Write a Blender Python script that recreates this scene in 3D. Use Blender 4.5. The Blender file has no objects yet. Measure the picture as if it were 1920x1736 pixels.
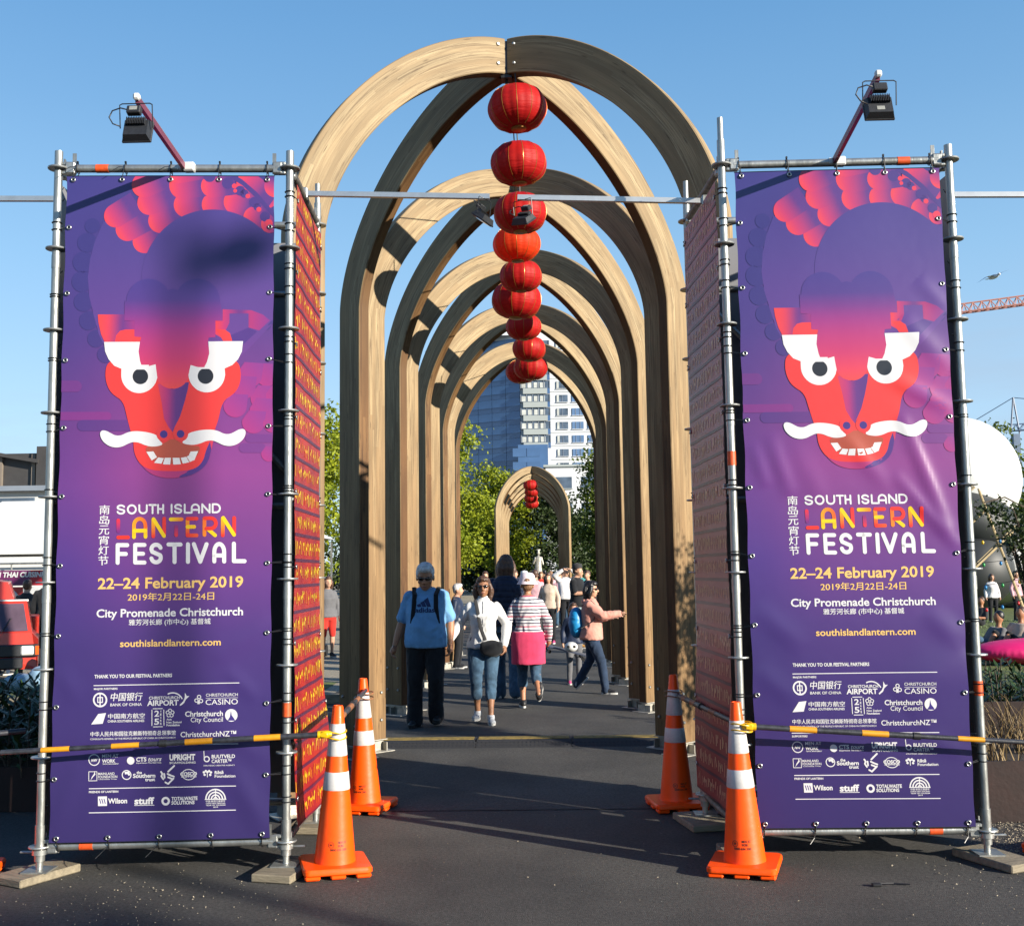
import bpy, bmesh, math, random
import numpy as np
from mathutils import Vector, Matrix, noise
random.seed(7)
PI = math.pi
R = math.radians
scene = bpy.context.scene
COL = scene.collection

# ------------------------------------------------------------------ camera
cam_d = bpy.data.cameras.new('camera')
cam = bpy.data.objects.new('camera', cam_d)
COL.objects.link(cam)
cam_d.sensor_width = 36.0
cam_d.lens = 36.0 * 2036.86 / 1920.0
cam_d.clip_start = 0.05
cam_d.clip_end = 3000.0
cam.location = (0.1974, 0.0, 1.7041)
_pitch, _roll, _yaw = 0.0994, -0.0147, 0.0223
_fwd = Matrix.Rotation(_yaw, 3, 'Z') @ Matrix.Rotation(_pitch, 3, 'X')
_base = Matrix(((1, 0, 0), (0, 0, -1), (0, 1, 0)))          # camera looking along +Y
cam.rotation_euler = (_fwd @ _base @ Matrix.Rotation(_roll, 3, 'Z')).to_euler()
scene.camera = cam

# ------------------------------------------------------------------ sky and sun
SUN = Vector((1.50, -1.0, 0.56)).normalized()
world = bpy.data.worlds.new('World')
scene.world = world
world.use_nodes = True
wn = world.node_tree
wn.nodes.clear()
w_out = wn.nodes.new('ShaderNodeOutputWorld')
w_bg = wn.nodes.new('ShaderNodeBackground')
w_sky = wn.nodes.new('ShaderNodeTexSky')
w_sky.sky_type = 'NISHITA'
w_sky.sun_disc = False
w_sky.sun_elevation = math.asin(SUN.z)
w_sky.sun_rotation = math.atan2(SUN.x, SUN.y)
w_sky.altitude = 10
w_sky.air_density = 1.0
w_sky.dust_density = 0.0
w_sky.ozone_density = 4.0
SKY_STRENGTH, EXPOSURE = 0.10, 1.15
w_bg.inputs['Strength'].default_value = SKY_STRENGTH
# thin cloud low in the sky
w_tc = wn.nodes.new('ShaderNodeTexCoord')
w_map = wn.nodes.new('ShaderNodeMapping')
w_map.inputs['Scale'].default_value = (1.6, 1.6, 9.0)
w_map.inputs['Location'].default_value = (0.35, 0.1, 0.3)
w_no = wn.nodes.new('ShaderNodeTexNoise')
w_no.inputs['Scale'].default_value = 1.6
w_no.inputs['Detail'].default_value = 7
w_no.inputs['Roughness'].default_value = 0.55
w_rp = wn.nodes.new('ShaderNodeMapRange')
w_rp.inputs['From Min'].default_value = 0.50
w_rp.inputs['From Max'].default_value = 0.72
w_rp.inputs['To Max'].default_value = 0.55
w_sep = wn.nodes.new('ShaderNodeSeparateXYZ')
w_el = wn.nodes.new('ShaderNodeMapRange')
w_el.inputs['From Min'].default_value = 0.27
w_el.inputs['From Max'].default_value = 0.12
w_mul = wn.nodes.new('ShaderNodeMath'); w_mul.operation = 'MULTIPLY'
w_mix = wn.nodes.new('ShaderNodeMix'); w_mix.data_type = 'RGBA'
w_mix.inputs['B'].default_value = (*[v / (SKY_STRENGTH * 2 ** EXPOSURE) for v in (0.47, 0.55, 0.68)], 1)
L = wn.links.new
L(w_tc.outputs['Generated'], w_map.inputs['Vector'])
L(w_map.outputs['Vector'], w_no.inputs['Vector'])
L(w_no.outputs['Fac'], w_rp.inputs['Value'])
L(w_tc.outputs['Generated'], w_sep.inputs['Vector'])
L(w_sep.outputs['Z'], w_el.inputs['Value'])
L(w_rp.outputs['Result'], w_mul.inputs[0]); L(w_el.outputs['Result'], w_mul.inputs[1])
L(w_mul.outputs[0], w_mix.inputs['Factor'])
# clear air: blend the sky texture with an even blue gradient by elevation (same all the way round)
w_cr = wn.nodes.new('ShaderNodeValToRGB')
_st = [(0.0, (203, 226, 246)), (0.13, (187, 222, 250)), (0.27, (157, 205, 243)), (0.39, (128, 182, 229)), (0.465, (112, 170, 222)), (0.75, (60, 112, 180)), (1.0, (40, 86, 152))]
_el = w_cr.color_ramp.elements
while len(_el) < len(_st): _el.new(0.5)
for _e, (_p, _c) in zip(_el, _st):
    _e.position = _p
    _e.color = (*[((x / 255 + 0.055) / 1.055) ** 2.4 for x in _c], 1)
w_sc = wn.nodes.new('ShaderNodeVectorMath'); w_sc.operation = 'SCALE'
w_sc.inputs['Scale'].default_value = 1.0 / (SKY_STRENGTH * 2 ** EXPOSURE)
w_m2 = wn.nodes.new('ShaderNodeMix'); w_m2.data_type = 'RGBA'
w_m2.inputs['Factor'].default_value = 0.78
L(w_sep.outputs['Z'], w_cr.inputs[0]); L(w_cr.outputs['Color'], w_sc.inputs[0])
L(w_sky.outputs['Color'], w_m2.inputs['A']); L(w_sc.outputs[0], w_m2.inputs['B'])
L(w_m2.outputs['Result'], w_mix.inputs['A'])
L(w_mix.outputs['Result'], w_bg.inputs['Color'])
L(w_bg.outputs['Background'], w_out.inputs['Surface'])

sun_d = bpy.data.lights.new('sun', 'SUN')
sun_d.energy = 5.0
sun_d.angle = R(0.53)
sun_d.color = (1.0, 0.92, 0.79)
sun = bpy.data.objects.new('sun', sun_d)
COL.objects.link(sun)
sun.rotation_euler = SUN.to_track_quat('Z', 'Y').to_euler()

scene.view_settings.view_transform = 'Standard'
scene.view_settings.look = 'None'
scene.view_settings.exposure = EXPOSURE
scene.view_settings.gamma = 1.0
scene.render.engine = 'CYCLES'
scene.cycles.max_bounces = 6
scene.cycles.diffuse_bounces = 3
scene.cycles.glossy_bounces = 3
scene.cycles.transmission_bounces = 4
scene.cycles.caustics_reflective = False
scene.cycles.caustics_refractive = False
scene.cycles.use_denoising = True

# ------------------------------------------------------------------ helpers
def lin(c):
    return tuple((x / 12.92 if x <= 0.04045 else ((x + 0.055) / 1.055) ** 2.4) for x in c)

ALB = 0.62      # picture colour to surface colour under this sun and exposure
def rgb(r, g, b):
    return tuple(c * ALB for c in lin((r / 255.0, g / 255.0, b / 255.0)))

class Nodes:
    def __init__(s, name):
        s.m = bpy.data.materials.new(name)
        s.m.use_nodes = True
        s.t = s.m.node_tree
        s.t.nodes.clear()
        s.o = s.t.nodes.new('ShaderNodeOutputMaterial')
        s.b = s.t.nodes.new('ShaderNodeBsdfPrincipled')
        s.t.links.new(s.b.outputs[0], s.o.inputs[0])
    def n(s, kind, **kw):
        x = s.t.nodes.new('ShaderNode' + kind)
        for k, v in kw.items():
            if k in x.inputs:
                x.inputs[k].default_value = v
            else:
                setattr(x, k, v)
        return x
    def l(s, a, b):
        s.t.links.new(a, b)
    def setb(s, **kw):
        for k, v in kw.items():
            s.b.inputs[k.replace('_', ' ')].default_value = v

def pbr(name, col, rough=0.6, metal=0.0, var=0.12, scale=8.0, bump=0.0, bscale=60.0, detail=5.0, spec=0.5, col2=None, coat=0.0, coords='Object', stretch=(1, 1, 1), subsurf=0.0, sheen=0.0):
    """principled material with noise-driven colour variation and relief"""
    k = Nodes(name)
    tc = k.n('TexCoord'); mp = k.n('Mapping'); mp.inputs['Scale'].default_value = stretch
    k.l(tc.outputs[coords], mp.inputs[0])
    no = k.n('TexNoise', Scale=scale, Detail=detail, Roughness=0.6)
    k.l(mp.outputs[0], no.inputs['Vector'])
    mr = k.n('MapRange'); mr.inputs['From Min'].default_value = 0.3; mr.inputs['From Max'].default_value = 0.7
    k.l(no.outputs['Fac'], mr.inputs['Value'])
    mx = k.n('Mix', data_type='RGBA')
    col = tuple(c * .68 for c in col)
    c1 = tuple(max(0, c * (1 - var)) for c in col); c2 = col2 if col2 else tuple(c * (1 + var) for c in col)
    mx.inputs['A'].default_value = (*c1, 1); mx.inputs['B'].default_value = (*c2, 1)
    k.l(mr.outputs[0], mx.inputs['Factor']); k.l(mx.outputs['Result'], k.b.inputs['Base Color'])
    k.setb(Roughness=rough, Metallic=metal, Specular_IOR_Level=spec, Coat_Weight=coat)
    if sheen: k.setb(Sheen_Weight=sheen)
    if bump:
        n2 = k.n('TexNoise', Scale=bscale, Detail=4.0)
        k.l(mp.outputs[0], n2.inputs['Vector'])
        bp = k.n('Bump', Strength=bump, Distance=0.01)
        k.l(n2.outputs['Fac'], bp.inputs['Height']); k.l(bp.outputs[0], k.b.inputs['Normal'])
    return k.m

class MB:
    """collects shapes into one mesh"""
    def __init__(s):
        s.v = []; s.f = []; s.mi = []; s.uv = []
    def add(s, vs, fs, mi=0, uvs=None):
        o = len(s.v)
        s.v.extend([tuple(p) for p in vs])
        for i, f in enumerate(fs):
            s.f.append([o + j for j in f]); s.mi.append(mi)
            s.uv.append(uvs[i] if uvs else None)
        return s
    def box(s, c, size, rz=0.0, mi=0, M=None, bev=0.0):
        x, y, z = (size[0] / 2, size[1] / 2, size[2] / 2)
        if bev > 0:
            b = min(bev, x * .9, y * .9, z * .9)
            P = []
            for sx in (-1, 1):
                for sy in (-1, 1):
                    for sz in (-1, 1):
                        P.append(((x - b) * sx, (y - b) * sy, z * sz)); P.append(((x - b) * sx, y * sy, (z - b) * sz)); P.append((x * sx, (y - b) * sy, (z - b) * sz))
            bm = bmesh.new()
            vv = [bm.verts.new(p) for p in P]
            r = bmesh.ops.convex_hull(bm, input=vv)
            bmesh.ops.dissolve_limit(bm, angle_limit=0.02, verts=bm.verts[:], edges=bm.edges[:])
            bm.verts.index_update()
            vs = [v.co.copy() for v in bm.verts]; fs = [[v.index for v in f.verts] for f in bm.faces]
            bm.free()
        else:
            vs = [Vector((sx * x, sy * y, sz * z)) for sx in (-1, 1) for sy in (-1, 1) for sz in (-1, 1)]
            fs = [(0, 1, 3, 2), (4, 6, 7, 5), (0, 4, 5, 1), (2, 3, 7, 6), (0, 2, 6, 4), (1, 5, 7, 3)]
        if M is None:
            M = Matrix.Translation(c) @ Matrix.Rotation(rz, 4, 'Z')
        else:
            M = Matrix.Translation(c) @ M.to_4x4()
        return s.add([M @ Vector(p) for p in vs], fs, mi)
    def tube(s, pts, r, n=10, mi=0, cap=True, squash=None, closed=False):
        """swept tube along a polyline; r a number or one per point"""
        pts = [Vector(p) for p in pts]
        rs = [r] * len(pts) if isinstance(r, (int, float)) else list(r)
        N = len(pts)
        t0 = (pts[1] - pts[0]).normalized()
        up = Vector((0, 0, 1)) if abs(t0.z) < 0.9 else Vector((0, 1, 0))
        a = t0.cross(up).normalized()
        o = len(s.v); vs = []; fs = []
        for i in range(N):
            if closed: t = (pts[(i + 1) % N] - pts[i - 1]).normalized()
            elif i == 0: t = t0
            elif i == N - 1: t = (pts[i] - pts[i - 1]).normalized()
            else: t = ((pts[i + 1] - pts[i]).normalized() + (pts[i] - pts[i - 1]).normalized()).normalized()
            a = (a - t * a.dot(t)).normalized(); b = t.cross(a)
            for k in range(n):
                an = 2 * PI * k / n
                ca, sa = math.cos(an) * rs[i], math.sin(an) * rs[i]
                if squash: ca *= squash[0]; sa *= squash[1]
                vs.append(pts[i] + a * ca + b * sa)
        M = N if closed else N - 1
        for i in range(M):
            j = (i + 1) % N
            for k in range(n):
                fs.append((i * n + k, i * n + (k + 1) % n, j * n + (k + 1) % n, j * n + k))
        if cap and not closed:
            fs.append(tuple(reversed(range(n)))); fs.append(tuple(range((N - 1) * n, N * n)))
        return s.add(vs, fs, mi)
    def lathe(s, prof, c=(0, 0, 0), n=24, mi=0, M=None, lobes=None):
        """prof: list of (r, z) from bottom to top"""
        vs = []; fs = []
        for (r, z) in prof:
            for k in range(n):
                an = 2 * PI * k / n
                rr = r * (lobes(an) if lobes else 1.0)
                vs.append(Vector((rr * math.cos(an), rr * math.sin(an), z)))
        for i in range(len(prof) - 1):
            for k in range(n):
                fs.append((i * n + k, i * n + (k + 1) % n, (i + 1) * n + (k + 1) % n, (i + 1) * n + k))
        if prof[0][0] > 1e-5: fs.append(tuple(reversed(range(n))))
        if prof[-1][0] > 1e-5: fs.append(tuple(range((len(prof) - 1) * n, len(prof) * n)))
        T = Matrix.Translation(c) @ (M.to_4x4() if M is not None else Matrix.Identity(4))
        return s.add([T @ v for v in vs], fs, mi)
    def prism(s, poly, y0, y1, mi=0, M=None):
        """polygon in XZ extruded along Y"""
        n = len(poly)
        vs = [Vector((p[0], y0, p[1])) for p in poly] + [Vector((p[0], y1, p[1])) for p in poly]
        fs = [tuple(range(n)), tuple(reversed(range(n, 2 * n)))] + [(i, i + n, (i + 1) % n + n, (i + 1) % n) for i in range(n)]
        if M is not None: vs = [M @ v for v in vs]
        return s.add(vs, fs, mi)
    def ball(s, c, r, n=14, m=8, mi=0, M=None):
        if isinstance(r, (int, float)): r = (r, r, r)
        vs = [Vector((0, 0, -r[2]))]; fs = []
        for i in range(1, m):
            ph = -PI / 2 + PI * i / m
            for k in range(n):
                a = 2 * PI * k / n
                vs.append(Vector((r[0] * math.cos(ph) * math.cos(a), r[1] * math.cos(ph) * math.sin(a), r[2] * math.sin(ph))))
        vs.append(Vector((0, 0, r[2]))); top = len(vs) - 1
        for k in range(n): fs.append((0, 1 + (k + 1) % n, 1 + k))
        for i in range(m - 2):
            for k in range(n):
                a0 = 1 + i * n
                fs.append((a0 + k, a0 + (k + 1) % n, a0 + n + (k + 1) % n, a0 + n + k))
        a0 = 1 + (m - 2) * n
        for k in range(n): fs.append((a0 + k, a0 + (k + 1) % n, top))
        T = Matrix.Translation(c) @ (M.to_4x4() if M is not None else Matrix.Identity(4))
        return s.add([T @ v for v in vs], fs, mi)
    def mesh(s, name, mats, smooth=False, angle=None):
        me = bpy.data.meshes.new(name)
        me.from_pydata(s.v, [], s.f)
        if not isinstance(mats, (list, tuple)): mats = [mats]
        for m in mats: me.materials.append(m)
        if len(mats) > 1: me.polygons.foreach_set('material_index', s.mi)
        if any(u is not None for u in s.uv):
            ul = me.uv_layers.new(name='UVMap')
            flat = []
            for f, u in zip(s.f, s.uv):
                flat.extend([c for q in (u or [(0, 0)] * len(f)) for c in q])
            ul.data.foreach_set('uv', flat)
        bm = bmesh.new(); bm.from_mesh(me)
        bmesh.ops.recalc_face_normals(bm, faces=bm.faces[:])
        bm.to_mesh(me); bm.free()
        if smooth:
            me.polygons.foreach_set('use_smooth', [True] * len(me.polygons))
            if angle: me.set_sharp_from_angle(angle=angle)
        me.update()
        return me
    def build(s, name, mats, parent=None, smooth=False, angle=R(35), loc=None):
        return link(name, s.mesh(name, mats, smooth, angle), parent, loc)

def link(name, data, parent=None, loc=None, rot=None):
    o = bpy.data.objects.new(name, data)
    COL.objects.link(o)
    if parent is not None: o.parent = parent
    if loc is not None: o.location = loc
    if rot is not None: o.rotation_euler = rot
    return o

def tag(o, label=None, cat=None, group=None, kind=None):
    if label: o['label'] = label
    if cat: o['category'] = cat
    if group: o['group'] = group
    if kind: o['kind'] = kind
    return o

def thing(name, label, cat, loc=(0, 0, 0), rz=0.0, group=None):
    o = link(name, None, None, loc, (0, 0, rz))
    o.empty_display_size = 0.1
    return tag(o, label, cat, group)

KIDS = {}
def children_of(o):
    return [c for c in COL.objects if c.parent is o]

def copy_tree(o, parent=None, kids=None):
    if kids is None:
        kids = {}
        for c in list(COL.objects):
            if c.parent is not None: kids.setdefault(c.parent.name, []).append(c)
    n = o.copy()
    COL.objects.link(n)
    n.parent = parent
    for ch in kids.get(o.name, []):
        copy_tree(ch, n, kids)
    return n

# ------------------------------------------------------------------ materials
M = {}
def wood_mat(name, base, light, dark, lam=8.0, streak=1.0):
    """glued laminated timber: UV x runs along the beam in metres, y across it in metres"""
    k = Nodes(name)
    uv = k.n('UVMap')
    sep = k.n('SeparateXYZ'); k.l(uv.outputs[0], sep.inputs[0])
    mu = k.n('Math', operation='MULTIPLY'); mu.inputs[1].default_value = lam / 0.31
    k.l(sep.outputs[1], mu.inputs[0])
    fl = k.n('Math', operation='FLOOR'); k.l(mu.outputs[0], fl.inputs[0])
    fr = k.n('Math', operation='FRACT'); k.l(mu.outputs[0], fr.inputs[0])
    # board segment index along the beam
    wn1 = k.n('TexWhiteNoise', noise_dimensions='1D'); k.l(fl.outputs[0], wn1.inputs['W'])
    ma = k.n('Math', operation='MULTIPLY_ADD'); ma.inputs[1].default_value = 0.7
    k.l(sep.outputs[0], ma.inputs[0]); 
    m5 = k.n('Math', operation='MULTIPLY'); m5.inputs[1].default_value = 9.0
    k.l(wn1.outputs['Value'], m5.inputs[0]); k.l(m5.outputs[0], ma.inputs[2])
    fl2 = k.n('Math', operation='FLOOR'); k.l(ma.outputs[0], fl2.inputs[0])
    cmb = k.n('CombineXYZ'); k.l(fl.outputs[0], cmb.inputs[0]); k.l(fl2.outputs[0], cmb.inputs[1])
    oi = k.n('ObjectInfo'); k.l(oi.outputs['Random'], cmb.inputs[2])
    wn2 = k.n('TexWhiteNoise', noise_dimensions='3D'); k.l(cmb.outputs[0], wn2.inputs['Vector'])
    # grain
    mp = k.n('Mapping'); mp.inputs['Scale'].default_value = (1.6, 75, 1)
    k.l(uv.outputs[0], mp.inputs[0])
    ad = k.n('VectorMath', operation='ADD'); k.l(mp.outputs[0], ad.inputs[0])
    sc = k.n('VectorMath', operation='SCALE'); sc.inputs['Scale'].default_value = 13.0
    k.l(wn2.outputs['Color'], sc.inputs[0]); k.l(sc.outputs[0], ad.inputs[1])
    gr = k.n('TexNoise', Scale=1.0, Detail=6.0, Roughness=0.72, Distortion=0.8); k.l(ad.outputs[0], gr.inputs['Vector'])
    # broad weather staining
    mp2 = k.n('Mapping'); mp2.inputs['Scale'].default_value = (0.8, 9, 1); k.l(uv.outputs[0], mp2.inputs[0])
    st = k.n('TexNoise', Scale=1.3, Detail=5.0); k.l(mp2.outputs[0], st.inputs['Vector'])
    # knots
    mp3 = k.n('Mapping'); mp3.inputs['Scale'].default_value = (2.2, 11, 1); k.l(uv.outputs[0], mp3.inputs[0])
    vo = k.n('TexVoronoi', Scale=1.0); k.l(mp3.outputs[0], vo.inputs['Vector'])
    kn = k.n('MapRange'); kn.inputs['From Min'].default_value = 0.0; kn.inputs['From Max'].default_value = 0.10; kn.inputs['To Min'].default_value = 0.25
    k.l(vo.outputs['Distance'], kn.inputs['Value'])
    m1 = k.n('Mix', data_type='RGBA'); m1.inputs['A'].default_value = (*dark, 1); m1.inputs['B'].default_value = (*light, 1)
    gm = k.n('MapRange'); gm.inputs['From Min'].default_value = 0.36; gm.inputs['From Max'].default_value = 0.56
    k.l(gr.outputs['Fac'], gm.inputs['Value']); k.l(gm.outputs[0], m1.inputs['Factor'])
    m2 = k.n('Mix', data_type='RGBA'); m2.inputs['B'].default_value = (*base, 1)
    k.l(m1.outputs['Result'], m2.inputs['A']); k.l(wn2.outputs['Value'], m2.inputs['Factor'])
    m3 = k.n('Mix', data_type='RGBA', blend_type='MULTIPLY'); m3.inputs['Factor'].default_value = 1.0
    sm = k.n('MapRange'); sm.inputs['From Min'].default_value = 0.35; sm.inputs['From Max'].default_value = 0.65; sm.inputs['To Min'].default_value = 0.74; sm.inputs['To Max'].default_value = 1.08
    k.l(st.outputs['Fac'], sm.inputs['Value'])
    k.l(m2.outputs['Result'], m3.inputs['A']); k.l(sm.outputs[0], m3.inputs['B'])
    # glue line and knots
    gl = k.n('MapRange'); gl.inputs['From Min'].default_value = 0.0; gl.inputs['From Max'].default_value = 0.07; gl.inputs['To Min'].default_value = 0.6
    k.l(fr.outputs[0], gl.inputs['Value'])
    m4 = k.n('Mix', data_type='RGBA', blend_type='MULTIPLY'); m4.inputs['Factor'].default_value = 1.0
    k.l(m3.outputs['Result'], m4.inputs['A']); k.l(gl.outputs[0], m4.inputs['B'])
    m6 = k.n('Mix', data_type='RGBA'); m6.inputs['A'].default_value = (dark[0] * .4, dark[1] * .35, dark[2] * .3, 1)
    k.l(kn.outputs[0], m6.inputs['Factor']); k.l(m4.outputs['Result'], m6.inputs['B'])
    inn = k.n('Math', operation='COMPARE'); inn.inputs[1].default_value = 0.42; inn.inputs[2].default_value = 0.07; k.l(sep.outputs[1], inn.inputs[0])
    m7 = k.n('Mix', data_type='RGBA', blend_type='MULTIPLY'); m7.inputs['B'].default_value = (0.48, 0.35, 0.25, 1)  # inner curve of the rib: shade and warm bounce painted into the timber colour
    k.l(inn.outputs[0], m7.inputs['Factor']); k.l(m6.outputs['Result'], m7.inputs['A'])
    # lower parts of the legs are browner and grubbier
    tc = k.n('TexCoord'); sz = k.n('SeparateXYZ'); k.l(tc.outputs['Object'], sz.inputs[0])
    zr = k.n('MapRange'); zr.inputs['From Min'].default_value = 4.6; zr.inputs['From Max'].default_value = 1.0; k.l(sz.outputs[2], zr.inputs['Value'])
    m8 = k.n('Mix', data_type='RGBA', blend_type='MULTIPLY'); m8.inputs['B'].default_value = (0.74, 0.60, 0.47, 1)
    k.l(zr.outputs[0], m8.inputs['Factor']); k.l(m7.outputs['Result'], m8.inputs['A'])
    # dark finger joints and resin dashes
    mpj = k.n('Mapping'); mpj.inputs['Scale'].default_value = (5.0, 55, 1); k.l(uv.outputs[0], mpj.inputs[0])
    vj = k.n('TexVoronoi', Scale=1.0); k.l(mpj.outputs[0], vj.inputs['Vector'])
    sj = k.n('SeparateColor'); k.l(vj.outputs['Color'], sj.inputs[0])
    gj = k.n('Math', operation='GREATER_THAN'); gj.inputs[1].default_value = .90; k.l(sj.outputs[0], gj.inputs[0])
    dj = k.n('MapRange'); dj.inputs['From Min'].default_value = .28; dj.inputs['From Max'].default_value = .12; dj.inputs['To Max'].default_value = .75; k.l(vj.outputs['Distance'], dj.inputs['Value'])
    mj = k.n('Math', operation='MULTIPLY'); k.l(gj.outputs[0], mj.inputs[0]); k.l(dj.outputs[0], mj.inputs[1])
    m9 = k.n('Mix', data_type='RGBA'); m9.inputs['B'].default_value = (dark[0] * .55, dark[1] * .5, dark[2] * .45, 1)
    k.l(mj.outputs[0], m9.inputs['Factor']); k.l(m8.outputs['Result'], m9.inputs['A'])
    k.l(m9.outputs['Result'], k.b.inputs['Base Color'])
    k.setb(Roughness=0.68, Specular_IOR_Level=0.3)
    bp = k.n('Bump', Strength=0.35, Distance=0.004); k.l(gr.outputs['Fac'], bp.inputs['Height']); k.l(bp.outputs[0], k.b.inputs['Normal'])
    return k.m

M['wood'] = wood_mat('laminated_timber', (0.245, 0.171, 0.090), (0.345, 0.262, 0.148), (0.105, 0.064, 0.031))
M['galv'] = pbr('galvanised_steel', (0.47, 0.48, 0.46), 0.42, 0.75, 0.32, 9, 0.25, 40, stretch=(1, 1, .35))
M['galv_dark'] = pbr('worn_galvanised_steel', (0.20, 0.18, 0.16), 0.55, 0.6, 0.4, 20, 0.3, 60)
M['alu'] = pbr('aluminium_bar', (0.72, 0.72, 0.71), 0.35, 0.8, 0.08, 15)
M['bar_red'] = pbr('mauve_protected_bar', (0.23, 0.045, 0.085), 0.4, 0.2, 0.15, 10)
M['black'] = pbr('black_plastic', (0.018, 0.018, 0.02), 0.45, 0, 0.3, 30)
M['housing'] = pbr('dark_grey_housing', (0.035, 0.037, 0.042), 0.5, 0.3, 0.2, 30, 0.1, 100)
M['sticker'] = pbr('silver_label', (0.45, 0.45, 0.4), 0.4, 0.3, 0.2, 60)
M['glass_dark'] = pbr('lamp_glass', (0.10, 0.10, 0.10), 0.1, 0.0, 0.1, 10)
M['tape'] = pbr('orange_tape', (0.80, 0.10, 0.015), 0.5, 0, 0.25, 40)
M['board'] = pbr('weathered_board', (0.30, 0.25, 0.17), 0.8, 0, 0.30, 6, 0.5, 30, stretch=(1, 6, 6))
M['zip'] = pbr('black_nylon', (0.012, 0.012, 0.014), 0.4, 0, 0.1, 10)
M['eyelet'] = pbr('nickel_eyelet', (0.6, 0.6, 0.58), 0.3, 0.9, 0.1, 10)
M['orange'] = pbr('orange_cone_rubber', (1.35, 0.115, 0.0), 0.42, 0, 0.08, 6, 0.12, 25, coat=0.06, spec=.35)
M['refl'] = pbr('reflective_white_band', (0.74, 0.72, 0.70), 0.4, 0.0, 0.08, 60)
M['yellow'] = pbr('yellow_sleeve', (0.80, 0.34, 0.010), 0.45, 0, 0.12, 25)
M['yellowcap'] = pbr('bright_yellow_cap', (0.85, 0.50, 0.0), 0.4, 0, 0.08, 20)
M['blackpole'] = pbr('scuffed_black_tube', (0.035, 0.037, 0.045), 0.42, 0, 0.5, 30, 0.1, 90)
M['steel_plate'] = pbr('painted_black_steel', (0.03, 0.035, 0.045), 0.5, 0.3, 0.1, 10)
M['shoe'] = pbr('galvanised_shoe', (0.55, 0.52, 0.45), 0.5, 0.5, 0.25, 20, 0.2, 60)
M['darkprint'] = pbr('dark_print', (0.10, 0.02, 0.008), 0.5)
M['white'] = pbr('white_paint', (0.78, 0.78, 0.76), 0.5, 0, 0.04, 6)
# ------------------------------------------------------------------ ground
def ground_sheet(name, x0, x1, y0, y1, z, mat, nx=1, ny=1, wob=0.0, kind='structure'):
    mb = MB(); vs = []; fs = []
    for j in range(ny + 1):
        for i in range(nx + 1):
            x = x0 + (x1 - x0) * i / nx; y = y0 + (y1 - y0) * j / ny
            if wob and (i in (0, nx)): x += wob * noise.noise(Vector((x * .3, y * .45, 3.1)))
            vs.append((x, y, z))
    for j in range(ny):
        for i in range(nx):
            a = j * (nx + 1) + i
            fs.append((a, a + 1, a + nx + 2, a + nx + 1))
    mb.add(vs, fs)
    o = mb.build(name, mat)
    o['kind'] = kind
    return o

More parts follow.
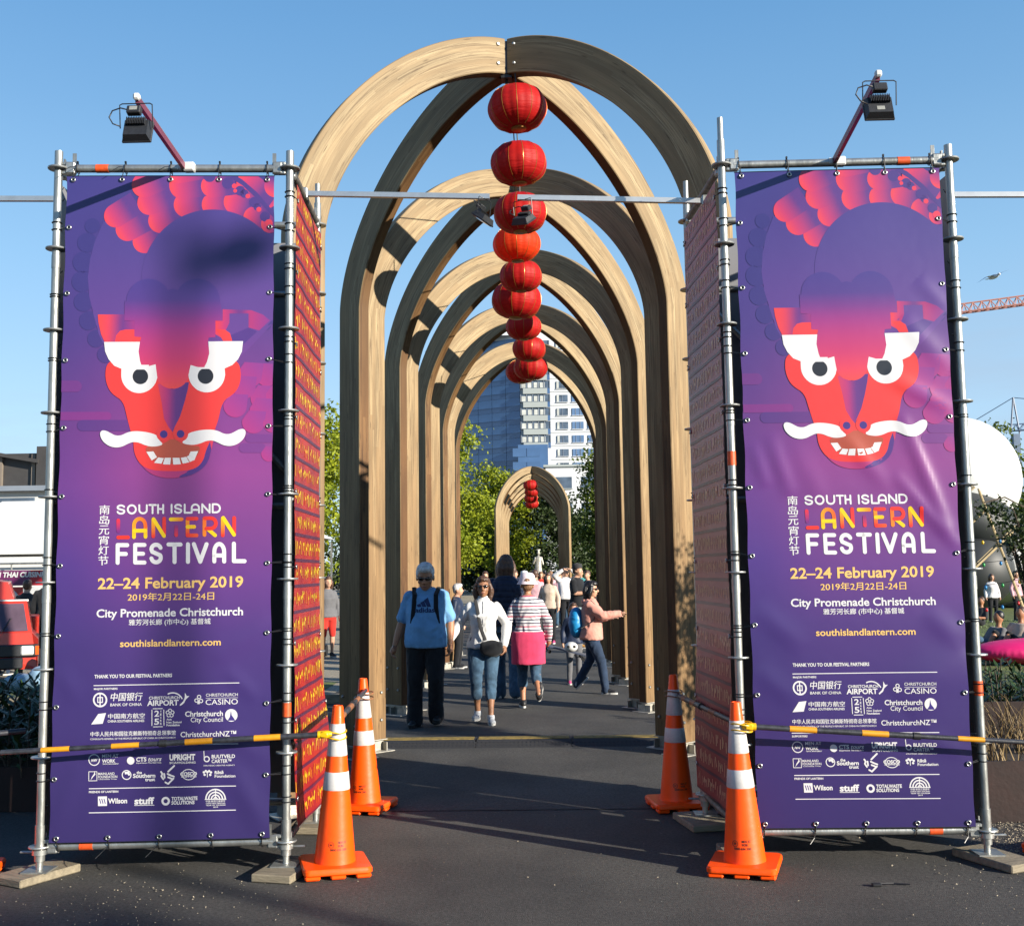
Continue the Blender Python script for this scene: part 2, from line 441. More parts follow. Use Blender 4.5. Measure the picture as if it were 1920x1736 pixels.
def asphalt_mat():
    k = Nodes('asphalt')
    tc = k.n('TexCoord')
    n1 = k.n('TexNoise', Scale=0.9, Detail=6.0, Roughness=0.6); k.l(tc.outputs['Object'], n1.inputs['Vector'])
    n2 = k.n('TexNoise', Scale=160.0, Detail=3.0); k.l(tc.outputs['Object'], n2.inputs['Vector'])
    n3 = k.n('TexNoise', Scale=7.0, Detail=6.0, Roughness=0.7); k.l(tc.outputs['Object'], n3.inputs['Vector'])
    cr = k.n('ValToRGB'); cr.color_ramp.elements[0].position = 0.35; cr.color_ramp.elements[1].position = 0.68
    cr.color_ramp.elements[0].color = (0.039, 0.0375, 0.0355, 1); cr.color_ramp.elements[1].color = (0.072, 0.068, 0.061, 1)
    k.l(n1.outputs['Fac'], cr.inputs[0])
    mx = k.n('Mix', data_type='RGBA', blend_type='MULTIPLY'); mx.inputs['Factor'].default_value = 1
    mr = k.n('MapRange'); mr.inputs['From Min'].default_value = 0.3; mr.inputs['From Max'].default_value = 0.7; mr.inputs['To Min'].default_value = 0.55; mr.inputs['To Max'].default_value = 1.4
    k.l(n2.outputs['Fac'], mr.inputs['Value']); k.l(cr.outputs[0], mx.inputs['A']); k.l(mr.outputs[0], mx.inputs['B'])
    n5 = k.n('TexNoise', Scale=48.0, Detail=2.0); k.l(tc.outputs['Object'], n5.inputs['Vector'])
    m5_ = k.n('MapRange'); m5_.inputs['From Min'].default_value = .32; m5_.inputs['From Max'].default_value = .68; m5_.inputs['To Min'].default_value = .72; m5_.inputs['To Max'].default_value = 1.3; k.l(n5.outputs['Fac'], m5_.inputs['Value'])
    mx5 = k.n('Mix', data_type='RGBA', blend_type='MULTIPLY'); mx5.inputs['Factor'].default_value = 1; k.l(mx.outputs['Result'], mx5.inputs['A']); k.l(m5_.outputs[0], mx5.inputs['B'])
    mx = mx5
    # pale dusty scuffs
    mr2 = k.n('MapRange'); mr2.inputs['From Min'].default_value = 0.60; mr2.inputs['From Max'].default_value = 0.80; mr2.inputs['To Max'].default_value = 0.35
    k.l(n3.outputs['Fac'], mr2.inputs['Value'])
    m2 = k.n('Mix', data_type='RGBA'); m2.inputs['B'].default_value = (0.10, 0.09, 0.072, 1)
    k.l(mx.outputs['Result'], m2.inputs['A']); k.l(mr2.outputs[0], m2.inputs['Factor'])
    # tiny pale chips
    vo = k.n('TexVoronoi', Scale=26.0); k.l(tc.outputs['Object'], vo.inputs['Vector'])
    m4 = k.n('MapRange'); m4.inputs['From Min'].default_value = 0.10; m4.inputs['From Max'].default_value = 0.05
    k.l(vo.outputs['Distance'], m4.inputs['Value'])
    wn_ = k.n('SeparateColor'); k.l(vo.outputs['Color'], wn_.inputs[0])
    g = k.n('Math', operation='GREATER_THAN'); g.inputs[1].default_value = 0.975; k.l(wn_.outputs[0], g.inputs[0])
    mm = k.n('Math', operation='MULTIPLY'); k.l(g.outputs[0], mm.inputs[0]); k.l(m4.outputs[0], mm.inputs[1])
    m3 = k.n('Mix', data_type='RGBA'); m3.inputs['B'].default_value = (0.34, 0.31, 0.26, 1)
    k.l(m2.outputs['Result'], m3.inputs['A']); k.l(mm.outputs[0], m3.inputs['Factor'])
    k.l(m3.outputs['Result'], k.b.inputs['Base Color'])
    k.setb(Roughness=0.85, Specular_IOR_Level=0.35)
    bp = k.n('Bump', Strength=0.6, Distance=0.006); k.l(n2.outputs['Fac'], bp.inputs['Height']); k.l(bp.outputs[0], k.b.inputs['Normal'])
    return k.m
M['asphalt'] = asphalt_mat()
M['gravel'] = pbr('pale_gravel', (0.42, 0.36, 0.26), 0.9, 0, 0.35, 40, 0.8, 120, detail=8)
M['soil'] = pbr('bark_mulch', (0.045, 0.03, 0.02), 0.95, 0, 0.5, 40, 0.9, 90)
M['grass_ground'] = pbr('lawn', (0.085, 0.125, 0.022), 0.9, 0, 0.4, 3, 0.8, 80, detail=10, col2=(0.14, 0.17, 0.035))
M['earth'] = pbr('far_ground', (0.12, 0.11, 0.07), 0.95, 0, 0.3, 0.05)

ground_sheet('ground', -900, 900, -60, 1400, -0.012, M['earth'])
ground_sheet('lawn', 2.3, 90, 8.6, 120, -0.004, M['grass_ground'], 1, 40, 0.3)
ground_sheet('gravel_ground', -60, -1.9, 8.2, 150, -0.004, M['gravel'], 1, 60, 0.35)
ground_sheet('path', -2.75, 3.0, 8.0, 150, 0.004, M['asphalt'], 2, 60, 0.10)
ground_sheet('pavement', -40, 40, -40, 8.1, 0.0, M['asphalt'], 1, 30, 0.0)

# ------------------------------------------------------------------ timber arches
HALF_W, ARCH_H, SPRING, EXPO, DEPTH, THICK = 1.653, 6.221, 4.227, 1.708, 0.309, 0.118
def rib_mesh(xs, yb, zdrop=0.0, HALF_W=HALF_W):
    """one curved half-rib from the apex at the origin down to a foot at (xs*HALF_W, yb)"""
    S = math.hypot(HALF_W, yb)
    dx, dy = xs * HALF_W / S, yb / S                 # plan direction
    nx, ny = -dy, dx                                 # plan normal
    n = 46
    sz = []
    th0 = math.asin((0.05 / S) ** (EXPO / 2))
    for i in range(n + 1):
        th = th0 + (PI / 2 - th0) * (i / n)
        sz.append((S * math.sin(th) ** (2 / EXPO), SPRING + (ARCH_H - zdrop - SPRING) * max(0, math.cos(th)) ** (2 / EXPO)))
    for z in (3.6, 2.9, 2.2, 1.5, 0.8, 0.12): sz.append((S, z))
    mb = MB(); vs = []; uvr = []; arc = 0.0
    b = 0.007
    for i, (s_, z_) in enumerate(sz):
        p0 = sz[max(0, i - 1)]; p1 = sz[min(len(sz) - 1, i + 1)]
        t = Vector((p1[0] - p0[0], p1[1] - p0[1])).normalized()
        nn = Vector((t.y, -t.x))                      # inward
        if nn.x > 0 and t.y == 0: nn = -nn
        if i == 0: nn = Vector((0, -1))
        if i: arc += math.hypot(sz[i][0] - sz[i - 1][0], sz[i][1] - sz[i - 1][1])
        sec = [(0, b), (b, 0), (DEPTH - b, 0), (DEPTH, b), (DEPTH, THICK - b), (DEPTH - b, THICK), (b, THICK), (0, THICK - b)]
        for (dd, tt) in sec:
            q = Vector((s_, z_)) + nn * dd
            o = tt - THICK / 2
            vs.append((q.x * dx + nx * o, q.x * dy + ny * o, q.y))
        uvr.append(arc)
    fs = []; uvs = []
    per = [0, .01, .30, .31, .31 + .1, .31 + .11, .31 + .11 + .29, .72, .72 + .1]
    vco = [(0, b, 0), ]
    for i in range(len(sz) - 1):
        for k in range(8):
            k2 = (k + 1) % 8
            fs.append((i * 8 + k, i * 8 + k2, (i + 1) * 8 + k2, (i + 1) * 8 + k))
            if k in (0, 1, 2): va, vb_ = sec[k][0], sec[k2][0]; off = 0
            elif k in (4, 5, 6): va, vb_ = sec[k][0], sec[k2][0]; off = 0
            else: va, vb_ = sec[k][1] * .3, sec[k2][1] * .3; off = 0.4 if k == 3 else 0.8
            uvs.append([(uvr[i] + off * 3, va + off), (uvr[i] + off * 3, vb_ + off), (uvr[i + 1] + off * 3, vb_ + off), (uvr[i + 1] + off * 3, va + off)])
    fs.append(tuple(range(8))); uvs.append([(0, 0)] * 8)
    fs.append(tuple(reversed(range((len(sz) - 1) * 8, len(sz) * 8)))); uvs.append([(0, 0)] * 8)
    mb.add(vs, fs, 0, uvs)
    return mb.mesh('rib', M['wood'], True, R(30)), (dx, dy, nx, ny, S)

bolt_me = MB().lathe([(0.016, 0), (0.016, 0.006), (0.011, 0.013), (0.0, 0.014)], n=8).mesh('bolt', M['galv'], True, R(40))
def make_arch(name, label, loc, yf, yr, group, detail=True, wf=1.56):
    a = thing(name, label, 'timber arch', loc, 0, group)
    for xs in (-1, 1):
        for yb in (-yf, yr):
            me, (dx, dy, nx, ny, S) = rib_mesh(xs, yb, 0.0 if yb < 0 else 0.004, wf if yb < 0 else 1.66)
            r = link('rib', me, a)
            s = MB()
            ang = math.atan2(dy, dx)
            c = Vector((dx, dy, 0)) * (S - DEPTH / 2)
            Mz = Matrix.Rotation(ang, 3, 'Z')
            s.box(c + Vector((0, 0, 0.006)), (0.42, 0.26, 0.012), M=Mz, bev=0.003)
            s.box(c + Vector((0, 0, 0.066)), (DEPTH - .02, 0.05, 0.108), M=Mz)
            s.box(c + Vector((0, 0, 0.115)), (DEPTH + .01, THICK + .03, 0.008), M=Mz)
            for q in (-.15, 0, .15):
                s.box(c + Vector((dx, dy, 0)) * q * .9 + Vector((0, 0, 0.05)), (0.008, 0.2, 0.08), M=Mz)
            s.build('shoe', M['shoe'], r)
            if detail:
                side = -1 if (nx * 0 + ny * 1) > 0 else 1      # the face seen from the front
                nv = Vector((nx, ny, 0)) * side
                Mb = nv.to_track_quat('Z', 'Y').to_matrix()
                spots = [(S - .06, .30), (S - .06, .56), (S - .25, .30), (S - .25, .56)]
                if yb < 0: spots += [(0.12, ARCH_H - .07), (0.12, ARCH_H - .24)]
                for (s_, z_) in spots:
                    b = link('bolt', bolt_me, r, Vector((dx * s_, dy * s_, z_)) + nv * THICK / 2)
                    b.rotation_euler = Mb.to_euler()
    p = MB(); p.box((0, 0, ARCH_H - .165), (0.05, 0.14, 0.29), bev=0.004)
    p.build('apex_plate', M['steel_plate'], a)
    h = MB(); h.tube([(0, 0, ARCH_H - .31), (0, 0, ARCH_H - .40)], 0.012, 8); h.box((0, 0, ARCH_H - .325), (.09, .12, .03))
    h.build('hanging_bracket', M['black'], a)
    return a

Y1, LEN = 8.925, 3.0738
ARCHES = 'crossed timber arches over the near path'
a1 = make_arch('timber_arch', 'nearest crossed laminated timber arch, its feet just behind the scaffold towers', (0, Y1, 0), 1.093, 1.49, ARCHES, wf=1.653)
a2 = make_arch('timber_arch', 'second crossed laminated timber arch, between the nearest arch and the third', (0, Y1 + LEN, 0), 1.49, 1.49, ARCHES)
words = ['third crossed laminated timber arch along the path, standing behind the second', 'fourth crossed laminated timber arch along the path, just in front of the last near one',
         'fifth and last arch of the near row, with trees visible beyond it']
for i in range(3):
    c = copy_tree(a2); c.location.y = Y1 + (i + 2) * LEN; c['label'] = words[i]
FAR = 'small looking timber arches of the far row'
words = ['front arch of the far arch row, with a vine on its right rib', 'second arch of the far row, nested inside the front one', 'third arch of the far row, in the middle of the nest',
         'fourth arch of the far row, nearly hidden in the nest', 'innermost and last arch of the far row against dark trees']
for i in range(5):
    c = copy_tree(a2); c.location.y = Y1 + (12.35 + i) * LEN; c['label'] = words[i]; c['group'] = FAR

# ------------------------------------------------------------------ lanterns
def lantern_mats(name='red_lantern_silk', A=(0.27, 0.004, 0.008, 1), B=(0.50, 0.014, 0.009, 1), T=(0.62, 0.015, 0.008, 1), f=.24):
    k = Nodes(name)
    tc = k.n('TexCoord'); no = k.n('TexNoise', Scale=14.0, Detail=4.0); k.l(tc.outputs['Object'], no.inputs['Vector'])
    mx = k.n('Mix', data_type='RGBA'); mx.inputs['A'].default_value = A; mx.inputs['B'].default_value = B
    k.l(no.outputs['Fac'], mx.inputs['Factor']); k.l(mx.outputs['Result'], k.b.inputs['Base Color'])
    k.setb(Roughness=0.55, Specular_IOR_Level=0.22)
    tr = k.n('BsdfTranslucent'); tr.inputs['Color'].default_value = T
    ms = k.n('MixShader'); ms.inputs[0].default_value = f
    k.l(k.b.outputs[0], ms.inputs[1]); k.l(tr.outputs[0], ms.inputs[2]); k.l(ms.outputs[0], k.o.inputs[0])
    mpc = k.n('Mapping'); mpc.inputs['Scale'].default_value = (3, 3, 22); k.l(tc.outputs['Object'], mpc.inputs[0]); nc = k.n('TexNoise', Scale=1.6, Detail=3.0, Distortion=.8); k.l(mpc.outputs[0], nc.inputs['Vector'])
    bp = k.n('Bump', Strength=0.55, Distance=0.012); k.l(nc.outputs['Fac'], bp.inputs['Height']); k.l(bp.outputs[0], k.b.inputs['Normal']); k.l(bp.outputs[0], tr.inputs['Normal'])
    return k.m
M['silk'] = lantern_mats()
M['gold'] = pbr('gold_braid', (0.48, 0.20, 0.035), 0.35, 0.5, 0.2, 40)
def lantern_shape(W=0.25, H=0.172):
    prof = []
    n = 16
    for i in range(n + 1):
        a = -PI / 2 * 0.80 + PI * 0.80 * i / n
        prof.append((W * math.cos(a) ** 0.72, H * math.sin(a) / math.sin(PI / 2 * .8)))
    return prof
def make_lantern(name, label, loc, group, rot=0.0, scale=1.0):
    t = thing(name, label, 'lantern', loc, rot, group)
    prof = lantern_shape()
    lob = lambda an: 1.0 - 0.030 * (1 - abs(math.cos(an * 6)))
    MB().lathe(prof, n=96, lobes=lob).build('silk_body', M['silk'], t, True, R(60))
    for k in range(12):
        an = k * PI / 6
        pts = [(r * .998 * math.cos(an), r * .998 * math.sin(an), z) for r, z in prof]
        MB().tube(pts, 0.0028, 5).build('gold_rib', M['gold'], t, True)
    MB().lathe([(0.060, 0), (0.066, .004), (0.066, .016), (0.05, .022)], (0, 0, prof[-1][1] - .005), 20).build('top_cap', M['gold'], t, True)
    MB().lathe([(0.05, -.024), (0.064, -.018), (0.064, -.004), (0.060, 0)], (0, 0, prof[0][1] + .005), 20).build('bottom_cap', M['gold'], t, True)
    MB().tube([(0, 0, prof[-1][1] + .02), (0, 0, prof[-1][1] + .14)], 0.006, 6).build('hanging_wire', M['black'], t)
    t.scale = (scale,) * 3
    return t
LG = 'red lanterns hung along the near arches'
lan = [  # x, y, z, scale, label
 (0.090, 8.82, 5.585, 1.0, 'topmost red lantern, hung from the peak of the nearest arch'),
 (0.088, 9.30, 5.29, 1.0, 'red lantern second from the top of the line'),
 (0.087, 9.90, 5.04, 1.0, 'red lantern seen behind the two small floodlights'),
 (0.034, 11.07, 5.104, 1.0, 'orange-red lantern fourth from the top, glowing in the sun'),
 (0.056, 12.42, 5.134, 1.0, 'red lantern in front of a tilted lantern below the glowing one'),
 (-.01, 13.1, 5.02, 1.24, 'tilted red lantern half hidden behind another, under the glowing one'),
 (0.055, 14.98, 5.113, 1.0, 'small red lantern first below the tilted pair'),
 (0.121, 15.91, 4.99, 1.0, 'small red lantern second below the tilted pair'),
 (0.14, 16.6, 4.84, 1.06, 'small lowest red lantern in front of the glass tower'),
 (-.01, 17.2, 4.89, 1.02, 'small red lantern peeping out left of the lowest one'),
]
l0 = make_lantern('red_lantern', lan[0][4], lan[0][:3], LG)
for i, (x, y, z, s, lb) in enumerate(lan):
    c = l0 if i == 0 else copy_tree(l0)
    c.location = (x, y, z); c.scale = (s,) * 3; c.rotation_euler = (random.uniform(-.05, .05), random.uniform(-.07, .07), i * .7)
    c['label'] = lb
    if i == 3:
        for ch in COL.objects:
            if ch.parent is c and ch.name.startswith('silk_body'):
                ch.data = ch.data.copy(); ch.data.materials[0] = lantern_mats('sunglow_lantern_silk', (0.55, 0.03, 0.008, 1), (0.80, 0.07, 0.012, 1), (0.9, 0.06, 0.01, 1), .4)  # sun glow painted in as a brighter orange copy of the red silk
for i, nm in enumerate(['top red lantern of the far arch row', 'second red lantern from the top in the far arch row', 'third red lantern from the top in the far arch row', 'bottom red lantern of the far arch row']):
    c = copy_tree(l0)
    c.location = (-.06 + .03 * (i % 2), 46.6 + i * 1.6, 5.38 - i * .17); c.scale = (1.25,) * 3; c.rotation_euler = (0, 0.06 * (i - 1), i)
    c['label'] = nm; c['group'] = 'red lanterns in the far arch row'
wires = MB().tube([(0.03, Y1, 5.9), (0.06, 12, 5.55), (0.03, 15.1, 5.62), (0.06, 18, 5.58), (0.0, 21.3, 5.85)], 0.006, 6)
tag(wires.build('lantern_cable', M['black']), 'thin black cable the near lanterns hang from, strung under the arch peaks', 'cable')
# ------------------------------------------------------------------ scaffold towers
ROS_Z = [0.18 + 0.5 * k for k in range(9)]
ros_mb = MB()
ros_mb.lathe([(0.030, -0.005), (0.061, -0.005), (0.063, 0.0), (0.061, 0.005), (0.030, 0.005)], n=24)
rosette_me = ros_mb.mesh('rosette', M['galv'], True, R(35))
jack_mb = MB()
jack_mb.box((0, 0, 0.004 - .125), (0.15, 0.15, 0.008))
jack_mb.lathe([(0.019, -.12), (0.019, 0.02)], n=12)
jack_mb.lathe([(0.019, -.035), (0.042, -.035), (0.042, -.008), (0.019, -.008)], n=14)
jack_mb.tube([(-.11, 0, -.022), (.11, 0, -.022)], 0.011, 8, squash=(1, .6))
jack_me = jack_mb.mesh('base_jack', M['galv'], True, R(35))
wedge_mb = MB()     # ledger end: clamp head with its wedge pin, pointing along +X to the standard
wedge_mb.box((-.055, 0, 0), (0.06, 0.045, 0.075), bev=.008)
wedge_mb.box((-.075, 0, 0.03), (0.022, 0.008, 0.13))
wedge_mb.box((-.030, 0, 0.028), (0.05, .034, 0.022), bev=.005)
wedge_mb.box((-.030, 0, -0.028), (0.05, .034, 0.022), bev=.005)
wedge_me = wedge_mb.mesh('clamp_head', M['galv'], True, R(35))
tie_cache = {}

def tape(parent, p, axis, ln=0.075, r=0.0262):
    a = Vector(axis) * ln / 2
    return MB().tube([Vector(p) - a, Vector(p) + a], r, 14).build('orange_tape', M['tape'], parent, True, R(35))

def ledger(tower, p0, p1, tapes=(), dark=False):
    p0 = Vector(p0); p1 = Vector(p1); d = (p1 - p0).normalized()
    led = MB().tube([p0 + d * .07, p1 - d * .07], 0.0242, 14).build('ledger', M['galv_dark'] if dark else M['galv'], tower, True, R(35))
    for (p, dd) in ((p0, -d), (p1, d)):
        ang = math.atan2(dd.y, dd.x)
        w = link('clamp_head', wedge_me, led, p - dd * 0.0 + dd * 0.0, (0, 0, ang))
        w.location = p - dd * 0.02
    for f in tapes:
        tape(led, p0 + (p1 - p0) * f, d)
    return led

def make_tower(name, label, F, B, tops, tapes, side_dark):
    """F: front standards (outer-left x first), B: back standards; positions (x, y)"""
    t = thing(name, label, 'scaffold tower', (0, 0, 0), 0, 'scaffold towers beside the arches')
    pts = [F[0], F[1], B[0], B[1]]
    for i, (x, y) in enumerate(pts):
        top = tops[i]
        mb = MB()
        if top > 4.34:
            mb.lathe([(0.0242, 0.10), (0.0242, 4.34), (0.0185, 4.342), (0.0185, top)], n=18)
        else:
            mb.lathe([(0.0242, 0.10), (0.0242, top)], n=18)
        mb.lathe([(0.029, 0.10), (0.029, 0.30)], n=18)
        for zz in (1.68, 2.68, 3.68):
            mb.lathe([(0.0262, zz - 0.12), (0.0262, zz - 0.04)], n=18)
        s = mb.build('standard', M['galv'], t, True, R(35), loc=(x, y, 0))
        for z in ROS_Z: link('rosette', rosette_me, s, (0, 0, z))
        link('base_jack', jack_me, s, (0, 0, 0.172))
        for z in tapes.get(i, ()): tape(s, (0, 0, z), (0, 0, 1), 0.085)
    zt, zb = 4.18, 0.18
    T = lambda a, z: (a[0], a[1], z)
    ledger(t, T(F[0], zt), T(F[1], zt), tapes.get('top', ()))
    ledger(t, T(F[0], zb), T(F[1], zb), tapes.get('bottom', ()))
    for z in (zt, zb):
        ledger(t, T(B[0], z), T(B[1], z))
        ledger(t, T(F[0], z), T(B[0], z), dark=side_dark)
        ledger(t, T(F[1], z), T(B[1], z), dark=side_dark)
    for z in (2.18, 0.68):
        for (a, b) in ((F[0], B[0]), (F[1], B[1])):
            ledger(t, T(a, z), T(b, z))
    ledger(t, T(B[0], 3.68), T(B[1], 3.68)); ledger(t, T(B[0], 2.18), T(B[1], 2.18))
    br = MB(); br.tube([(B[0][0], B[0][1] - .04, 3.7), (B[1][0], B[1][1] - .04, 2.2)], 0.021, 10)
    br.build('brace', M['galv'], t, True)
    # short stub brackets that hold the fronts of the side ledgers
    return t
LF = [(-2.6766, 6.333), (-1.2812, 6.417)]; LB_ = [(-2.72, 7.42), (-1.3328, 7.509)]
RF = [(1.3735, 6.529), (2.7635, 6.524)]; RB_ = [(1.3059, 7.606), (2.70, 7.61)]
tl = make_tower('scaffold_tower', 'galvanised scaffold tower left of the walkway carrying the matt purple banner', LF, LB_, (4.288, 4.288, 4.28, 4.482),
                {0: (), 1: (0.92,), 3: (1.02,), 'top': (0.19,), 'bottom': (0.19,)}, True)
tr = make_tower('scaffold_tower', 'galvanised scaffold tower right of the walkway whose inner front pole sticks up higher', RF, RB_, (4.484, 4.274, 4.475, 4.28),
                {0: (2.36,), 1: (0.985,), 2: (1.02,), 'top': (0.80,), 'bottom': (0.79,)}, True)
def sole(label, x, y, rz, size=(0.24, 0.52, 0.045)):
    mb = MB(); mb.box((0, 0, 0.0225), size, bev=.006)
    o = mb.build('sole_board', M['board'], None); o.location = (x, y, 0.002); o.rotation_euler.z = rz
    return tag(o, label, 'timber board', 'sole boards under the scaffold feet')
sole('grey timber board under the outer front foot of the left scaffold tower, set askew', -2.70, 6.36, -0.50, (.25, .40, .045))
sole('grey timber board under the inner front foot of the left scaffold tower, beside a cone', -1.27, 6.40, -0.22, (.24, .42, .045))
sole('grey timber board under the inner back foot of the left tower behind the red banner', -1.33, 7.52, -.1, (.30, .42, .045))
sole('grey timber board under the outer front foot of the right tower, beside the gravel', 2.80, 6.50, 0.42, (.23, .44, .045))
sole('dark shaded board under the inner back foot of the right tower, by the rear cone', 1.27, 7.50, 0.2, (.28, .42, .045))
sole('shaded board under the inner front foot of the right tower, hidden behind the front cone', 1.38, 6.62, 0.05, (.24, .42, .045))
sole('board under the hidden outer back foot of the left tower', -2.74, 7.44, 0.0, (.24, .42, .045))
sole('board under the hidden outer back foot of the right tower', 2.71, 7.62, 0.0, (.24, .42, .045))

# ------------------------------------------------------------------ printed vinyl
def vinyl_mat(name, rough=0.30, coat=0.12, back=(0.17, 0.17, 0.18)):
    k = Nodes(name)
    at = k.n('Attribute', attribute_name='Col')
    geo = k.n('NewGeometry')
    mx = k.n('Mix', data_type='RGBA'); mx.inputs['B'].default_value = (*back, 1)
    k.l(at.outputs['Color'], mx.inputs['A']); k.l(geo.outputs['Backfacing'], mx.inputs['Factor'])
    k.l(mx.outputs['Result'], k.b.inputs['Base Color'])
    tc = k.n('TexCoord'); no = k.n('TexNoise', Scale=2.2, Detail=3.0); k.l(tc.outputs['Object'], no.inputs['Vector'])
    n2 = k.n('TexNoise', Scale=420.0, Detail=1.0); k.l(tc.outputs['Object'], n2.inputs['Vector'])
    bp = k.n('Bump', Strength=0.18, Distance=0.03); k.l(no.outputs['Fac'], bp.inputs['Height'])
    b2 = k.n('Bump', Strength=0.05, Distance=0.001); k.l(n2.outputs['Fac'], b2.inputs['Height']); k.l(bp.outputs[0], b2.inputs['Normal'])
    k.l(b2.outputs[0], k.b.inputs['Normal'])
    k.setb(Roughness=rough, Specular_IOR_Level=0.5, Coat_Weight=coat, Coat_Roughness=0.25)
    return k.m
M['vinyl'] = vinyl_mat('printed_vinyl', 0.42, 0.08)
M['vinyl_gloss'] = vinyl_mat('glossy_printed_vinyl', 0.30, 0.25)

# banner drawing space: u in 0..1 from left to right, v in 0..1 from top to bottom
BW, BH = 1.25, 3.915
def hom(src, dst):
    A = []; b = []
    for (x, y), (u, v) in zip(src, dst):
        A.append([x, y, 1, 0, 0, 0, -u * x, -u * y]); b.append(u)
        A.append([0, 0, 0, x, y, 1, -v * x, -v * y]); b.append(v)
    h = np.linalg.solve(np.array(A, float), np.array(b, float))
    return lambda x, y: ((h[0] * x + h[1] * y + h[2]) / (h[6] * x + h[7] * y + 1), (h[3] * x + h[4] * y + h[5]) / (h[6] * x + h[7] * y + 1))
_hb = hom([(124, 338), (516, 340), (507, 1562), (96, 1577)], [(0, 0), (1, 0), (1, 1), (0, 1)])
def sp(scale, ox, oy):
    def f(x, y):
        u, v = _hb(ox + x / scale, oy + y / scale)
        return (u * BW, (1 - v) * BH)
    return f
SA = sp(2.8, 80, 300); SB = sp(3.5556, 80, 900); SC = sp(3.5556, 80, 1240)

def lerp(a, b, t): return tuple(x + (y - x) * t for x, y in zip(a, b))
def ramp(stops, t):
    if t <= stops[0][0]: return stops[0][1]
    for (a, ca), (b, cb) in zip(stops, stops[1:]):
        if t <= b: return lerp(ca, cb, (t - a) / (b - a))
    return stops[-1][1]
BG = [(0.0, rgb(72, 62, 140)), (0.12, rgb(84, 66, 142)), (0.25, rgb(104, 66, 146)), (0.36, rgb(134, 64, 146)), (0.46, rgb(152, 68, 150)),
      (0.54, rgb(132, 66, 146)), (0.62, rgb(112, 62, 146)), (0.70, rgb(86, 57, 134)), (0.80, rgb(70, 52, 124)), (1.0, rgb(60, 47, 110))]
BGL = [(0.0, rgb(68, 62, 140)), (0.25, rgb(82, 60, 140)), (0.40, rgb(110, 58, 140)), (0.48, rgb(116, 62, 148)), (0.60, rgb(88, 58, 146)), (0.72, rgb(70, 52, 126)), (1.0, rgb(60, 47, 110))]
def bgcol(x, z):
    return tuple(c * .88 for c in _bgcol(x, z))
def _bgcol(x, z):
    v = 1 - z / BH
    t = min(1, max(0, x / BW / 0.42))
    t = t * t * (3 - 2 * t)
    return lerp(ramp(BGL, v), ramp(BG, v), t)

from mathutils.geometry import tessellate_polygon
def chaikin(P, n=2):
    for _ in range(n):
        Q = []
        for a, b in zip(P, P[1:] + P[:1]):
            Q += [(a[0] * .75 + b[0] * .25, a[1] * .75 + b[1] * .25), (a[0] * .25 + b[0] * .75, a[1] * .25 + b[1] * .75)]
        P = Q
    return P
class Art:
    """flat print: coloured shapes stacked in layers, later cut on a grid so they follow the sheet"""
    def __init__(s):
        s.items = []            # (list of polygons/triangles, level, colour function)
    def poly(s, pts, col, lv, S=SA):
        P = [S(*p) for p in pts]
        s.items.append(([P], lv, col)); return s
    def raw(s, polys, col, lv):
        s.items.append((polys, lv, col)); return s
    def circle(s, x, y, r, col, lv, S=SA, a0=0, a1=360, n=48, ry=None):
        ry = ry or r
        pts = [(x + r * math.cos(R(a0 + (a1 - a0) * i / n)), y + ry * math.sin(R(a0 + (a1 - a0) * i / n))) for i in range(n + (0 if a1 - a0 == 360 else 1))]
        return s.poly(pts, col, lv, S)
    def ring(s, x, y, r, w, col, lv, S=SA, n=40, a0=0, a1=360, ry=None):
        ry = ry or r
        P = []
        for i in range(n):
            A = R(a0 + (a1 - a0) * i / n); B = R(a0 + (a1 - a0) * (i + 1) / n)
            q = [(x + r * math.cos(A), y + ry * math.sin(A)), (x + r * math.cos(B), y + ry * math.sin(B)), (x + (r - w) * math.cos(B), y + (ry - w) * math.sin(B)), (x + (r - w) * math.cos(A), y + (ry - w) * math.sin(A))]
            P.append([S(*p) for p in q])
        s.items.append((P, lv, col)); return s
    def stroke(s, pts, w, col, lv, S=SA, n=10):
        """round-ended stroke along a polyline"""
        P = []
        r = w / 2
        for (a, b) in zip(pts, pts[1:]):
            d = math.hypot(b[0] - a[0], b[1] - a[1]) or 1e-6
            t = math.atan2(b[1] - a[1], b[0] - a[0])
            q = [(b[0] + r * math.cos(t - PI / 2 + PI * i / n), b[1] + r * math.sin(t - PI / 2 + PI * i / n)) for i in range(n + 1)]
            q += [(a[0] + r * math.cos(t + PI / 2 + PI * i / n), a[1] + r * math.sin(t + PI / 2 + PI * i / n)) for i in range(n + 1)]
            P.append([S(*p) for p in q])
        for i, p in enumerate(P): s.items.append(([p], lv + i * 0.12, col))
        return s
    def text(s, txt, x0, x1, yb0, yb1, cap, col, lv, S=SB, bold=0.0, shear=0.0):
        """txt set between baseline ends (x0,yb0)-(x1,yb1) in crop pixels with capital height cap"""
        cjk = any(ord(c) >= 0x2E80 for c in txt)
        polys, w, h = text_polys(txt, 0.0 if cjk else bold, shear)
        if not polys: return s
        p0 = Vector(S(x0, yb0)); p1 = Vector(S(x1, yb1))
        hv = abs(S(x0, yb0)[1] - S(x0, yb0 - cap)[1])
        zc = (p0.y + p1.y) / 2
        out = []
        for pl in polys:
            out.append([(p0.x + (p1.x - p0.x) * (q[0] / w), zc + q[1] / h * hv) for q in pl])
        s.items.append((out, lv, col))
        if cjk:     # a second strike thickens the strokes
            e = hv * .035
            s.items.append(([[(q[0] + e, q[1] + e * .3) for q in pl] for pl in out], lv + .3, col))
        return s

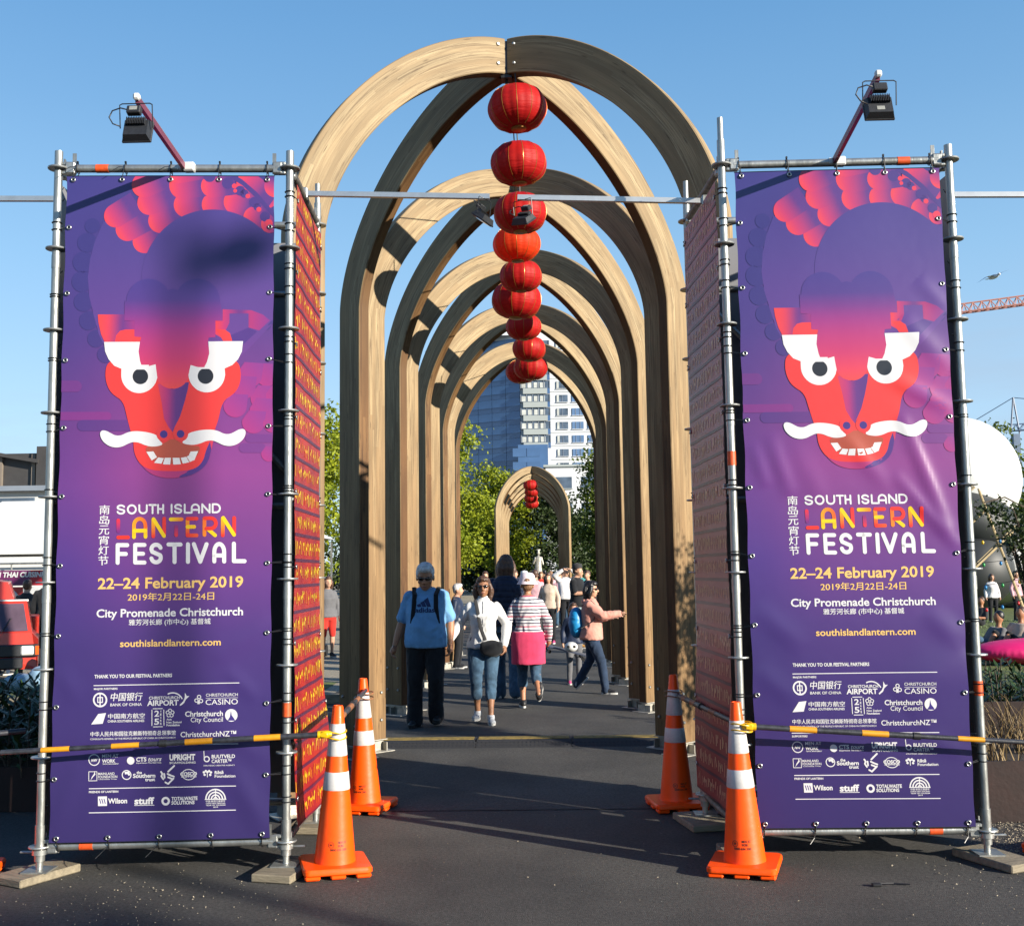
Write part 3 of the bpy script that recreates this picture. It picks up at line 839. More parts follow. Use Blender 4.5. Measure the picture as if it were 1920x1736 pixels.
_tc = {}
def text_polys(txt, bold=0.0, shear=0.0):
    key = (txt, bold, shear)
    if key in _tc: return _tc[key]
    cu = bpy.data.curves.new('t', 'FONT'); cu.body = txt; cu.resolution_u = 3; cu.offset = bold; cu.shear = shear
    ob = bpy.data.objects.new('t', cu); COL.objects.link(ob)
    dg = bpy.context.evaluated_depsgraph_get(); dg.update()
    me = bpy.data.meshes.new_from_object(ob.evaluated_get(dg))
    polys = [[(me.vertices[i].co.x, me.vertices[i].co.y) for i in p.vertices] for p in me.polygons]
    bpy.data.objects.remove(ob); bpy.data.curves.remove(cu); bpy.data.meshes.remove(me)
    if not polys:
        _tc[key] = ([], 1, 1); return _tc[key]
    xs = [q[0] for p in polys for q in p]; ys = [q[1] for p in polys for q in p]
    x0, x1 = min(xs), max(xs)
    h = 0.70 if all(ord(c) < 0x2E80 for c in txt) else max(ys) - min(ys)
    y0 = 0 if all(ord(c) < 0x2E80 for c in txt) else min(ys)
    polys = [[(q[0] - x0, q[1] - y0) for q in p] for p in polys]
    _tc[key] = (polys, x1 - x0, h)
    return _tc[key]

def build_art(art, name, mat, surf, parent, grid=0.02, base=0.0015, dl=0.00010, wall=None):
    """surf(x, z) -> y offset of the sheet; layers lie in front of it (towards -Y)"""
    bm = bmesh.new()
    lay = bm.faces.layers.int.new('it')
    for idx, (polys, lv, col) in enumerate(art.items):
        for pl in polys:
            P = []
            for q in pl:
                if not P or (abs(q[0] - P[-1][0]) + abs(q[1] - P[-1][1])) > 1e-6: P.append(q)
            if len(P) < 3: continue
            if len(P) > 4:
                V3 = [Vector((q[0], q[1], 0)) for q in P]
                vv = [bm.verts.new((q[0], 0, q[1])) for q in P]
                for tri in tessellate_polygon([V3]):
                    try:
                        f = bm.faces.new([vv[i] for i in tri]); f[lay] = idx
                    except ValueError: pass
                continue
            try:
                f = bm.faces.new([bm.verts.new((q[0], 0, q[1])) for q in P]); f[lay] = idx
            except ValueError: pass
    g = lambda: bm.verts[:] + bm.edges[:] + bm.faces[:]
    for (co, no) in (((0.004, 0, 0), (-1, 0, 0)), ((BW - .004, 0, 0), (1, 0, 0)), ((0, 0, 0.004), (0, 0, -1)), ((0, 0, BH - .004), (0, 0, 1))):
        bmesh.ops.bisect_plane(bm, geom=g(), plane_co=co, plane_no=no, clear_outer=True)
    x = grid
    while x < BW:
        bmesh.ops.bisect_plane(bm, geom=g(), plane_co=(x, 0, 0), plane_no=(1, 0, 0)); x += grid
    z = grid
    while z < BH:
        bmesh.ops.bisect_plane(bm, geom=g(), plane_co=(0, 0, z), plane_no=(0, 0, 1)); z += grid
    bm.verts.index_update()
    fs = []; cols = []; nv = []; nn = []; memo = {}; e = 0.01
    def at(x, z):
        k = (round(x, 4), round(z, 4)); r = memo.get(k)
        if r is None:
            y = surf(x, z)
            r = memo[k] = (y, Vector(((surf(x + e, z) - y) / e, -1, (surf(x, z + e) - y) / e)).normalized())
        return r
    for f in bm.faces:
        it = art.items[f[lay]]
        idx = []
        for v in f.verts:
            y_, n_ = at(v.co.x, v.co.z); nn.append(n_)
            nv.append((v.co.x, y_ - base - it[1] * dl, v.co.z)); idx.append(len(nv) - 1)
            c = it[2]
            cols.append((*(c(v.co.x, v.co.z) if callable(c) else c), 1.0))
        # front faces look towards -Y
        a, b, c_ = (Vector(nv[idx[0]]), Vector(nv[idx[1]]), Vector(nv[idx[2]]))
        if (b - a).cross(c_ - a).y > 0:
            n = len(idx); cc = cols[-n:]; cols[-n:] = cc[::-1]; idx = idx[::-1]
        fs.append(idx)
    bm.free()
    me = bpy.data.meshes.new(name)
    me.from_pydata(nv, [], fs)
    ca = me.color_attributes.new('Col', 'FLOAT_COLOR', 'CORNER')
    ca.data.foreach_set('color', [x for c in cols for x in c])
    me.materials.append(mat)
    # take normals from the sheet so the print shines like the vinyl under it
    me.polygons.foreach_set('use_smooth', [True] * len(me.polygons))
    me.normals_split_custom_set_from_vertices(nn)
    return link(name, me, parent)

def sheet(name, mat, surf, parent, colf, W=BW, H=BH, nx=60, nz=190, edge=None):
    vs = []; fs = []; cols = []
    for j in range(nz + 1):
        for i in range(nx + 1):
            x = W * i / nx; z = H * j / nz
            ex = edge(x, z) if edge else 0.0
            vs.append((x + ex, surf(x, z), z)); cols.append((*colf(x, z), 1))
    for j in range(nz):
        for i in range(nx):
            a = j * (nx + 1) + i
            fs.append((a, a + 1, a + nx + 2, a + nx + 1))
    me = bpy.data.meshes.new(name); me.from_pydata(vs, [], fs)
    ca = me.color_attributes.new('Col', 'FLOAT_COLOR', 'POINT')
    ca.data.foreach_set('color', [x for c in cols for x in c])
    me.materials.append(mat); me.polygons.foreach_set('use_smooth', [True] * len(me.polygons))
    return link(name, me, parent)

# ------------------------------------------------------------------ the festival poster artwork
WHITE = rgb(238, 236, 238); RED = rgb(240, 62, 58); RED2 = rgb(236, 72, 72); INK = rgb(38, 38, 46)
IND = rgb(72, 60, 134); MAG = rgb(190, 58, 118)
def vgrad(stops, S=SA):
    """colour by height, stops given as crop pixel rows"""
    st = [(S(690, y)[1], c) for y, c in stops][::-1]
    return lambda x, z: ramp(st, z)
def hgrad(stops, S=SA, y=1000):
    st = [(S(x_, y)[0], c) for x_, c in stops]
    return lambda x, z: ramp(st, x)
def lgrad(p0, p1, stops, S=SA):
    a = Vector(S(*p0)); b = Vector(S(*p1)); d = b - a; L2 = d.length_squared
    return lambda x, z: ramp(stops, (Vector((x, z)) - a).dot(d) / L2)
def poster_art():
    A = Art()
    lite = lambda k: (lambda x, z: lerp(bgcol(x, z), rgb(140, 80, 160), k))
    # body disc a little lighter than the ground, dark mane bumps at its left
    mane = lambda x, z: lerp(bgcol(x, z), rgb(52, 50, 120), .55)
    for (x, y, r) in ((235, 458, 52), (215, 560, 56), (210, 662, 56), (218, 768, 52), (245, 868, 50), (285, 962, 46), (335, 1045, 44), (262, 370, 40)):
        A.circle(x, y, r, mane, 1.0)
    for (x, y, r) in ((1215, 820, 42), (1168, 885, 36)):
        A.circle(x, y, r, mane, 1.0)
    A.poly([(320, 350), (280, 440), (252, 540), (240, 640), (248, 740), (272, 840), (300, 940), (340, 1020), (420, 1090), (1000, 1100), (1120, 980), (1222, 870), (1222, 430), (1100, 340), (890, 285), (700, 340), (560, 300)],
           lambda x, z: lerp(bgcol(x, z), ramp(BG, 1 - z / BH), .8), 2)
    A.poly([(945, 985), (1222, 880), (1222, 860), (1110, 920), (940, 940)], mane, 3)
    # scales: rounded tongues, bright at the tip, fading along their length
    def scale(cx, cy, r, ang, ln, lv, tip=rgb(240, 74, 84), mid=rgb(205, 62, 112), end=rgb(96, 58, 136)):
        a = R(ang); dx, dy = math.cos(a), -math.sin(a); px, py = -dy, dx
        pts = []
        for i in range(17):
            t = PI / 2 + PI * i / 16
            pts.append((cx + (dx * math.cos(t) + px * math.sin(t)) * r, cy + (dy * math.cos(t) + py * math.sin(t)) * r))
        pts += [(cx + dx * ln - px * r, cy + dy * ln - py * r), (cx + dx * ln + px * r, cy + dy * ln + py * r)]
        A.poly(pts, lgrad((cx - dx * r, cy - dy * r), (cx + dx * ln, cy + dy * ln), [(0, tip), (.24, mid), (.72, end)]), lv)
    rows = [  # cx, cy, r, angle, length
      (722, 90, 60, 10, 200), (536, 158, 66, 22, 150), (742, 160, 74, 8, 150), (897, 164, 62, 8, 120), (1080, 150, 60, -35, 160), (1226, 165, 60, 60, 60),
      (566, 250, 66, 22, 150), (760, 262, 68, 10, 130), (905, 262, 66, 5, 120), (1022, 248, 68, -10, 120), (1180, 222, 60, 60, 80),
      (386, 318, 62, 32, 130), (624, 345, 66, 20, 120), (1115, 330, 58, 0, 90), (1195, 365, 46, 10, 60),
      (450, 388, 64, 28, 140), (540, 452, 64, 26, 120)]
    for i, (x, y, r, an, ln) in enumerate(rows):
        A_lv = 4 + {0: 6, 1: 4, 2: 4.4, 3: 4.8, 4: 5.2, 5: 5.6, 6: 2.4, 7: 2.8, 8: 3.2, 9: 3.6, 10: 4.0, 11: 1.6, 12: 2.0, 13: 3.8, 14: 3.9, 15: 0.8, 16: 0.4}[i]
        scale(x, y, r, an, ln, A_lv)
    hole = rgb(78, 56, 132)
    for (x, y, r) in ((880, 112, 32), (975, 150, 30), (1040, 190, 26), (1062, 205, 22), (1115, 250, 28), (1170, 325, 26), (1130, 275, 20)):
        A.circle(x, y, r, hole, 12)
    A.poly([(985, 120), (1050, 160), (1120, 225), (1215, 330), (1215, 300), (1130, 200), (1050, 130), (1010, 108)], hole, 12.2)
    for (x, y, r) in ((1010, 165, 13), (1014, 190, 10), (1080, 218, 12), (1138, 288, 13), (1190, 360, 20)):
        A.circle(x, y, r, rgb(232, 66, 92), 12.5)
    # disc that cuts the scales off below
    A.circle(895, 660, 372, lambda x, z: lerp(bgcol(x, z), ramp(BG, 1 - z / BH), .8), 13, n=90)
    # head: two domes running down into the snout, fading from indigo to red
    hg = vgrad([(650, rgb(74, 58, 138)), (760, rgb(84, 58, 138)), (830, rgb(122, 56, 138)), (900, rgb(160, 54, 134)), (980, rgb(186, 56, 124)), (1070, rgb(205, 58, 112)), (1150, rgb(226, 66, 96)), (1225, rgb(240, 76, 76))])
    # ghost scales lower right, clouds
    gs = rgb(178, 54, 128)
    for i, (x, y, r) in enumerate(((1190, 1560, 40), (1180, 1150, 60), (1090, 1150, 66), (1160, 1270, 66), (1062, 1215, 60), (1225, 1255, 50), (1015, 1310, 62), (1150, 1330, 60), (1110, 1395, 60), (1210, 1400, 50))):
        A.poly([(x + r * math.cos(R(t)), y + r * math.sin(R(t))) for t in range(20, 200, 12)] + [(x - r * .4, y - r), (x + r * 1.1, y - r * .9)],
               lgrad((x - r, y + r), (x + r, y - r), [(0, gs), (1, rgb(140, 60, 146))]), 3 + i * .2)
    def cloud(x0, x1, y, h, c, lv):
        A.stroke([(x0, y), (x1, y)], h, c, lv)
    cloud(60, 345, 1366, 44, lambda x, z: lerp(bgcol(x, z), rgb(150, 44, 132), .45), 1.5)
    cloud(215, 480, 1415, 58, lambda x, z: lerp(bgcol(x, z), rgb(60, 48, 124), .45), 1.7)
    cloud(60, 180, 1210, 60, lambda x, z: lerp(bgcol(x, z), rgb(150, 44, 132), .25), 1.5)
    cloud(1090, 1240, 1480, 44, lambda x, z: lerp(bgcol(x, z), rgb(90, 50, 130), .4), 1.7)
    cloud(1060, 1150, 1530, 50, lambda x, z: lerp(bgcol(x, z), rgb(90, 50, 130), .4), 1.9)
    # chin shadow and glow
    A.poly(chaikin([(500, 1500), (505, 1580), (540, 1640), (600, 1680), (690, 1692), (790, 1672), (855, 1600), (870, 1500)]), lambda x, z: lerp(bgcol(x, z), rgb(196, 52, 110), .7), 14)
    A.poly(chaikin([(700, 1690), (800, 1672), (870, 1620), (893, 1540), (890, 1480), (840, 1480), (800, 1640)]), rgb(86, 50, 132), 14.5)
    # horns and ears
    A.poly([(294, 836), (435, 836), (435, 870), (492, 870), (492, 960), (440, 985), (335, 990), (312, 940), (298, 880)],
           hgrad([(300, rgb(242, 72, 70)), (350, rgb(224, 66, 88)), (420, rgb(104, 54, 134)), (492, rgb(160, 54, 130))], y=900), 15)
    A.poly([(385, 978), (392, 945), (412, 922), (440, 915), (488, 915), (488, 950), (526, 952), (516, 980)], rgb(238, 66, 70), 16)
    A.poly([(950, 810), (1100, 815), (1160, 838), (1196, 868), (1140, 920), (1085, 905), (1085, 832), (985, 832), (985, 880), (945, 960), (912, 940), (912, 870), (950, 870)],
           hgrad([(915, rgb(236, 66, 80)), (960, rgb(190, 56, 116)), (1040, rgb(92, 54, 134)), (1090, rgb(176, 54, 118)), (1190, rgb(140, 56, 140))], y=900), 15)
    A.poly([(945, 965), (1085, 905), (1130, 925), (1060, 990), (950, 990)], rgb(84, 54, 134), 15.4)
    A.poly([(915, 914), (962, 916), (988, 935), (1000, 975), (952, 975)], rgb(240, 66, 66), 16)
    # face
    A.poly(chaikin([(345, 1085), (333, 1150), (345, 1210), (372, 1252), (430, 1288), (450, 1370), (468, 1440), (484, 1490), (488, 1560), (520, 1618), (570, 1645), (640, 1652), (740, 1652), (810, 1640), (850, 1600), (865, 1540), (885, 1500), (905, 1440), (925, 1400), (948, 1288), (1010, 1250), (1038, 1205), (1046, 1150), (1034, 1080), (960, 1060), (420, 1060)]), RED, 17)
    A.poly([(612, 1200), (775, 1190), (768, 1230), (750, 1300), (728, 1370), (700, 1425), (690, 1450), (670, 1425), (645, 1380), (633, 1300)],
           hgrad([(620, rgb(206, 60, 104)), (660, rgb(186, 54, 122)), (700, rgb(108, 52, 132)), (760, rgb(92, 50, 130))], y=1300), 18)
    A.poly([(885, 1500), (893, 1540), (905, 1480), (915, 1420)], rgb(220, 60, 90), 18)
    # head piece
    pts = [(435 + 0, 765)] + [(562 + 118 * math.cos(R(t)), 768 - 118 * math.sin(R(t))) for t in range(180, 20, -10)] + [(690, 702)] + [(818 + 118 * math.cos(R(t)), 768 - 118 * math.sin(R(t))) for t in range(150, -1, -10)]
    pts += [(948, 830), (950, 868), (912, 870), (912, 955), (877, 958), (872, 985), (882, 1030), (878, 1075), (860, 1105), (850, 1120), (784, 1102)]
    pts += [(688 + 90 * math.cos(R(t)), 1135 + 90 * math.sin(R(t))) for t in range(10, 171, 10)]
    pts += [(600, 1098), (530, 1116), (512, 1075), (508, 1030), (516, 985), (524, 955), (488, 952), (488, 870), (435, 868)]
    A.poly(pts, hg, 20)
    # brows and eyes
    A.poly([(328, 980), (517, 980), (510, 1030), (518, 1080), (530, 1116), (470, 1140), (420, 1120), (382, 1104), (352, 1070), (334, 1030)], WHITE, 22)
    A.poly([(420, 1118), (530, 1116), (600, 1097), (604, 1130), (609, 1166), (602, 1190)] + [(514 + 95 * math.cos(R(t)), 1152 + 95 * math.sin(R(t))) for t in range(35, 195, 10)], WHITE, 22.5)
    A.poly([(875, 978), (1056, 976), (1050, 1030), (1030, 1070), (1000, 1100), (960, 1118), (900, 1140), (850, 1120), (868, 1085), (880, 1040)], WHITE, 22)
    A.poly([(783, 1101), (850, 1120), (960, 1114), (963, 1150)] + [(867 + 95 * math.cos(R(t)), 1148 + 95 * math.sin(R(t))) for t in range(8, 180, 10)], WHITE, 22.5)
    A.circle(520, 1160, 41, INK, 24); A.circle(861, 1158, 41, INK, 24)
    A.poly([(478, 1100), (565, 1100), (565, 1124), (478, 1124)], WHITE, 25); A.poly([(815, 1112), (905, 1112), (905, 1121), (815, 1121)], WHITE, 25)
    # mouth
    A.poly(chaikin([(548, 1526), (600, 1522), (645, 1508), (690, 1480), (738, 1508), (790, 1520), (836, 1522), (828, 1560), (800, 1592), (745, 1610), (690, 1614), (635, 1610), (585, 1596), (556, 1562)], 1), rgb(186, 84, 62), 26)
    for T in ([(553, 1552), (590, 1550), (609, 1580), (581, 1597)], [(615, 1581), (645, 1585), (632, 1614), (594, 1609)], [(650, 1583), (682, 1583), (678, 1618), (640, 1617)],
              [(691, 1583), (726, 1583), (734, 1616), (694, 1618)], [(733, 1583), (762, 1578), (778, 1606), (744, 1613)], [(764, 1577), (782, 1567), (808, 1592), (782, 1604)], [(785, 1550), (824, 1548), (806, 1590), (776, 1567)]):
        A.poly(T, WHITE, 27)
    # nostrils and moustache
    def mirror(P): return [(1379 - x, y - 9 * (1 if x < 690 else -1)) for x, y in P]
    mus = [(308, 1460), (312, 1446), (324, 1440), (345, 1444), (366, 1456), (390, 1468), (420, 1468), (455, 1450), (495, 1444), (545, 1448), (590, 1458), (612, 1470), (618, 1490), (642, 1512), (620, 1522), (580, 1526), (545, 1518), (515, 1504), (482, 1500), (452, 1512), (425, 1526), (390, 1531), (355, 1522), (328, 1502), (314, 1482)]
    A.poly(chaikin(mus), WHITE, 28); A.poly(chaikin(mirror(mus)[::-1]), WHITE, 28)
    A.circle(645, 1459, 40, rgb(238, 62, 62), 30); A.circle(732, 1458, 40, rgb(238, 62, 62), 30)
    A.circle(644, 1461, 20, rgb(72, 48, 132), 31); A.circle(732, 1459, 20, rgb(72, 48, 132), 31)
    return A

# rounded stroke alphabet used by the festival title, in a unit box (x right, y down)
def _arc(cx, cy, rx, ry, a0, a1, n=8): return [(cx + rx * math.cos(R(a0 + (a1 - a0) * i / n)), cy + ry * math.sin(R(a0 + (a1 - a0) * i / n))) for i in range(n + 1)]
GL = {
 'S': [_arc(.5, .26, .48, .26, -20, -180, 8)[:-1] + _arc(.5, .26, .48, .24, -180, -270, 4)[0:1] + [(.10, .40), (.5, .5), (.92, .60)] + _arc(.5, .74, .48, .26, -10, 170, 9)],
 'O': [_arc(.5, .5, .5, .5, 0, 360, 20)], 'U': [[(0, 0), (0, .6)] + _arc(.5, .6, .5, .4, 180, 0, 10) + [(1, 0)]],
 'T': [[(0, 0), (1, 0)], [(.5, 0), (.5, 1)]], 'H': [[(0, 0), (0, 1)], [(1, 0), (1, 1)], [(0, .5), (1, .5)]], 'I': [[(.5, 0), (.5, 1)]],
 'L': [[(0, 0), (0, 1), (1, 1)]], 'A': [[(0, 1), (0, .5)] + _arc(.5, .46, .5, .46, 180, 360, 10) + [(1, 1)], [(0, .66), (1, .66)]],
 'N': [[(0, 1), (0, 0), (1, 1), (1, 0)]], 'D': [[(0, 0), (0, 1), (.45, 1)] + _arc(.45, .5, .55, .5, 90, -90, 10) + [(0, 0)]],
 'F': [[(1, 0), (0, 0), (0, 1)], [(0, .5), (.85, .5)]], 'E': [[(1, 0), (0, 0), (0, 1), (1, 1)], [(0, .5), (.85, .5)]],
 'V': [[(0, 0), (.5, 1), (1, 0)]],
}
def title(A, word, xs, yt, yb, w, col, lv, S=SB):
    """xs: (x0, x1) of each letter's stroke centres; yt, yb: functions of x"""
    for ch, (x0, x1) in zip(word, xs):
        for st in GL[ch]:
            A.stroke([(x0 + (x1 - x0) * p[0], yt((x0 + x1) / 2) * (1 - p[1]) + yb((x0 + x1) / 2) * p[1]) for p in st], w, col, lv, S)

def lettering_art():
    A = Art()
    yt = lambda x: 191 - (x - 503) * 0.0155; yb = lambda x: 245 - (x - 503) * 0.0165
    title(A, 'SOUTH', [(509, 556), (578, 632), (655, 705), (722, 765), (780, 814)], yt, yb, 12.5, WHITE, 1)
    title(A, 'ISLAND', [(866, 874), (892, 935), (957, 995), (1003, 1052), (1073, 1122), (1142, 1190)], yt, yb, 12.5, WHITE, 1)
    Y = rgb(255, 214, 20); O = rgb(252, 136, 30); Rr = rgb(240, 56, 44); P = rgb(128, 46, 130)
    w = 25
    def vs(x, y0, y1, c0, c1, lv): A.stroke([(x, y0), (x, y1)], w, lgrad((x, y0), (x, y1), [(0, c0), (1, c1)], SB), lv, SB)
    def hs(x0, x1, y, c0, c1, lv, dy=-1): A.stroke([(x0, y), (x1, y + dy)], w, lgrad((x0, y), (x1, y), [(0, c0), (1, c1)], SB), lv, SB)
    vs(515, 290, 360, rgb(232, 52, 76), P, 2); hs(515, 580, 401, Rr, Rr, 3)
    A.stroke([(620, 398), (620, 330)], w, lgrad((620, 398), (620, 300), [(0, Y), (1, O)], SB), 2, SB)
    A.stroke([(620 + 0, 325)] + _arc(658, 322, 38, 44, 180, 360, 10) + [(697, 330)], w, lgrad((610, 300), (700, 300), [(0, rgb(250, 170, 30)), (1, rgb(246, 106, 36))], SB), 2.5, SB)
    vs(697, 330, 396, rgb(252, 150, 30), Y, 3); hs(622, 695, 357, Y, Y, 4)
    vs(749, 285, 393, rgb(255, 190, 24), Rr, 2); vs(821, 277, 380, Rr, rgb(238, 60, 60), 3); A.stroke([(750, 280), (820, 390)], w, Y, 4, SB)
    hs(864, 937, 281, Y, O, 3); vs(901, 330, 384, rgb(150, 46, 120), rgb(226, 54, 74), 2)
    vs(976, 283, 385, rgb(255, 160, 26), Rr, 2); hs(976, 1036, 277, Rr, rgb(242, 60, 50), 3); hs(976, 1020, 330, Y, rgb(255, 200, 20), 4); hs(976, 1036, 386, Rr, rgb(246, 90, 40), 3)
    vs(1088, 275, 382, rgb(250, 110, 34), rgb(252, 140, 30), 2); A.stroke([(1090, 273), (1128, 272)] + _arc(1130, 306, 34, 34, -90, 90, 8) + [(1100, 341)], w, Rr, 3, SB); A.stroke([(1112, 345), (1158, 384)], w, Y, 4, SB)
    vs(1209, 272, 384, rgb(255, 190, 24), Rr, 2); vs(1284, 270, 376, Rr, rgb(240, 60, 60), 3); A.stroke([(1212, 270), (1283, 380)], w, Y, 4, SB)
    yt = lambda x: 452 - (x - 510) * 0.0165; yb = lambda x: 568 - (x - 510) * 0.019
    title(A, 'FESTIVAL', [(511, 575), (628, 690), (735, 800), (850, 930), (975, 983), (1018, 1102), (1153, 1218), (1282, 1352)], yt, yb, 27, WHITE, 2)
    for i, ch in enumerate('\u5357\u5c9b\u5143\u5bb5\u706f\u8282'):
        A.text(ch, 388 - i * 1.6, 455 - i * 1.6, 250 + i * 67, 249 + i * 67, 60, WHITE, 2, SB, .012)
    G = rgb(252, 206, 122)
    A.text('22\u201324 February 2019', 378, 1343, 742, 718, 70, G, 2, SB, .022)
    A.text('2019\u5e742\u670822\u65e5-24\u65e5', 577, 1150, 822, 806, 54, G, 2, SB, .012)
    A.text('City Promenade Christchurch', 370, 1342, 928, 904, 52, WHITE, 2, SB, .022)
    A.text('\u96c5\u82b3\u6cb3\u957f\u5eca (\u5e02\u4e2d\u5fc3) \u57fa\u7763\u57ce', 585, 1127, 985, 972, 46, WHITE, 2, SB, .010)
    A.text('southislandlantern.com', 528, 1196, 1120, 1102, 44, G, 2, SB, .018)
    return A

def sponsor_art():
    A = Art(); Wt = WHITE; S = SC; PU = rgb(66, 52, 132)
    T = lambda txt, x0, x1, yb0, yb1, cap, bold=.012, sh=0.0: A.text(txt, x0, x1, yb0, yb1, cap, Wt, 2, S, bold, sh)
    def rule(x0, y0, x1, y1, w=5.5): A.stroke([(x0, y0), (x1, y1)], w, Wt, 1, S, 4)
    T('THANK YOU TO OUR FESTIVAL PARTNERS', 358, 874, 117, 103, 22, .03)
    rule(355, 165, 1317, 138)
    T('MAJOR PARTNERS', 355, 513, 193, 189, 12, .03)
    A.ring(397, 258, 48, 11, Wt, 2, S); A.ring(397, 258, 27, 9, Wt, 2, S, n=4, a0=45, a1=405); rule(397, 222, 397, 294, 8)
    T('\u4e2d\u56fd\u94f6\u884c', 466, 678, 266, 260, 54, .01, .15); T('BANK OF CHINA', 465, 675, 298, 293, 18, .012)
    T('CHRISTCHURCH', 722, 925, 251, 247, 19, .02); T('AIRPORT', 710, 918, 292, 287, 34, .03)
    A.ring(880, 275, 72, 8, Wt, 2, S, a0=-120, a1=-25); A.poly([(960, 205), (972, 228), (990, 226), (965, 250), (955, 272), (930, 292), (925, 285), (948, 262), (958, 240)], Wt, 2, S)
    for (x, y) in ((1053, 232), (1036, 256), (1066, 258)): A.ring(x, y, 14, 6, Wt, 2, S, n=16)
    A.poly([(1050, 250), (1060, 278), (1040, 278)], Wt, 2, S)
    T('CHRISTCHURCH', 1098, 1308, 229, 224, 19, .008); rule(1098, 240, 1308, 235, 2.5); T('CASINO', 1096, 1308, 283, 278, 36, .004)
    A.poly([(338, 419), (385, 350), (437, 343), (415, 413)], Wt, 2, S)
    T('\u4e2d\u56fd\u5357\u65b9\u822a\u7a7a', 450, 694, 382, 374, 34, .014); T('CHINA SOUTHERN AIRLINES', 448, 691, 403, 399, 15, .02)
    for seg in ([(750, 312), (812, 310)], [(820, 318), (822, 420)], [(812, 428), (752, 430)], [(742, 422), (742, 320)]): A.stroke(seg, 5, Wt, 2, S, 4)
    T('2', 758, 790, 362, 362, 38, .02); T('5', 757, 790, 414, 414, 38, .02)
    for i, c in enumerate('YEARS'): T(c, 796, 806, 335 + i * 20, 335 + i * 20, 13, .03)
    for q in range(5): A.ring(862 + 17 * math.sin(q * 1.2566), 340 - 17 * math.cos(q * 1.2566), 13, 5, Wt, 2, S, n=12)
    T('Asia', 838, 872, 386, 385, 11, .02); T('New Zealand', 838, 937, 405, 403, 12, .02); T('Foundation', 838, 925, 424, 422, 13, .03)
    T('Christchurch', 961, 1210, 360, 354, 33, .022); T('City Council', 998, 1210, 397, 391, 31, .004)
    A.circle(1265, 350, 41, Wt, 2, S); A.poly([(1263, 318), (1268, 350), (1285, 372), (1290, 385), (1240, 385), (1256, 360)], PU, 3, S)
    T('\u4e2d\u534e\u4eba\u6c11\u5171\u548c\u56fd\u9a7b\u514b\u8d56\u65af\u7279\u5f7b\u5947\u603b\u9886\u4e8b\u9986', 333, 898, 497, 484, 32, .012)
    T("CONSULATE-GENERAL OF THE PEOPLE'S REPUBLIC OF CHINA IN CHRISTCHURCH", 332, 897, 520, 504, 11, .01)
    T('ChristchurchNZ\u2122', 931, 1298, 495, 484, 34, .010)
    rule(327, 558, 1310, 534); T('SUPPORTERS', 325, 430, 585, 582, 12, .03)
    A.ring(359, 650, 38, 6, Wt, 2, S); T('NW', 338, 382, 662, 661, 20, .03, .3); T('MEN AT', 412, 520, 635, 632, 22, .004); T('WORK', 412, 500, 668, 665, 22, .02); T('TRAFFIC MANAGEMENT', 414, 522, 680, 677, 8, .01)
    A.circle(602, 652, 25, Wt, 2, S); T('CTS', 638, 706, 656, 654, 26, .03); T('tours', 718, 806, 655, 650, 28, .008, .3); T('Experience The Real Asia', 640, 805, 670, 666, 9, .012)
    T('UPRIGHT', 858, 1028, 646, 640, 36, .05); T('SCAFFOLDING', 858, 1030, 669, 665, 13, .02)
    A.ring(1104, 636, 20, 7, Wt, 2, S, n=24); rule(1085, 585, 1088, 636, 5); T('BUUTVELD', 1136, 1290, 631, 626, 23, .02); T('CARTER\u2122', 1136, 1266, 661, 657, 23, .014); T('STRATEGIC CREATIVE AGENCY', 1083, 1290, 683, 677, 8, .012)
    for seg in ([(324, 727), (378, 726)], [(378, 726), (378, 785)], [(378, 785), (324, 787)], [(324, 787), (324, 727)]): A.stroke(seg, 4, Wt, 2, S, 4)
    A.poly([(362, 722), (368, 745), (352, 762), (335, 784), (345, 760), (358, 742)], Wt, 2, S)
    T('MAINLAND', 386, 495, 748, 745, 16, .012); T('FOUNDATION', 386, 513, 768, 765, 16, .012); T('Charitable Trust', 388, 510, 779, 776, 7, .01)
    A.ring(575, 745, 32, 6, Wt, 2, S); A.poly([(560, 725), (590, 722), (600, 745), (588, 750), (580, 738), (566, 742)], Wt, 2, S)
    T('the', 641, 676, 738, 737, 19, .03); T('Southern', 617, 765, 763, 759, 26, .03); T('trust', 697, 763, 784, 781, 20, .03)
    for P in ([(803, 722), (812, 735), (805, 750), (818, 770)], [(890, 682), (850, 720)], [(846, 735), (868, 745), (888, 752)], [(850, 757), (880, 768)], [(832, 790), (850, 800), (885, 765)], [(824, 735), (826, 760)]): A.stroke(P, 11, Wt, 2, S, 6)
    A.ring(985, 738, 46, 5, Wt, 2, S, ry=36); T('COSCO', 930, 1040, 746, 742, 22, .04); T('SHIPPING', 936, 1036, 757, 754, 9, .03)
    A.stroke([(1108, 752), (1108, 722)], 5, Wt, 2, S, 4)
    for (x, y) in ((1085, 722), (1098, 714), (1108, 720), (1120, 714), (1132, 722), (1090, 738), (1127, 738)): A.circle(x, y, 8, Wt, 2, S, n=10)
    T('R\u0101t\u0101', 1156, 1214, 732, 730, 19, .03); T('Foundation', 1156, 1293, 755, 751, 18, .02)
    rule(327, 838, 1295, 808)
    T('FRIENDS OF LANTERN', 325, 520, 866, 860, 13, .03)
    A.poly([(385, 888), (445, 886), (446, 948), (386, 950)], Wt, 2, S)
    for x in (396, 411, 426): A.stroke([(x, 904), (x + 8, 932)], 6, PU, 3, S, 4)
    T('Wilson', 452, 579, 932, 928, 32, .03); T('stuff', 627, 758, 935, 930, 42, .035); rule(628, 943, 758, 939, 4)
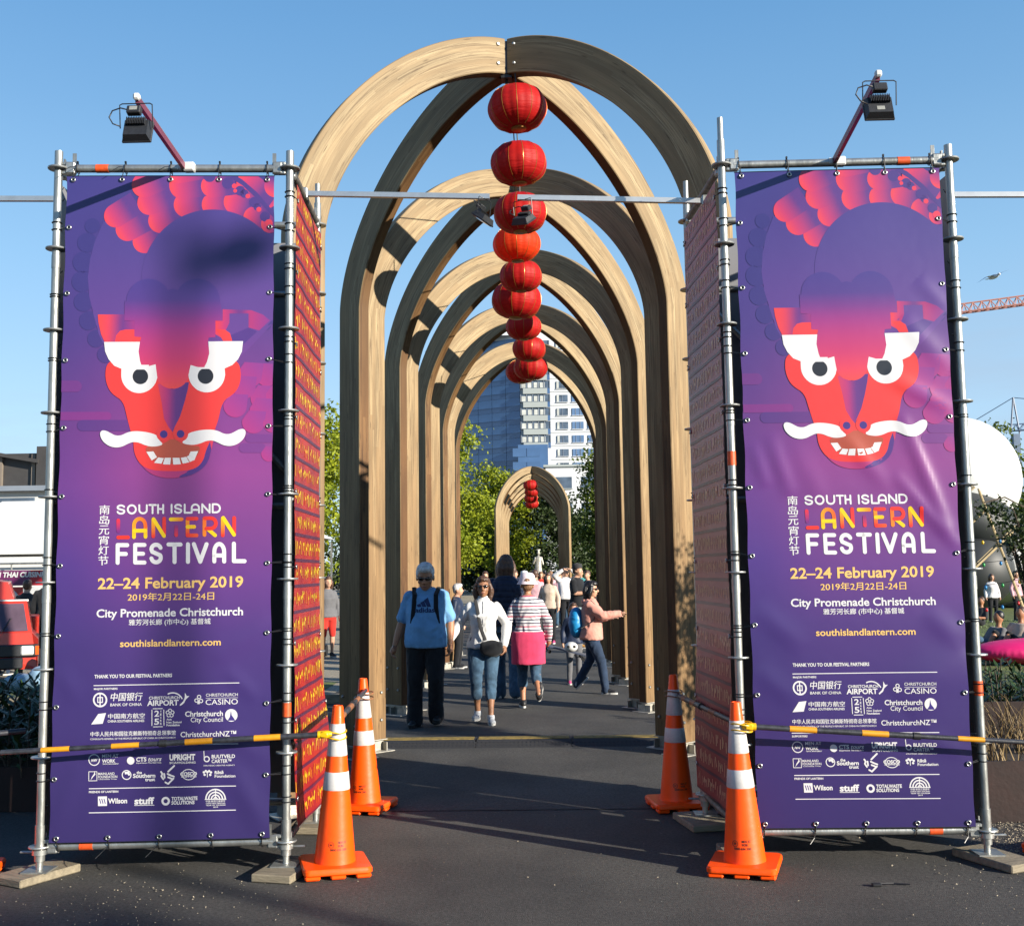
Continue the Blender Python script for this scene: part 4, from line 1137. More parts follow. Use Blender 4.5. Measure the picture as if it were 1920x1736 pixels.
    A.ring(834, 912, 28, 14, Wt, 2, S); T('TOTALWASTE', 872, 1043, 906, 902, 22, .03); T('SOLUTIONS', 872, 1024, 933, 929, 22, .03)
    for r in (68, 50, 32, 15): A.ring(1162, 896, r, 9 if r > 20 else 7, Wt, 2, S, a0=-180, a1=0)
    rule(1162, 832, 1162, 896, 6); rule(1094, 898, 1230, 895, 6)
    T('\u4e2d\u56fd-\u65b0\u897f\u5170\u65c5\u6e38\u5e74', 1098, 1225, 917, 914, 13, .01); T('CHINA-NEW ZEALAND', 1098, 1226, 928, 925, 7, .02); T('YEAR OF TOURISM', 1098, 1226, 940, 937, 7, .02); T('2019', 1147, 1178, 952, 950, 8, .02)
    rule(327, 995, 1293, 965)
    return A
ART = (poster_art(), lettering_art(), sponsor_art())

def crease(segs):
    def f(x, z):
        y = 0.0
        for (x0, z0, x1, z1, w, a) in segs:
            dx, dz = x1 - x0, z1 - z0; L2 = dx * dx + dz * dz
            t = ((x - x0) * dx + (z - z0) * dz) / L2
            if -0.15 < t < 1.15:
                tt = min(1, max(0, t)); d2 = (x - x0 - dx * tt) ** 2 + (z - z0 - dz * tt) ** 2
                if d2 < 9 * w * w:
                    y -= a * math.exp(-d2 / (w * w)) * (math.sin(PI * min(1, max(0, (t + .15) / 1.3))) ** .7)
        return y
    return f
def eyelet_spots():
    s = [(BW * (0.035 + 0.93 * i / 4), BH - .025, 'top') for i in range(5)] + [(BW * (0.035 + .93 * i / 4), .025, 'bottom') for i in range(5)]
    s += [(.025, BH - .32 - i * 0.405, 'left') for i in range(9)] + [(BW - .025, BH - .32 - i * 0.405, 'right') for i in range(9)]
    return s
def edge_pull(x, z):
    # the hem scallops in between the ties
    e = 0.006 * (1 - math.cos((BH - .32 - z) / 0.405 * 2 * PI)) / 2
    if x < 0.02: return e
    if x > BW - 0.02: return -e
    return 0.0
eye_mb = MB()
for i in range(1): eye_mb.tube([(0.011 * math.cos(2 * PI * k / 12), 0, 0.011 * math.sin(2 * PI * k / 12)) for k in range(12)], 0.0045, 6, closed=True)
eyelet_me = eye_mb.mesh('eyelet', M['eyelet'], True)
def make_banner(label, origin, cr, mat, group, F):
    t = thing('festival_banner', label, 'banner', origin, math.atan2(F[1][1] - F[0][1], F[1][0] - F[0][0]), group)
    wr = crease([(a, b, c_, d_, w_ * 1.3, h_ * .9) for a, b, c_, d_, w_, h_ in cr])
    def surf(x, z):
        bow = -0.010 * math.sin(PI * x / BW) * (0.4 + 0.6 * math.sin(PI * z / BH))
        return bow + 0.004 * noise.noise(Vector((x * 1.6, z * 1.1, origin[0]))) + wr(x, z)
    sheet('vinyl_sheet', mat, surf, t, bgcol, edge=edge_pull)
    for a, n in zip(ART, ('poster_picture', 'title_lettering', 'sponsor_panel')):
        build_art(a, n, mat, surf, t)
    for zz in (0, BH): MB().tube([(BW * k / 8, surf(BW * k / 8, zz), zz) for k in range(9)], 0.0025, 6).build('hem', M['zip'], t)
    c, s_ = math.cos(t.rotation_euler.z), math.sin(t.rotation_euler.z)
    def loc(P):   # world to banner space
        d = Vector(P) - Vector(origin); return Vector((d.x * c + d.y * s_, -d.x * s_ + d.y * c, d.z))
    for (x, z, side) in eyelet_spots():
        y = surf(x, z) - 0.006
        e = link('eyelet', eyelet_me, t, (x, y, z))
        mb = MB(); p = Vector((x, y, z))
        if side in ('top', 'bottom'):
            zt = (4.18 if side == 'top' else 0.18) - origin[2]
            yb = loc((F[0][0], F[0][1], 0)).y * (1 - x / BW) + loc((F[1][0], F[1][1], 0)).y * x / BW
            jx = random.uniform(-.012, .012)
            r = 0.030; sgn = 1 if side == 'top' else -1
            ring = [(x + jx, yb + r * math.cos(R(a)), zt + r * math.sin(R(a)) * 1.0) for a in range(0, 360, 30)]
            mb.tube(ring, 0.0032, 5, closed=True)
            mb.tube([(x, y - .004, z), (x + jx, yb - r, zt)], 0.0026, 5); mb.tube([(x + .004, y + .006, z), (x + jx + .006, yb + r * .2, zt - r * sgn)], 0.0026, 5)
            mb.box((x + jx, yb - .01, zt + (r + .006)), (.010, .012, .012))
            if random.random() < .35: mb.tube([(x + jx, yb - r, zt), (x + jx - .02, yb - r - .05, zt - .02), (x + jx - .05, yb - r - .07, zt - .05)], 0.002, 4)
        else:
            Fp = F[0] if side == 'left' else F[1]
            q = loc((Fp[0], Fp[1], 0)); sx = -1 if side == 'left' else 1
            jz = random.uniform(-.02, .015); r = 0.0285
            for dz in (0.0, random.choice((.014, .045, .05))):
                ring = [(q.x + r * math.cos(R(a)), q.y + r * math.sin(R(a)), z + jz + dz) for a in range(0, 360, 30)]
                mb.tube(ring, 0.0034, 5, closed=True)
            mb.tube([(x, y - .003, z), (q.x - sx * r, q.y - .012, z + jz)], 0.003, 5); mb.tube([(x, y + .004, z), (q.x - sx * r, q.y - .004, z + jz + .008)], 0.0024, 5)
        mb.build('cable_tie', M['zip'], t)
    return t
BG_ = 'purple festival poster banners'
left_cr = [(1.20, 0.45, 0.98, 0.62, .05, .006), (1.22, 0.05, 1.02, 0.42, .05, .008), (1.0, .95, 1.16, .80, .035, .006), (.05, .95, .15, .80, .04, .004), (0.95, 1.02, 1.22, 1.22, .04, .005), (.03, 0.1, .16, .4, .04, .004)]
right_cr = [(0.90, 2.02, 1.22, 1.62, .028, .010), (0.95, 2.36, 1.18, 1.72, .030, .012), (0.60, 2.28, 0.82, 1.98, .04, .008), (0.16, 2.26, .26, 1.95, .035, .010), (0.06, 2.22, .12, 2.0, .03, .008), (1.00, 2.95, 1.22, 2.70, .05, .010),
            (0.90, 2.62, 1.22, 2.44, .04, .010), (0.30, 2.2, 0.45, 1.9, .05, .006), (1.10, 3.2, 1.24, 3.05, .04, .006), (1.05, 1.22, 1.22, 1.05, .05, .009), (.06, 1.25, .28, 1.05, .05, .006), (0.9, 0.72, 1.2, 0.98, .10, .012), (.04, .9, .25, .72, .05, .006), (1.0, .5, 1.2, .42, .04, .005)]
make_banner('matt purple festival banner with dragon face and a dark blurry spot near its top', (-2.612, 6.30, 0.205), left_cr, M['vinyl'], BG_, LF)
make_banner('shiny creased purple festival banner with dragon face on the right scaffold tower', (1.442, 6.492, 0.205), right_cr, M['vinyl_gloss'], BG_, RF)

# ------------------------------------------------------------------ red side banners and dark-backed sheets
def side_art(pale=False):  # pale: strokes recoloured to carry the shade and sky sheen of the right side
    """brick courses of red with slanted orange and yellow strokes"""
    rd = random.Random(3)
    A = Art()
    W, H = 0.98, 3.83
    z = 0.0; row = 0
    while z < H:
        h = 0.155
        for k in range(-1, 9):
            x = k * 0.135 + (row % 2) * 0.06
            for j in range(3):
                xx = x + j * 0.042 + rd.uniform(-.006, .006)
                z0 = z + .03 + rd.uniform(0, .02) + .02 * (j == 1); z1 = z + h - .03 - rd.uniform(0, .03)
                tl_ = rd.uniform(-.012, .02); wd = rd.uniform(.010, .018)
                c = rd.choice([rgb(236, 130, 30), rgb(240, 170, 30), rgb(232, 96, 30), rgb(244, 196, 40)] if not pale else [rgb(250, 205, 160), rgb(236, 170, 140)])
                A.raw([[(xx, z0), (xx + wd, z0), (xx + wd + tl_, z1), (xx + tl_, z1)]], c, 1)
                if rd.random() < .4: A.raw([[(xx + wd, z0 + .03), (xx + wd + .02, z0 + .035), (xx + wd + .02, z0 + .055), (xx + wd, z0 + .05)]], rgb(250, 214, 40) if not pale else rgb(220, 180, 140), 1.2)
        A.raw([[(0, z - .010), (W, z - .010), (W, z + .010), (0, z + .010)]], rgb(84, 28, 66) if not pale else rgb(84, 40, 66), 2)
        z += h; row += 1
    return A
SIDE = side_art(); SIDE_SHADED = side_art(True)
def shaded_redcol(x, z):  # the red sheet with shade and sky reflection painted into its colour
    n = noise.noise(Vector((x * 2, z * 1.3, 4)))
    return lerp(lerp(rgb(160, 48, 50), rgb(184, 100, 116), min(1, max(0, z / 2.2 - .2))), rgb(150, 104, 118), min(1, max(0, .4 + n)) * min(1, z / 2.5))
def redcol(x, z):
    n = noise.noise(Vector((x * 6, z * 5, 1)))
    return lerp(rgb(150, 24, 40), rgb(184, 44, 34), min(1, max(0, .5 + n)))
def make_side(label, P0, P1, z0, H, flip, curl, group):
    """sheet from P0 (front) to P1 (back) seen from the walkway; flip=1 when the walkway lies on +X"""
    global BW, BH
    d = Vector((P1[0] - P0[0], P1[1] - P0[1])); W = d.length - .10
    bw, bh = BW, BH
    if flip > 0: o = Vector((P0[0], P0[1])) + d.normalized() * .05; ang = math.atan2(d.y, d.x)
    else: o = Vector((P1[0], P1[1])) - d.normalized() * .05; ang = math.atan2(-d.y, -d.x)
    t = thing('side_banner', label, 'banner', (o.x, o.y, z0), ang, group)
    BW, BH = W, H
    def surf(x, z):
        u = x / W if flip > 0 else 1 - x / W
        low = max(0.0, 1 - z / 1.1)
        y = 0.010 * noise.noise(Vector((x * 3, z * 2.2, 5 + flip))) + 0.02 * math.sin(z * 5 + u * 2) * low
        y -= curl * (low ** 1.5) * (.3 + u * .9)
        return y - .03
    sheet('printed_sheet', M['vinyl'], surf, t, redcol if flip > 0 else shaded_redcol, W, H, 30, 110, edge=lambda x, z: 0.012 * math.sin(z * 9) * (x / W if flip > 0 else x / W - 1) * (1 if z < 1.4 else .2))
    build_art(SIDE if flip > 0 else SIDE_SHADED, 'stroke_pattern', M['vinyl'], surf, t, .06, .0025)
    for side in (0, 1):
        for i in range(9):
            z = H - .1 - i * .45
            x = .02 if side == 0 else W - .02
            y = surf(x, z) - .006
            link('eyelet', eyelet_me, t, (x, y, z))
            q = Vector((-.05 if side == 0 else W + .05, 0, z)); r = .029
            mb = MB()
            for dz in (0, .03): mb.tube([(q.x + r * math.cos(R(a)), q.y + r * math.sin(R(a)), z + dz) for a in range(0, 360, 30)], 0.0034, 5, closed=True)
            mb.tube([(x, y - .003, z), (q.x, q.y - r, z)], 0.003, 5)
            mb.build('cable_tie', M['zip'], t)
    BW, BH = bw, bh
    return t
make_side('sunlit red banner with orange strokes, its bottom corner curling loose from the left tower', LF[1], LB_[1], .24, 3.86, 1, .10, 'red patterned banners on the inner tower sides')
make_side('shaded red banner with pale strokes on the inner side of the right tower', RF[0], RB_[0], .24, 3.86, -1, .04, 'red patterned banners on the inner tower sides')
def back_sheet(label, P0, P1, z0, z1):
    d = Vector((P1[0] - P0[0], P1[1] - P0[1])); W = d.length - .10; o = Vector(P0) + d.normalized() * .05
    t = thing('backing_banner', label, 'banner', (o.x, o.y, z0), math.atan2(d.y, d.x), 'banners facing away at the backs of the towers')
    H = z1 - z0
    sheet('printed_sheet', M['vinyl'], lambda x, z: .006 * noise.noise(Vector((x * 2, z * 2, P0[0]))), t, lambda x, z: rgb(80, 60, 140), W, H, 12, 40)
    for i in range(9):
        for x, sx in ((.02, -1), (W - .02, 1)):
            z = H - .1 - i * .45
            MB().tube([(x, 0, z), (x + sx * .045, .03, z)], .003, 5).build('cable_tie', M['zip'], t)
    return t
# their printed faces look outwards, the dark backs look into the tower
back_sheet('dark back of the rear banner seen through the gap in the left tower', LB_[1], LB_[0], .24, 4.05)
back_sheet('dark back of the rear banner seen through the gap in the right tower', RB_[1], RB_[0], .24, 4.05)
back_sheet('dark back of the outer side banner of the left tower', LB_[0], LF[0], .24, 4.10)
back_sheet('dark back of the outer side banner of the right tower', RF[1], RB_[1], .24, 4.10)
# ------------------------------------------------------------------ floodlights on their bars
def flood_meshes():
    """housing hangs below the yoke pivot, lens facing +Y and down"""
    b = MB()
    # tapered back shell: large front flange, smaller back
    def frus(x0, z0, z1, y0, x1, z2, z3, y1):
        P = [(-x0, y0, z0), (x0, y0, z0), (x0, y0, z1), (-x0, y0, z1), (-x1, y1, z2), (x1, y1, z2), (x1, y1, z3), (-x1, y1, z3)]
        b.add(P, [(0, 1, 2, 3), (7, 6, 5, 4), (0, 4, 5, 1), (1, 5, 6, 2), (2, 6, 7, 3), (3, 7, 4, 0)])
    frus(.085, -.065, .065, 0.0, .100, -.085, .085, 0.05)
    b.box((0, .058, 0), (.212, .018, .182), bev=.004)
    me_b = b.mesh('housing', M['housing'], True, R(25))
    fins = []
    for i in range(12):
        f = MB().box((-.066 + i * .012, -.012, .035), (.004, .026, .062)); fins.append(f)
    fin_me = MB().box((0, 0, 0), (.004, .026, .062)).mesh('cooling_fin', M['housing'])
    box_me = MB().box((0, 0, 0), (.10, .05, .065), bev=.006).mesh('driver_box', M['housing'], True, R(30))
    lens = MB().box((0, .069, 0), (.18, .006, .15), bev=.002).mesh('lens', M['glass_dark'])
    y = MB(); y.tube([(-.118, .02, -.01), (-.118, .0, .155), (-.10, 0, .165), (.10, 0, .165), (.118, 0, .155), (.118, .02, -.01)], .0045, 6, squash=(1, 1))
    yoke = y.mesh('yoke', M['black'])
    cab = MB().tube([(-.03, -.06, .10), (-.10, -.07, .115), (-.16, -.06, .10), (-.18, -.05, .05), (-.15, -.04, .0), (-.10, -.02, -.01)], .005, 6).mesh('cable', M['black'], True)
    stk = MB().box((0, 0, 0), (.055, .002, .032)).mesh('label_sticker', M['sticker'])
    return me_b, fin_me, box_me, lens, yoke, cab, stk
FL = flood_meshes()
def flood_head(parent, tilt=-28, sticker_low=False, s=1.0):
    """returns the yoke part with the housing on it"""
    yk = link('yoke', FL[4], parent, (0, 0, -.19 * s)); yk.scale = (s,) * 3
    h = link('housing', FL[0], parent, (0, 0, -.200 * s), (R(tilt), 0, 0)); h.scale = (s,) * 3
    for i in range(12): link('cooling_fin', FL[1], h, (-.066 + i * .012, -.012, .045))
    link('driver_box', FL[2], h, (-.005, -.05, .105))
    link('lens', FL[3], h)
    link('label_sticker', FL[6], h, (-.005, -.0765, .108) if not sticker_low else (0, -.0015, -.03))
    link('cable', FL[5], h)
    return h
def arm_light(label, base, tip, wire_sign=1, sticker_low=False):
    b = Vector(base); e = Vector(tip); d = (e - b).normalized()
    t = thing('floodlight', label, 'floodlight', base, 0, 'floodlights held out on the scaffold towers')
    L_ = (e - b).length
    arm = MB()
    q = d.to_track_quat('Y', 'Z').to_matrix()
    arm.box((e - b) / 2, (0.022, L_, 0.036), M=q)
    arm.build('arm', M['bar_red'], t)
    cap = MB(); cap.box((e - b) / 2 + q @ Vector((0, 0, .0195)), (0.023, L_ + .004, 0.003), M=q)
    cap.build('top_flange', M['alu'], t)
    br = MB(); br.box((.032, .0, 0.0), (0.07, .056, .056), bev=.008); br.box((-.025, 0, .0), (.03, .045, .04), bev=.006)
    br.build('bracket', M['white'], t)
    j = MB(); j.box((e - b) + q @ Vector((0, .012, .012)), (0.034, .034, .036), M=q, bev=.008)
    j.build('end_block', M['white'], t)
    hd = link('lamp_head', None, t, (e - b) + Vector((0, -.02, -.01))); hd.empty_display_size = .05
    flood_head(hd, -18, sticker_low, .72)
    return t
# heads are direct parts: flatten the helper empties
def flatten(t):
    for c in list(children_of(t)):
        if c.name.startswith('lamp_head'):
            for g in children_of(c):
                g.parent = t; g.location = g.location + c.location
            bpy.data.objects.remove(c)
fl1 = arm_light('black floodlight on a mauve arm above the left banner, cable looped out to its side', (-1.915, 6.36, 4.18), (-1.848, 5.40, 4.175)); flatten(fl1)
fl2 = arm_light('black floodlight on a mauve arm above the right banner, silver label low on its back', (2.065, 6.525, 4.185), (1.985, 5.40, 4.20), sticker_low=True); flatten(fl2)

def beam_light(label, p0, p1, hang, rz, name='floodlight'):
    """square aluminium bar from the tower out over the path with a small floodlight under its end"""
    p0 = Vector(p0); p1 = Vector(p1); d = (p1 - p0)
    t = thing('beam_floodlight', label, 'floodlight', p0, 0, 'aluminium bars with hanging floodlights')
    q = d.normalized().to_track_quat('X', 'Z').to_matrix()
    MB().box(d / 2, (d.length, .032, .032), M=q).build('bar', M['alu'], t)
    MB().box((0, 0, 0), (.05, .06, .075), bev=.008).build('clamp', M['galv'], t)
    if hang:
        h = flood_head(t, -12)
        off = d - d.normalized() * .03
        for c in children_of(t):
            if c.name.startswith(('yoke', 'housing')):
                c.rotation_euler = (c.rotation_euler.x, 0, R(rz))
                c.location = c.location * .62 + off; c.scale = (.62,) * 3
        for c in children_of(t):
            if c.name.startswith('housing'): c.rotation_euler = (R(-55), R(8), R(rz))
    return t
beam_light('aluminium bar from the left tower with a small floodlight tipped left at its end', (-1.30, 6.92, 4.20), (-.078, 6.90, 4.145), True, 60)
beam_light('aluminium bar from the right tower with a small floodlight pointing at the ground', (1.34, 6.98, 4.11), (.105, 6.90, 4.135), True, -35)
beam_light('aluminium bar reaching out of the picture from the left tower', (-2.70, 6.90, 4.19), (-4.2, 6.88, 4.22), False, 0)
beam_light('aluminium bar reaching out of the picture from the right tower', (2.73, 6.95, 4.11), (4.3, 6.90, 4.06), False, 0)

# ------------------------------------------------------------------ traffic cones
def cone_meshes():
    H = 0.90
    def rad(z): return 0.137 - (0.137 - 0.030) * (z / H) if z > .06 else .137
    z0 = 0.075
    def rr(z): return 0.116 + (0.029 - 0.116) * ((z - z0) / (0.94 - z0))
    body = MB(); body.lathe([(rr(.075) + .004, .060), (rr(.09), .095), (rr(.40), .40), (rr(.70), .70), (rr(.93), .93), (.026, .938), (.020, .938), (.018, .90)], n=40)
    base = MB()
    pts = []
    for (cx, cy, a0) in ((.158, .158, 0), (-.158, .158, 90), (-.158, -.158, 180), (.158, -.158, 270)):
        for k in range(6): pts.append((cx + .035 * math.cos(R(a0 + 18 * k)), cy + .035 * math.sin(R(a0 + 18 * k))))
    n = len(pts)
    def ringz(s, z): return [(x * s, y * s, z) for x, y in pts]
    V = ringz(.97, .026) + ringz(1.0, .032) + ringz(1.0, .052) + ringz(.965, .062)
    F = [tuple(reversed(range(n)))] + [(i + j * n, (i + 1) % n + j * n, (i + 1) % n + (j + 1) * n, i + (j + 1) * n) for j in range(3) for i in range(n)] + [tuple(range(3 * n, 4 * n))]
    base.add(V, F)
    for sx in (-1, 0, 1):
        for sy in (-1, 0, 1):
            if sx or sy: base.box((sx * .142, sy * .142, .014), (.085, .085, .026), bev=.008)
    def band(a, b, nm):
        return MB().lathe([(rr(a) + .0008, a), (rr(a) + .0022, a + .003), (rr(b) + .0022, b - .003), (rr(b) + .0008, b)], n=40).mesh(nm, M['refl'], True, R(50))
    return body.mesh('cone_body', M['orange'], True, R(40)), base.mesh('cone_base', M['orange'], True, R(35)), band(.655, .835, 'upper_band'), band(.465, .565, 'lower_band'), rr
CB, CBASE, BAND1, BAND2, cone_r = cone_meshes()
def cone_print():
    """small black maker's print wrapped on the body, drawn around the front"""
    bm_v = []; bm_f = []
    def wrap(polys, w, h, cx, zc, W_, H_):
        for pl in polys:
            idx = []
            for (x, z) in pl:
                zz = zc + z / h * H_; r = cone_r(zz) + .0012
                a = -PI / 2 + (cx + (x / w - .5) * W_) / r
                bm_v.append((r * math.cos(a), r * math.sin(a), zz)); idx.append(len(bm_v) - 1)
            bm_f.append(idx)
    for txt, cx, zc, W_, H_ in (('MEN AT', .028, .178, .05, .013), ('WORK', .020, .160, .036, .013), ('0800 636 208', .006, .140, .095, .012), ('NW', -.036, .166, .016, .012)):
        p, w, h = text_polys(txt, .03); wrap(p, w, h, cx, zc, W_, H_)
    ring = [[(.5 + .5 * math.cos(R(a)), .5 + .5 * math.sin(R(a))), (.5 + .5 * math.cos(R(a + 20)), .5 + .5 * math.sin(R(a + 20))), (.5 + .42 * math.cos(R(a + 20)), .5 + .42 * math.sin(R(a + 20))), (.5 + .42 * math.cos(R(a)), .5 + .42 * math.sin(R(a)))] for a in range(0, 360, 20)]
    wrap(ring, 1, 1, -.036, .155, .034, .034)
    me = bpy.data.meshes.new('maker_print'); me.from_pydata(bm_v, [], bm_f); me.materials.append(M['darkprint'])
    return me
CPRINT = cone_print()
def make_cone(label, x, y, rz, lean=(0, 0)):
    t = thing('traffic_cone', label, 'traffic cone', (x, y, 0.004), 0, 'orange traffic cones')
    t.rotation_euler = (lean[0], lean[1], rz)
    link('cone_base', CBASE, t); link('cone_body', CB, t); link('reflective_band', BAND1, t); link('reflective_band', BAND2, t)
    link('maker_print', CPRINT, t)
    return t
make_cone('front left orange traffic cone, foremost of the pair beside the left tower', -1.0, 6.42, .30, (0, .02))
make_cone('rear left orange traffic cone, standing behind the front one near the timber leg', -1.085, 8.05, -.25, (0, -.015))
make_cone('front right orange traffic cone, the brightest one, beside the shiny banner', 1.34, 6.36, -.30, (0, -.025))
make_cone('rear right orange traffic cone in the shade, before the second timber leg', 1.165, 8.02, .15)
make_cone('orange traffic cone cut off by the left edge of the picture', -3.13, 6.35, .2)
make_cone('orange traffic cone cut off by the right edge of the picture', 3.28, 6.62, .5)

# ------------------------------------------------------------------ cone bars
def cone_bar(label, p0, p1, bands, r=.0165, joint=.5, cap0=False, cap1=False, loop0=None, loop1=None, dirty=False):
    p0 = Vector(p0); p1 = Vector(p1); d = p1 - p0; L_ = d.length; u = d.normalized()
    t = thing('cone_bar', label, 'barrier pole', p0, 0, 'black and yellow barrier poles between cones')
    MB().tube([(0, 0, 0), u * L_ * joint], r, 14).build('outer_tube', M['blackpole'], t, True, R(40))
    MB().tube([u * L_ * joint, d], r * .84, 14).build('inner_tube', M['blackpole'], t, True, R(40))
    c = MB(); c.tube([u * (L_ * joint - .02), u * (L_ * joint + .02)], r * 1.25, 14); c.build('joint_collar', M['black'], t, True, R(40))
    for (f0, f1) in bands:
        rr_ = (r if (f0 + f1) / 2 < joint else r * .84) + .0012
        MB().tube([d * f0, d * f1], rr_, 14).build('yellow_sleeve', M['yellow'] if not dirty else M['dirty_yellow'], t, True, R(40))
    for on, pe, du in ((cap0, Vector((0, 0, 0)), -u), (cap1, d, u)):
        if on:
            k = MB(); k.tube([pe - du * .01, pe + du * .05, pe + du * .07], [r * 1.3, r * 1.3, r * .8], 14); k.box(pe + du * .03, (.05, .05, .038), bev=.008)
            k.build('end_cap', M['yellowcap'], t, True, R(40))
    for lp in (loop0, loop1):
        if lp:
            (cx, cy, cz, rad) = lp
            k = MB()
            for dz in (0, .035):
                k = MB(); k.tube([(cx + rad * math.cos(R(a)) - p0.x, cy + rad * math.sin(R(a)) - p0.y, cz + dz - p0.z + .006 * math.sin(R(a * 2))) for a in range(0, 360, 20)], .0045, 6, closed=True)
                k.build('loop', M['yellowcap'] if not dirty else M['dirty_yellow'], t, True)
    return t
M['dirty_yellow'] = pbr('dirty_orange_brown', (0.33, 0.13, 0.05), 0.6, 0, .5, 30)
cl = Vector((-.985, 6.36, .80))
cone_bar('black and yellow pole crossing the foot of the left banner', (-1.070, 6.322, .790), (-2.795, 6.08, .748),
         [(.126, .211), (.343, .430), (.574, .660), (.790, .877)], joint=.50, cap0=True, loop0=(-.995, 6.415, .76, .062))
cone_bar('black and yellow pole crossing the foot of the right banner', (1.410, 6.325, .806), (2.938, 6.34, .700),
         [(.131, .231), (.398, .496), (.751, .849)], joint=.60, cap0=True, loop0=(1.345, 6.355, .785, .062))
cone_bar('second barrier pole at the left picture edge, behind the first', (-2.88, 6.55, .80), (-4.1, 5.9, .76), [(.2, .32), (.6, .75)], joint=.7)
cone_bar('short grimy pole tied between the two left cones', (-1.00, 6.48, .84), (-1.07, 8.0, .86), [(.1, .2), (.35, .45), (.6, .7)], r=.018, joint=.5, loop1=(-1.085, 8.05, .80, .062), dirty=True)
cone_bar('grimy pole running from the rear right cone to the front right one', (1.19, 7.93, .80), (1.32, 6.45, .815), [(.1, .18), (.28, .36), (.62, .72)], r=.018, joint=.45, loop0=(1.165, 8.02, .79, .062), dirty=True)

# ------------------------------------------------------------------ cable ramp across the path, drain cover
rp = thing('cable_ramp', 'low black cable ramp with a worn yellow top line across the path', 'cable ramp', (0.02, 11.02, .004))
M['rubber'] = pbr('black_rubber', (0.03, 0.03, 0.032), .75, 0, .2, 30, .3, 60)
M['wornyellow'] = pbr('worn_yellow_line', (0.32, 0.22, 0.045), .8, 0, .5, 18, detail=8)
for i in range(3):
    x0 = -1.40 + i * .945; x1 = x0 + .93
    a = MB(); a.add([(x0, -.26, 0), (x1, -.26, 0), (x1, -.09, .055), (x0, -.09, .055), (x1, .09, .055), (x0, .09, .055), (x1, .26, 0), (x0, .26, 0)],
                    [(0, 1, 2, 3), (3, 2, 4, 5), (5, 4, 6, 7), (0, 3, 5, 7), (1, 6, 4, 2), (0, 7, 6, 1)])
    s = a.build('ramp_section', M['rubber'], rp)
    MB().box(((x0 + x1) / 2, 0, .0575), (.90, .15, .005)).build('yellow_lid', M['wornyellow'], s)
# tread studs
st = MB()
for i in range(70):
    for j in range(2):
        x = -1.36 + i * .04
        st.add([(x, -.23 + j * .06, .012 + j * .02), (x + .022, -.23 + j * .06, .012 + j * .02), (x + .022, -.20 + j * .06, .023 + j * .02), (x, -.20 + j * .06, .023 + j * .02), (x, -.23 + j * .06, .004), (x + .022, -.23 + j * .06, .004)], [(0, 1, 2, 3), (0, 4, 5, 1)])
o = st.build('tread_studs', M['rubber'], rp); o['kind'] = 'stuff'

# ------------------------------------------------------------------ loose stones, twigs on the ground
rd = random.Random(11)
peb = MB()
def pebble(x, y, r, z=.003):
    M3 = Matrix.Rotation(rd.uniform(0, 6.28), 3, 'Z') @ Matrix.Diagonal((rd.uniform(.7, 1.3), rd.uniform(.7, 1.2), rd.uniform(.5, .9)))
    vs = [M3 @ Vector(p) * r for p in ((1, 0, 0), (-.4, .9, 0), (-.5, -.8, 0), (.1, .1, .9), (0, 0, -.8))]
    peb.add([v + Vector((x, y, z + r * .4)) for v in vs], [(0, 1, 3), (1, 2, 3), (2, 0, 3), (1, 0, 4), (2, 1, 4), (0, 2, 4)])
for i in range(260):
    x = rd.uniform(-3.6, 3.6); y = rd.uniform(4.2, 8); pebble(x, y, rd.choice((.002, .003, .003, .004, .006)))
for i in range(420):        # thicker at the right edge by the planter
    x = 3.4 - abs(rd.gauss(0, .55)); y = rd.gauss(6.1, .55)
    if y < 7.2: pebble(x, y, rd.choice((.003, .004, .005, .007)))
for i in range(220): pebble(rd.gauss(-2.0, .5), rd.gauss(5.9, .3), rd.choice((.003, .004, .006)))
for i in range(1500): pebble(rd.uniform(2.88, 3.5), rd.uniform(6.3, 7.5), rd.choice((.004, .006, .008)))
o = peb.build('gravel', M['gravel'], None); tag(o, 'small pale stones scattered over the asphalt', 'gravel', kind='stuff')
tw = MB(); tw.tube([(1.42, 5.30, .012), (1.48, 5.24, .014), (1.53, 5.20, .010)], .003, 5)
tag(tw.build('twig', M['black']), 'thin dark twig lying on the asphalt in the right foreground', 'twig')
tw = MB(); tw.box((1.98, 6.05, .010), (.05, .03, .016), bev=.004); tw.tube([(1.99, 6.06, .012), (2.08, 6.08, .008), (2.16, 6.06, .008)], .004, 5)
tag(tw.build('black_clip', M['black']), 'small black plastic scrap below the right banner', 'litter')
# ------------------------------------------------------------------ far setting: buildings
def px_quad(mb, c, sx, sz, y, th=.12, mi=0): mb.box((c[0], y, c[1]), (sx, th, sz), mi=mi)
M['glass_blue'] = pbr('blue_curtain_glass', (0.09, 0.21, 0.44), 0.08, 0.0, 0.25, 0.12, spec=.8)
M['glass_blue2'] = pbr('deep_blue_glass', (0.07, 0.15, 0.32), 0.08, 0.0, 0.2, 0.12, spec=.8)
M['cladding'] = pbr('white_cladding', (0.80, 0.82, 0.84), 0.5, 0, 0.04, 0.1)
M['spandrel'] = pbr('grey_green_spandrel', (0.42, 0.46, 0.45), 0.5, 0, 0.06, 0.1)
M['window_dark'] = pbr('dark_window_glass', (0.10, 0.14, 0.20), 0.15, 0.0, 0.6, 0.35)
M['window_blue'] = pbr('blue_window_glass', (0.14, 0.24, 0.42), 0.12, 0.0, 0.25, 0.3)
M['curtain'] = pbr('pale_curtain', (0.62, 0.64, 0.60), 0.8, 0, 0.3, 0.5)
M['mullion'] = pbr('grey_mullion', (0.30, 0.34, 0.40), 0.5, 0.2, 0.1, 1)
TY = 262.0
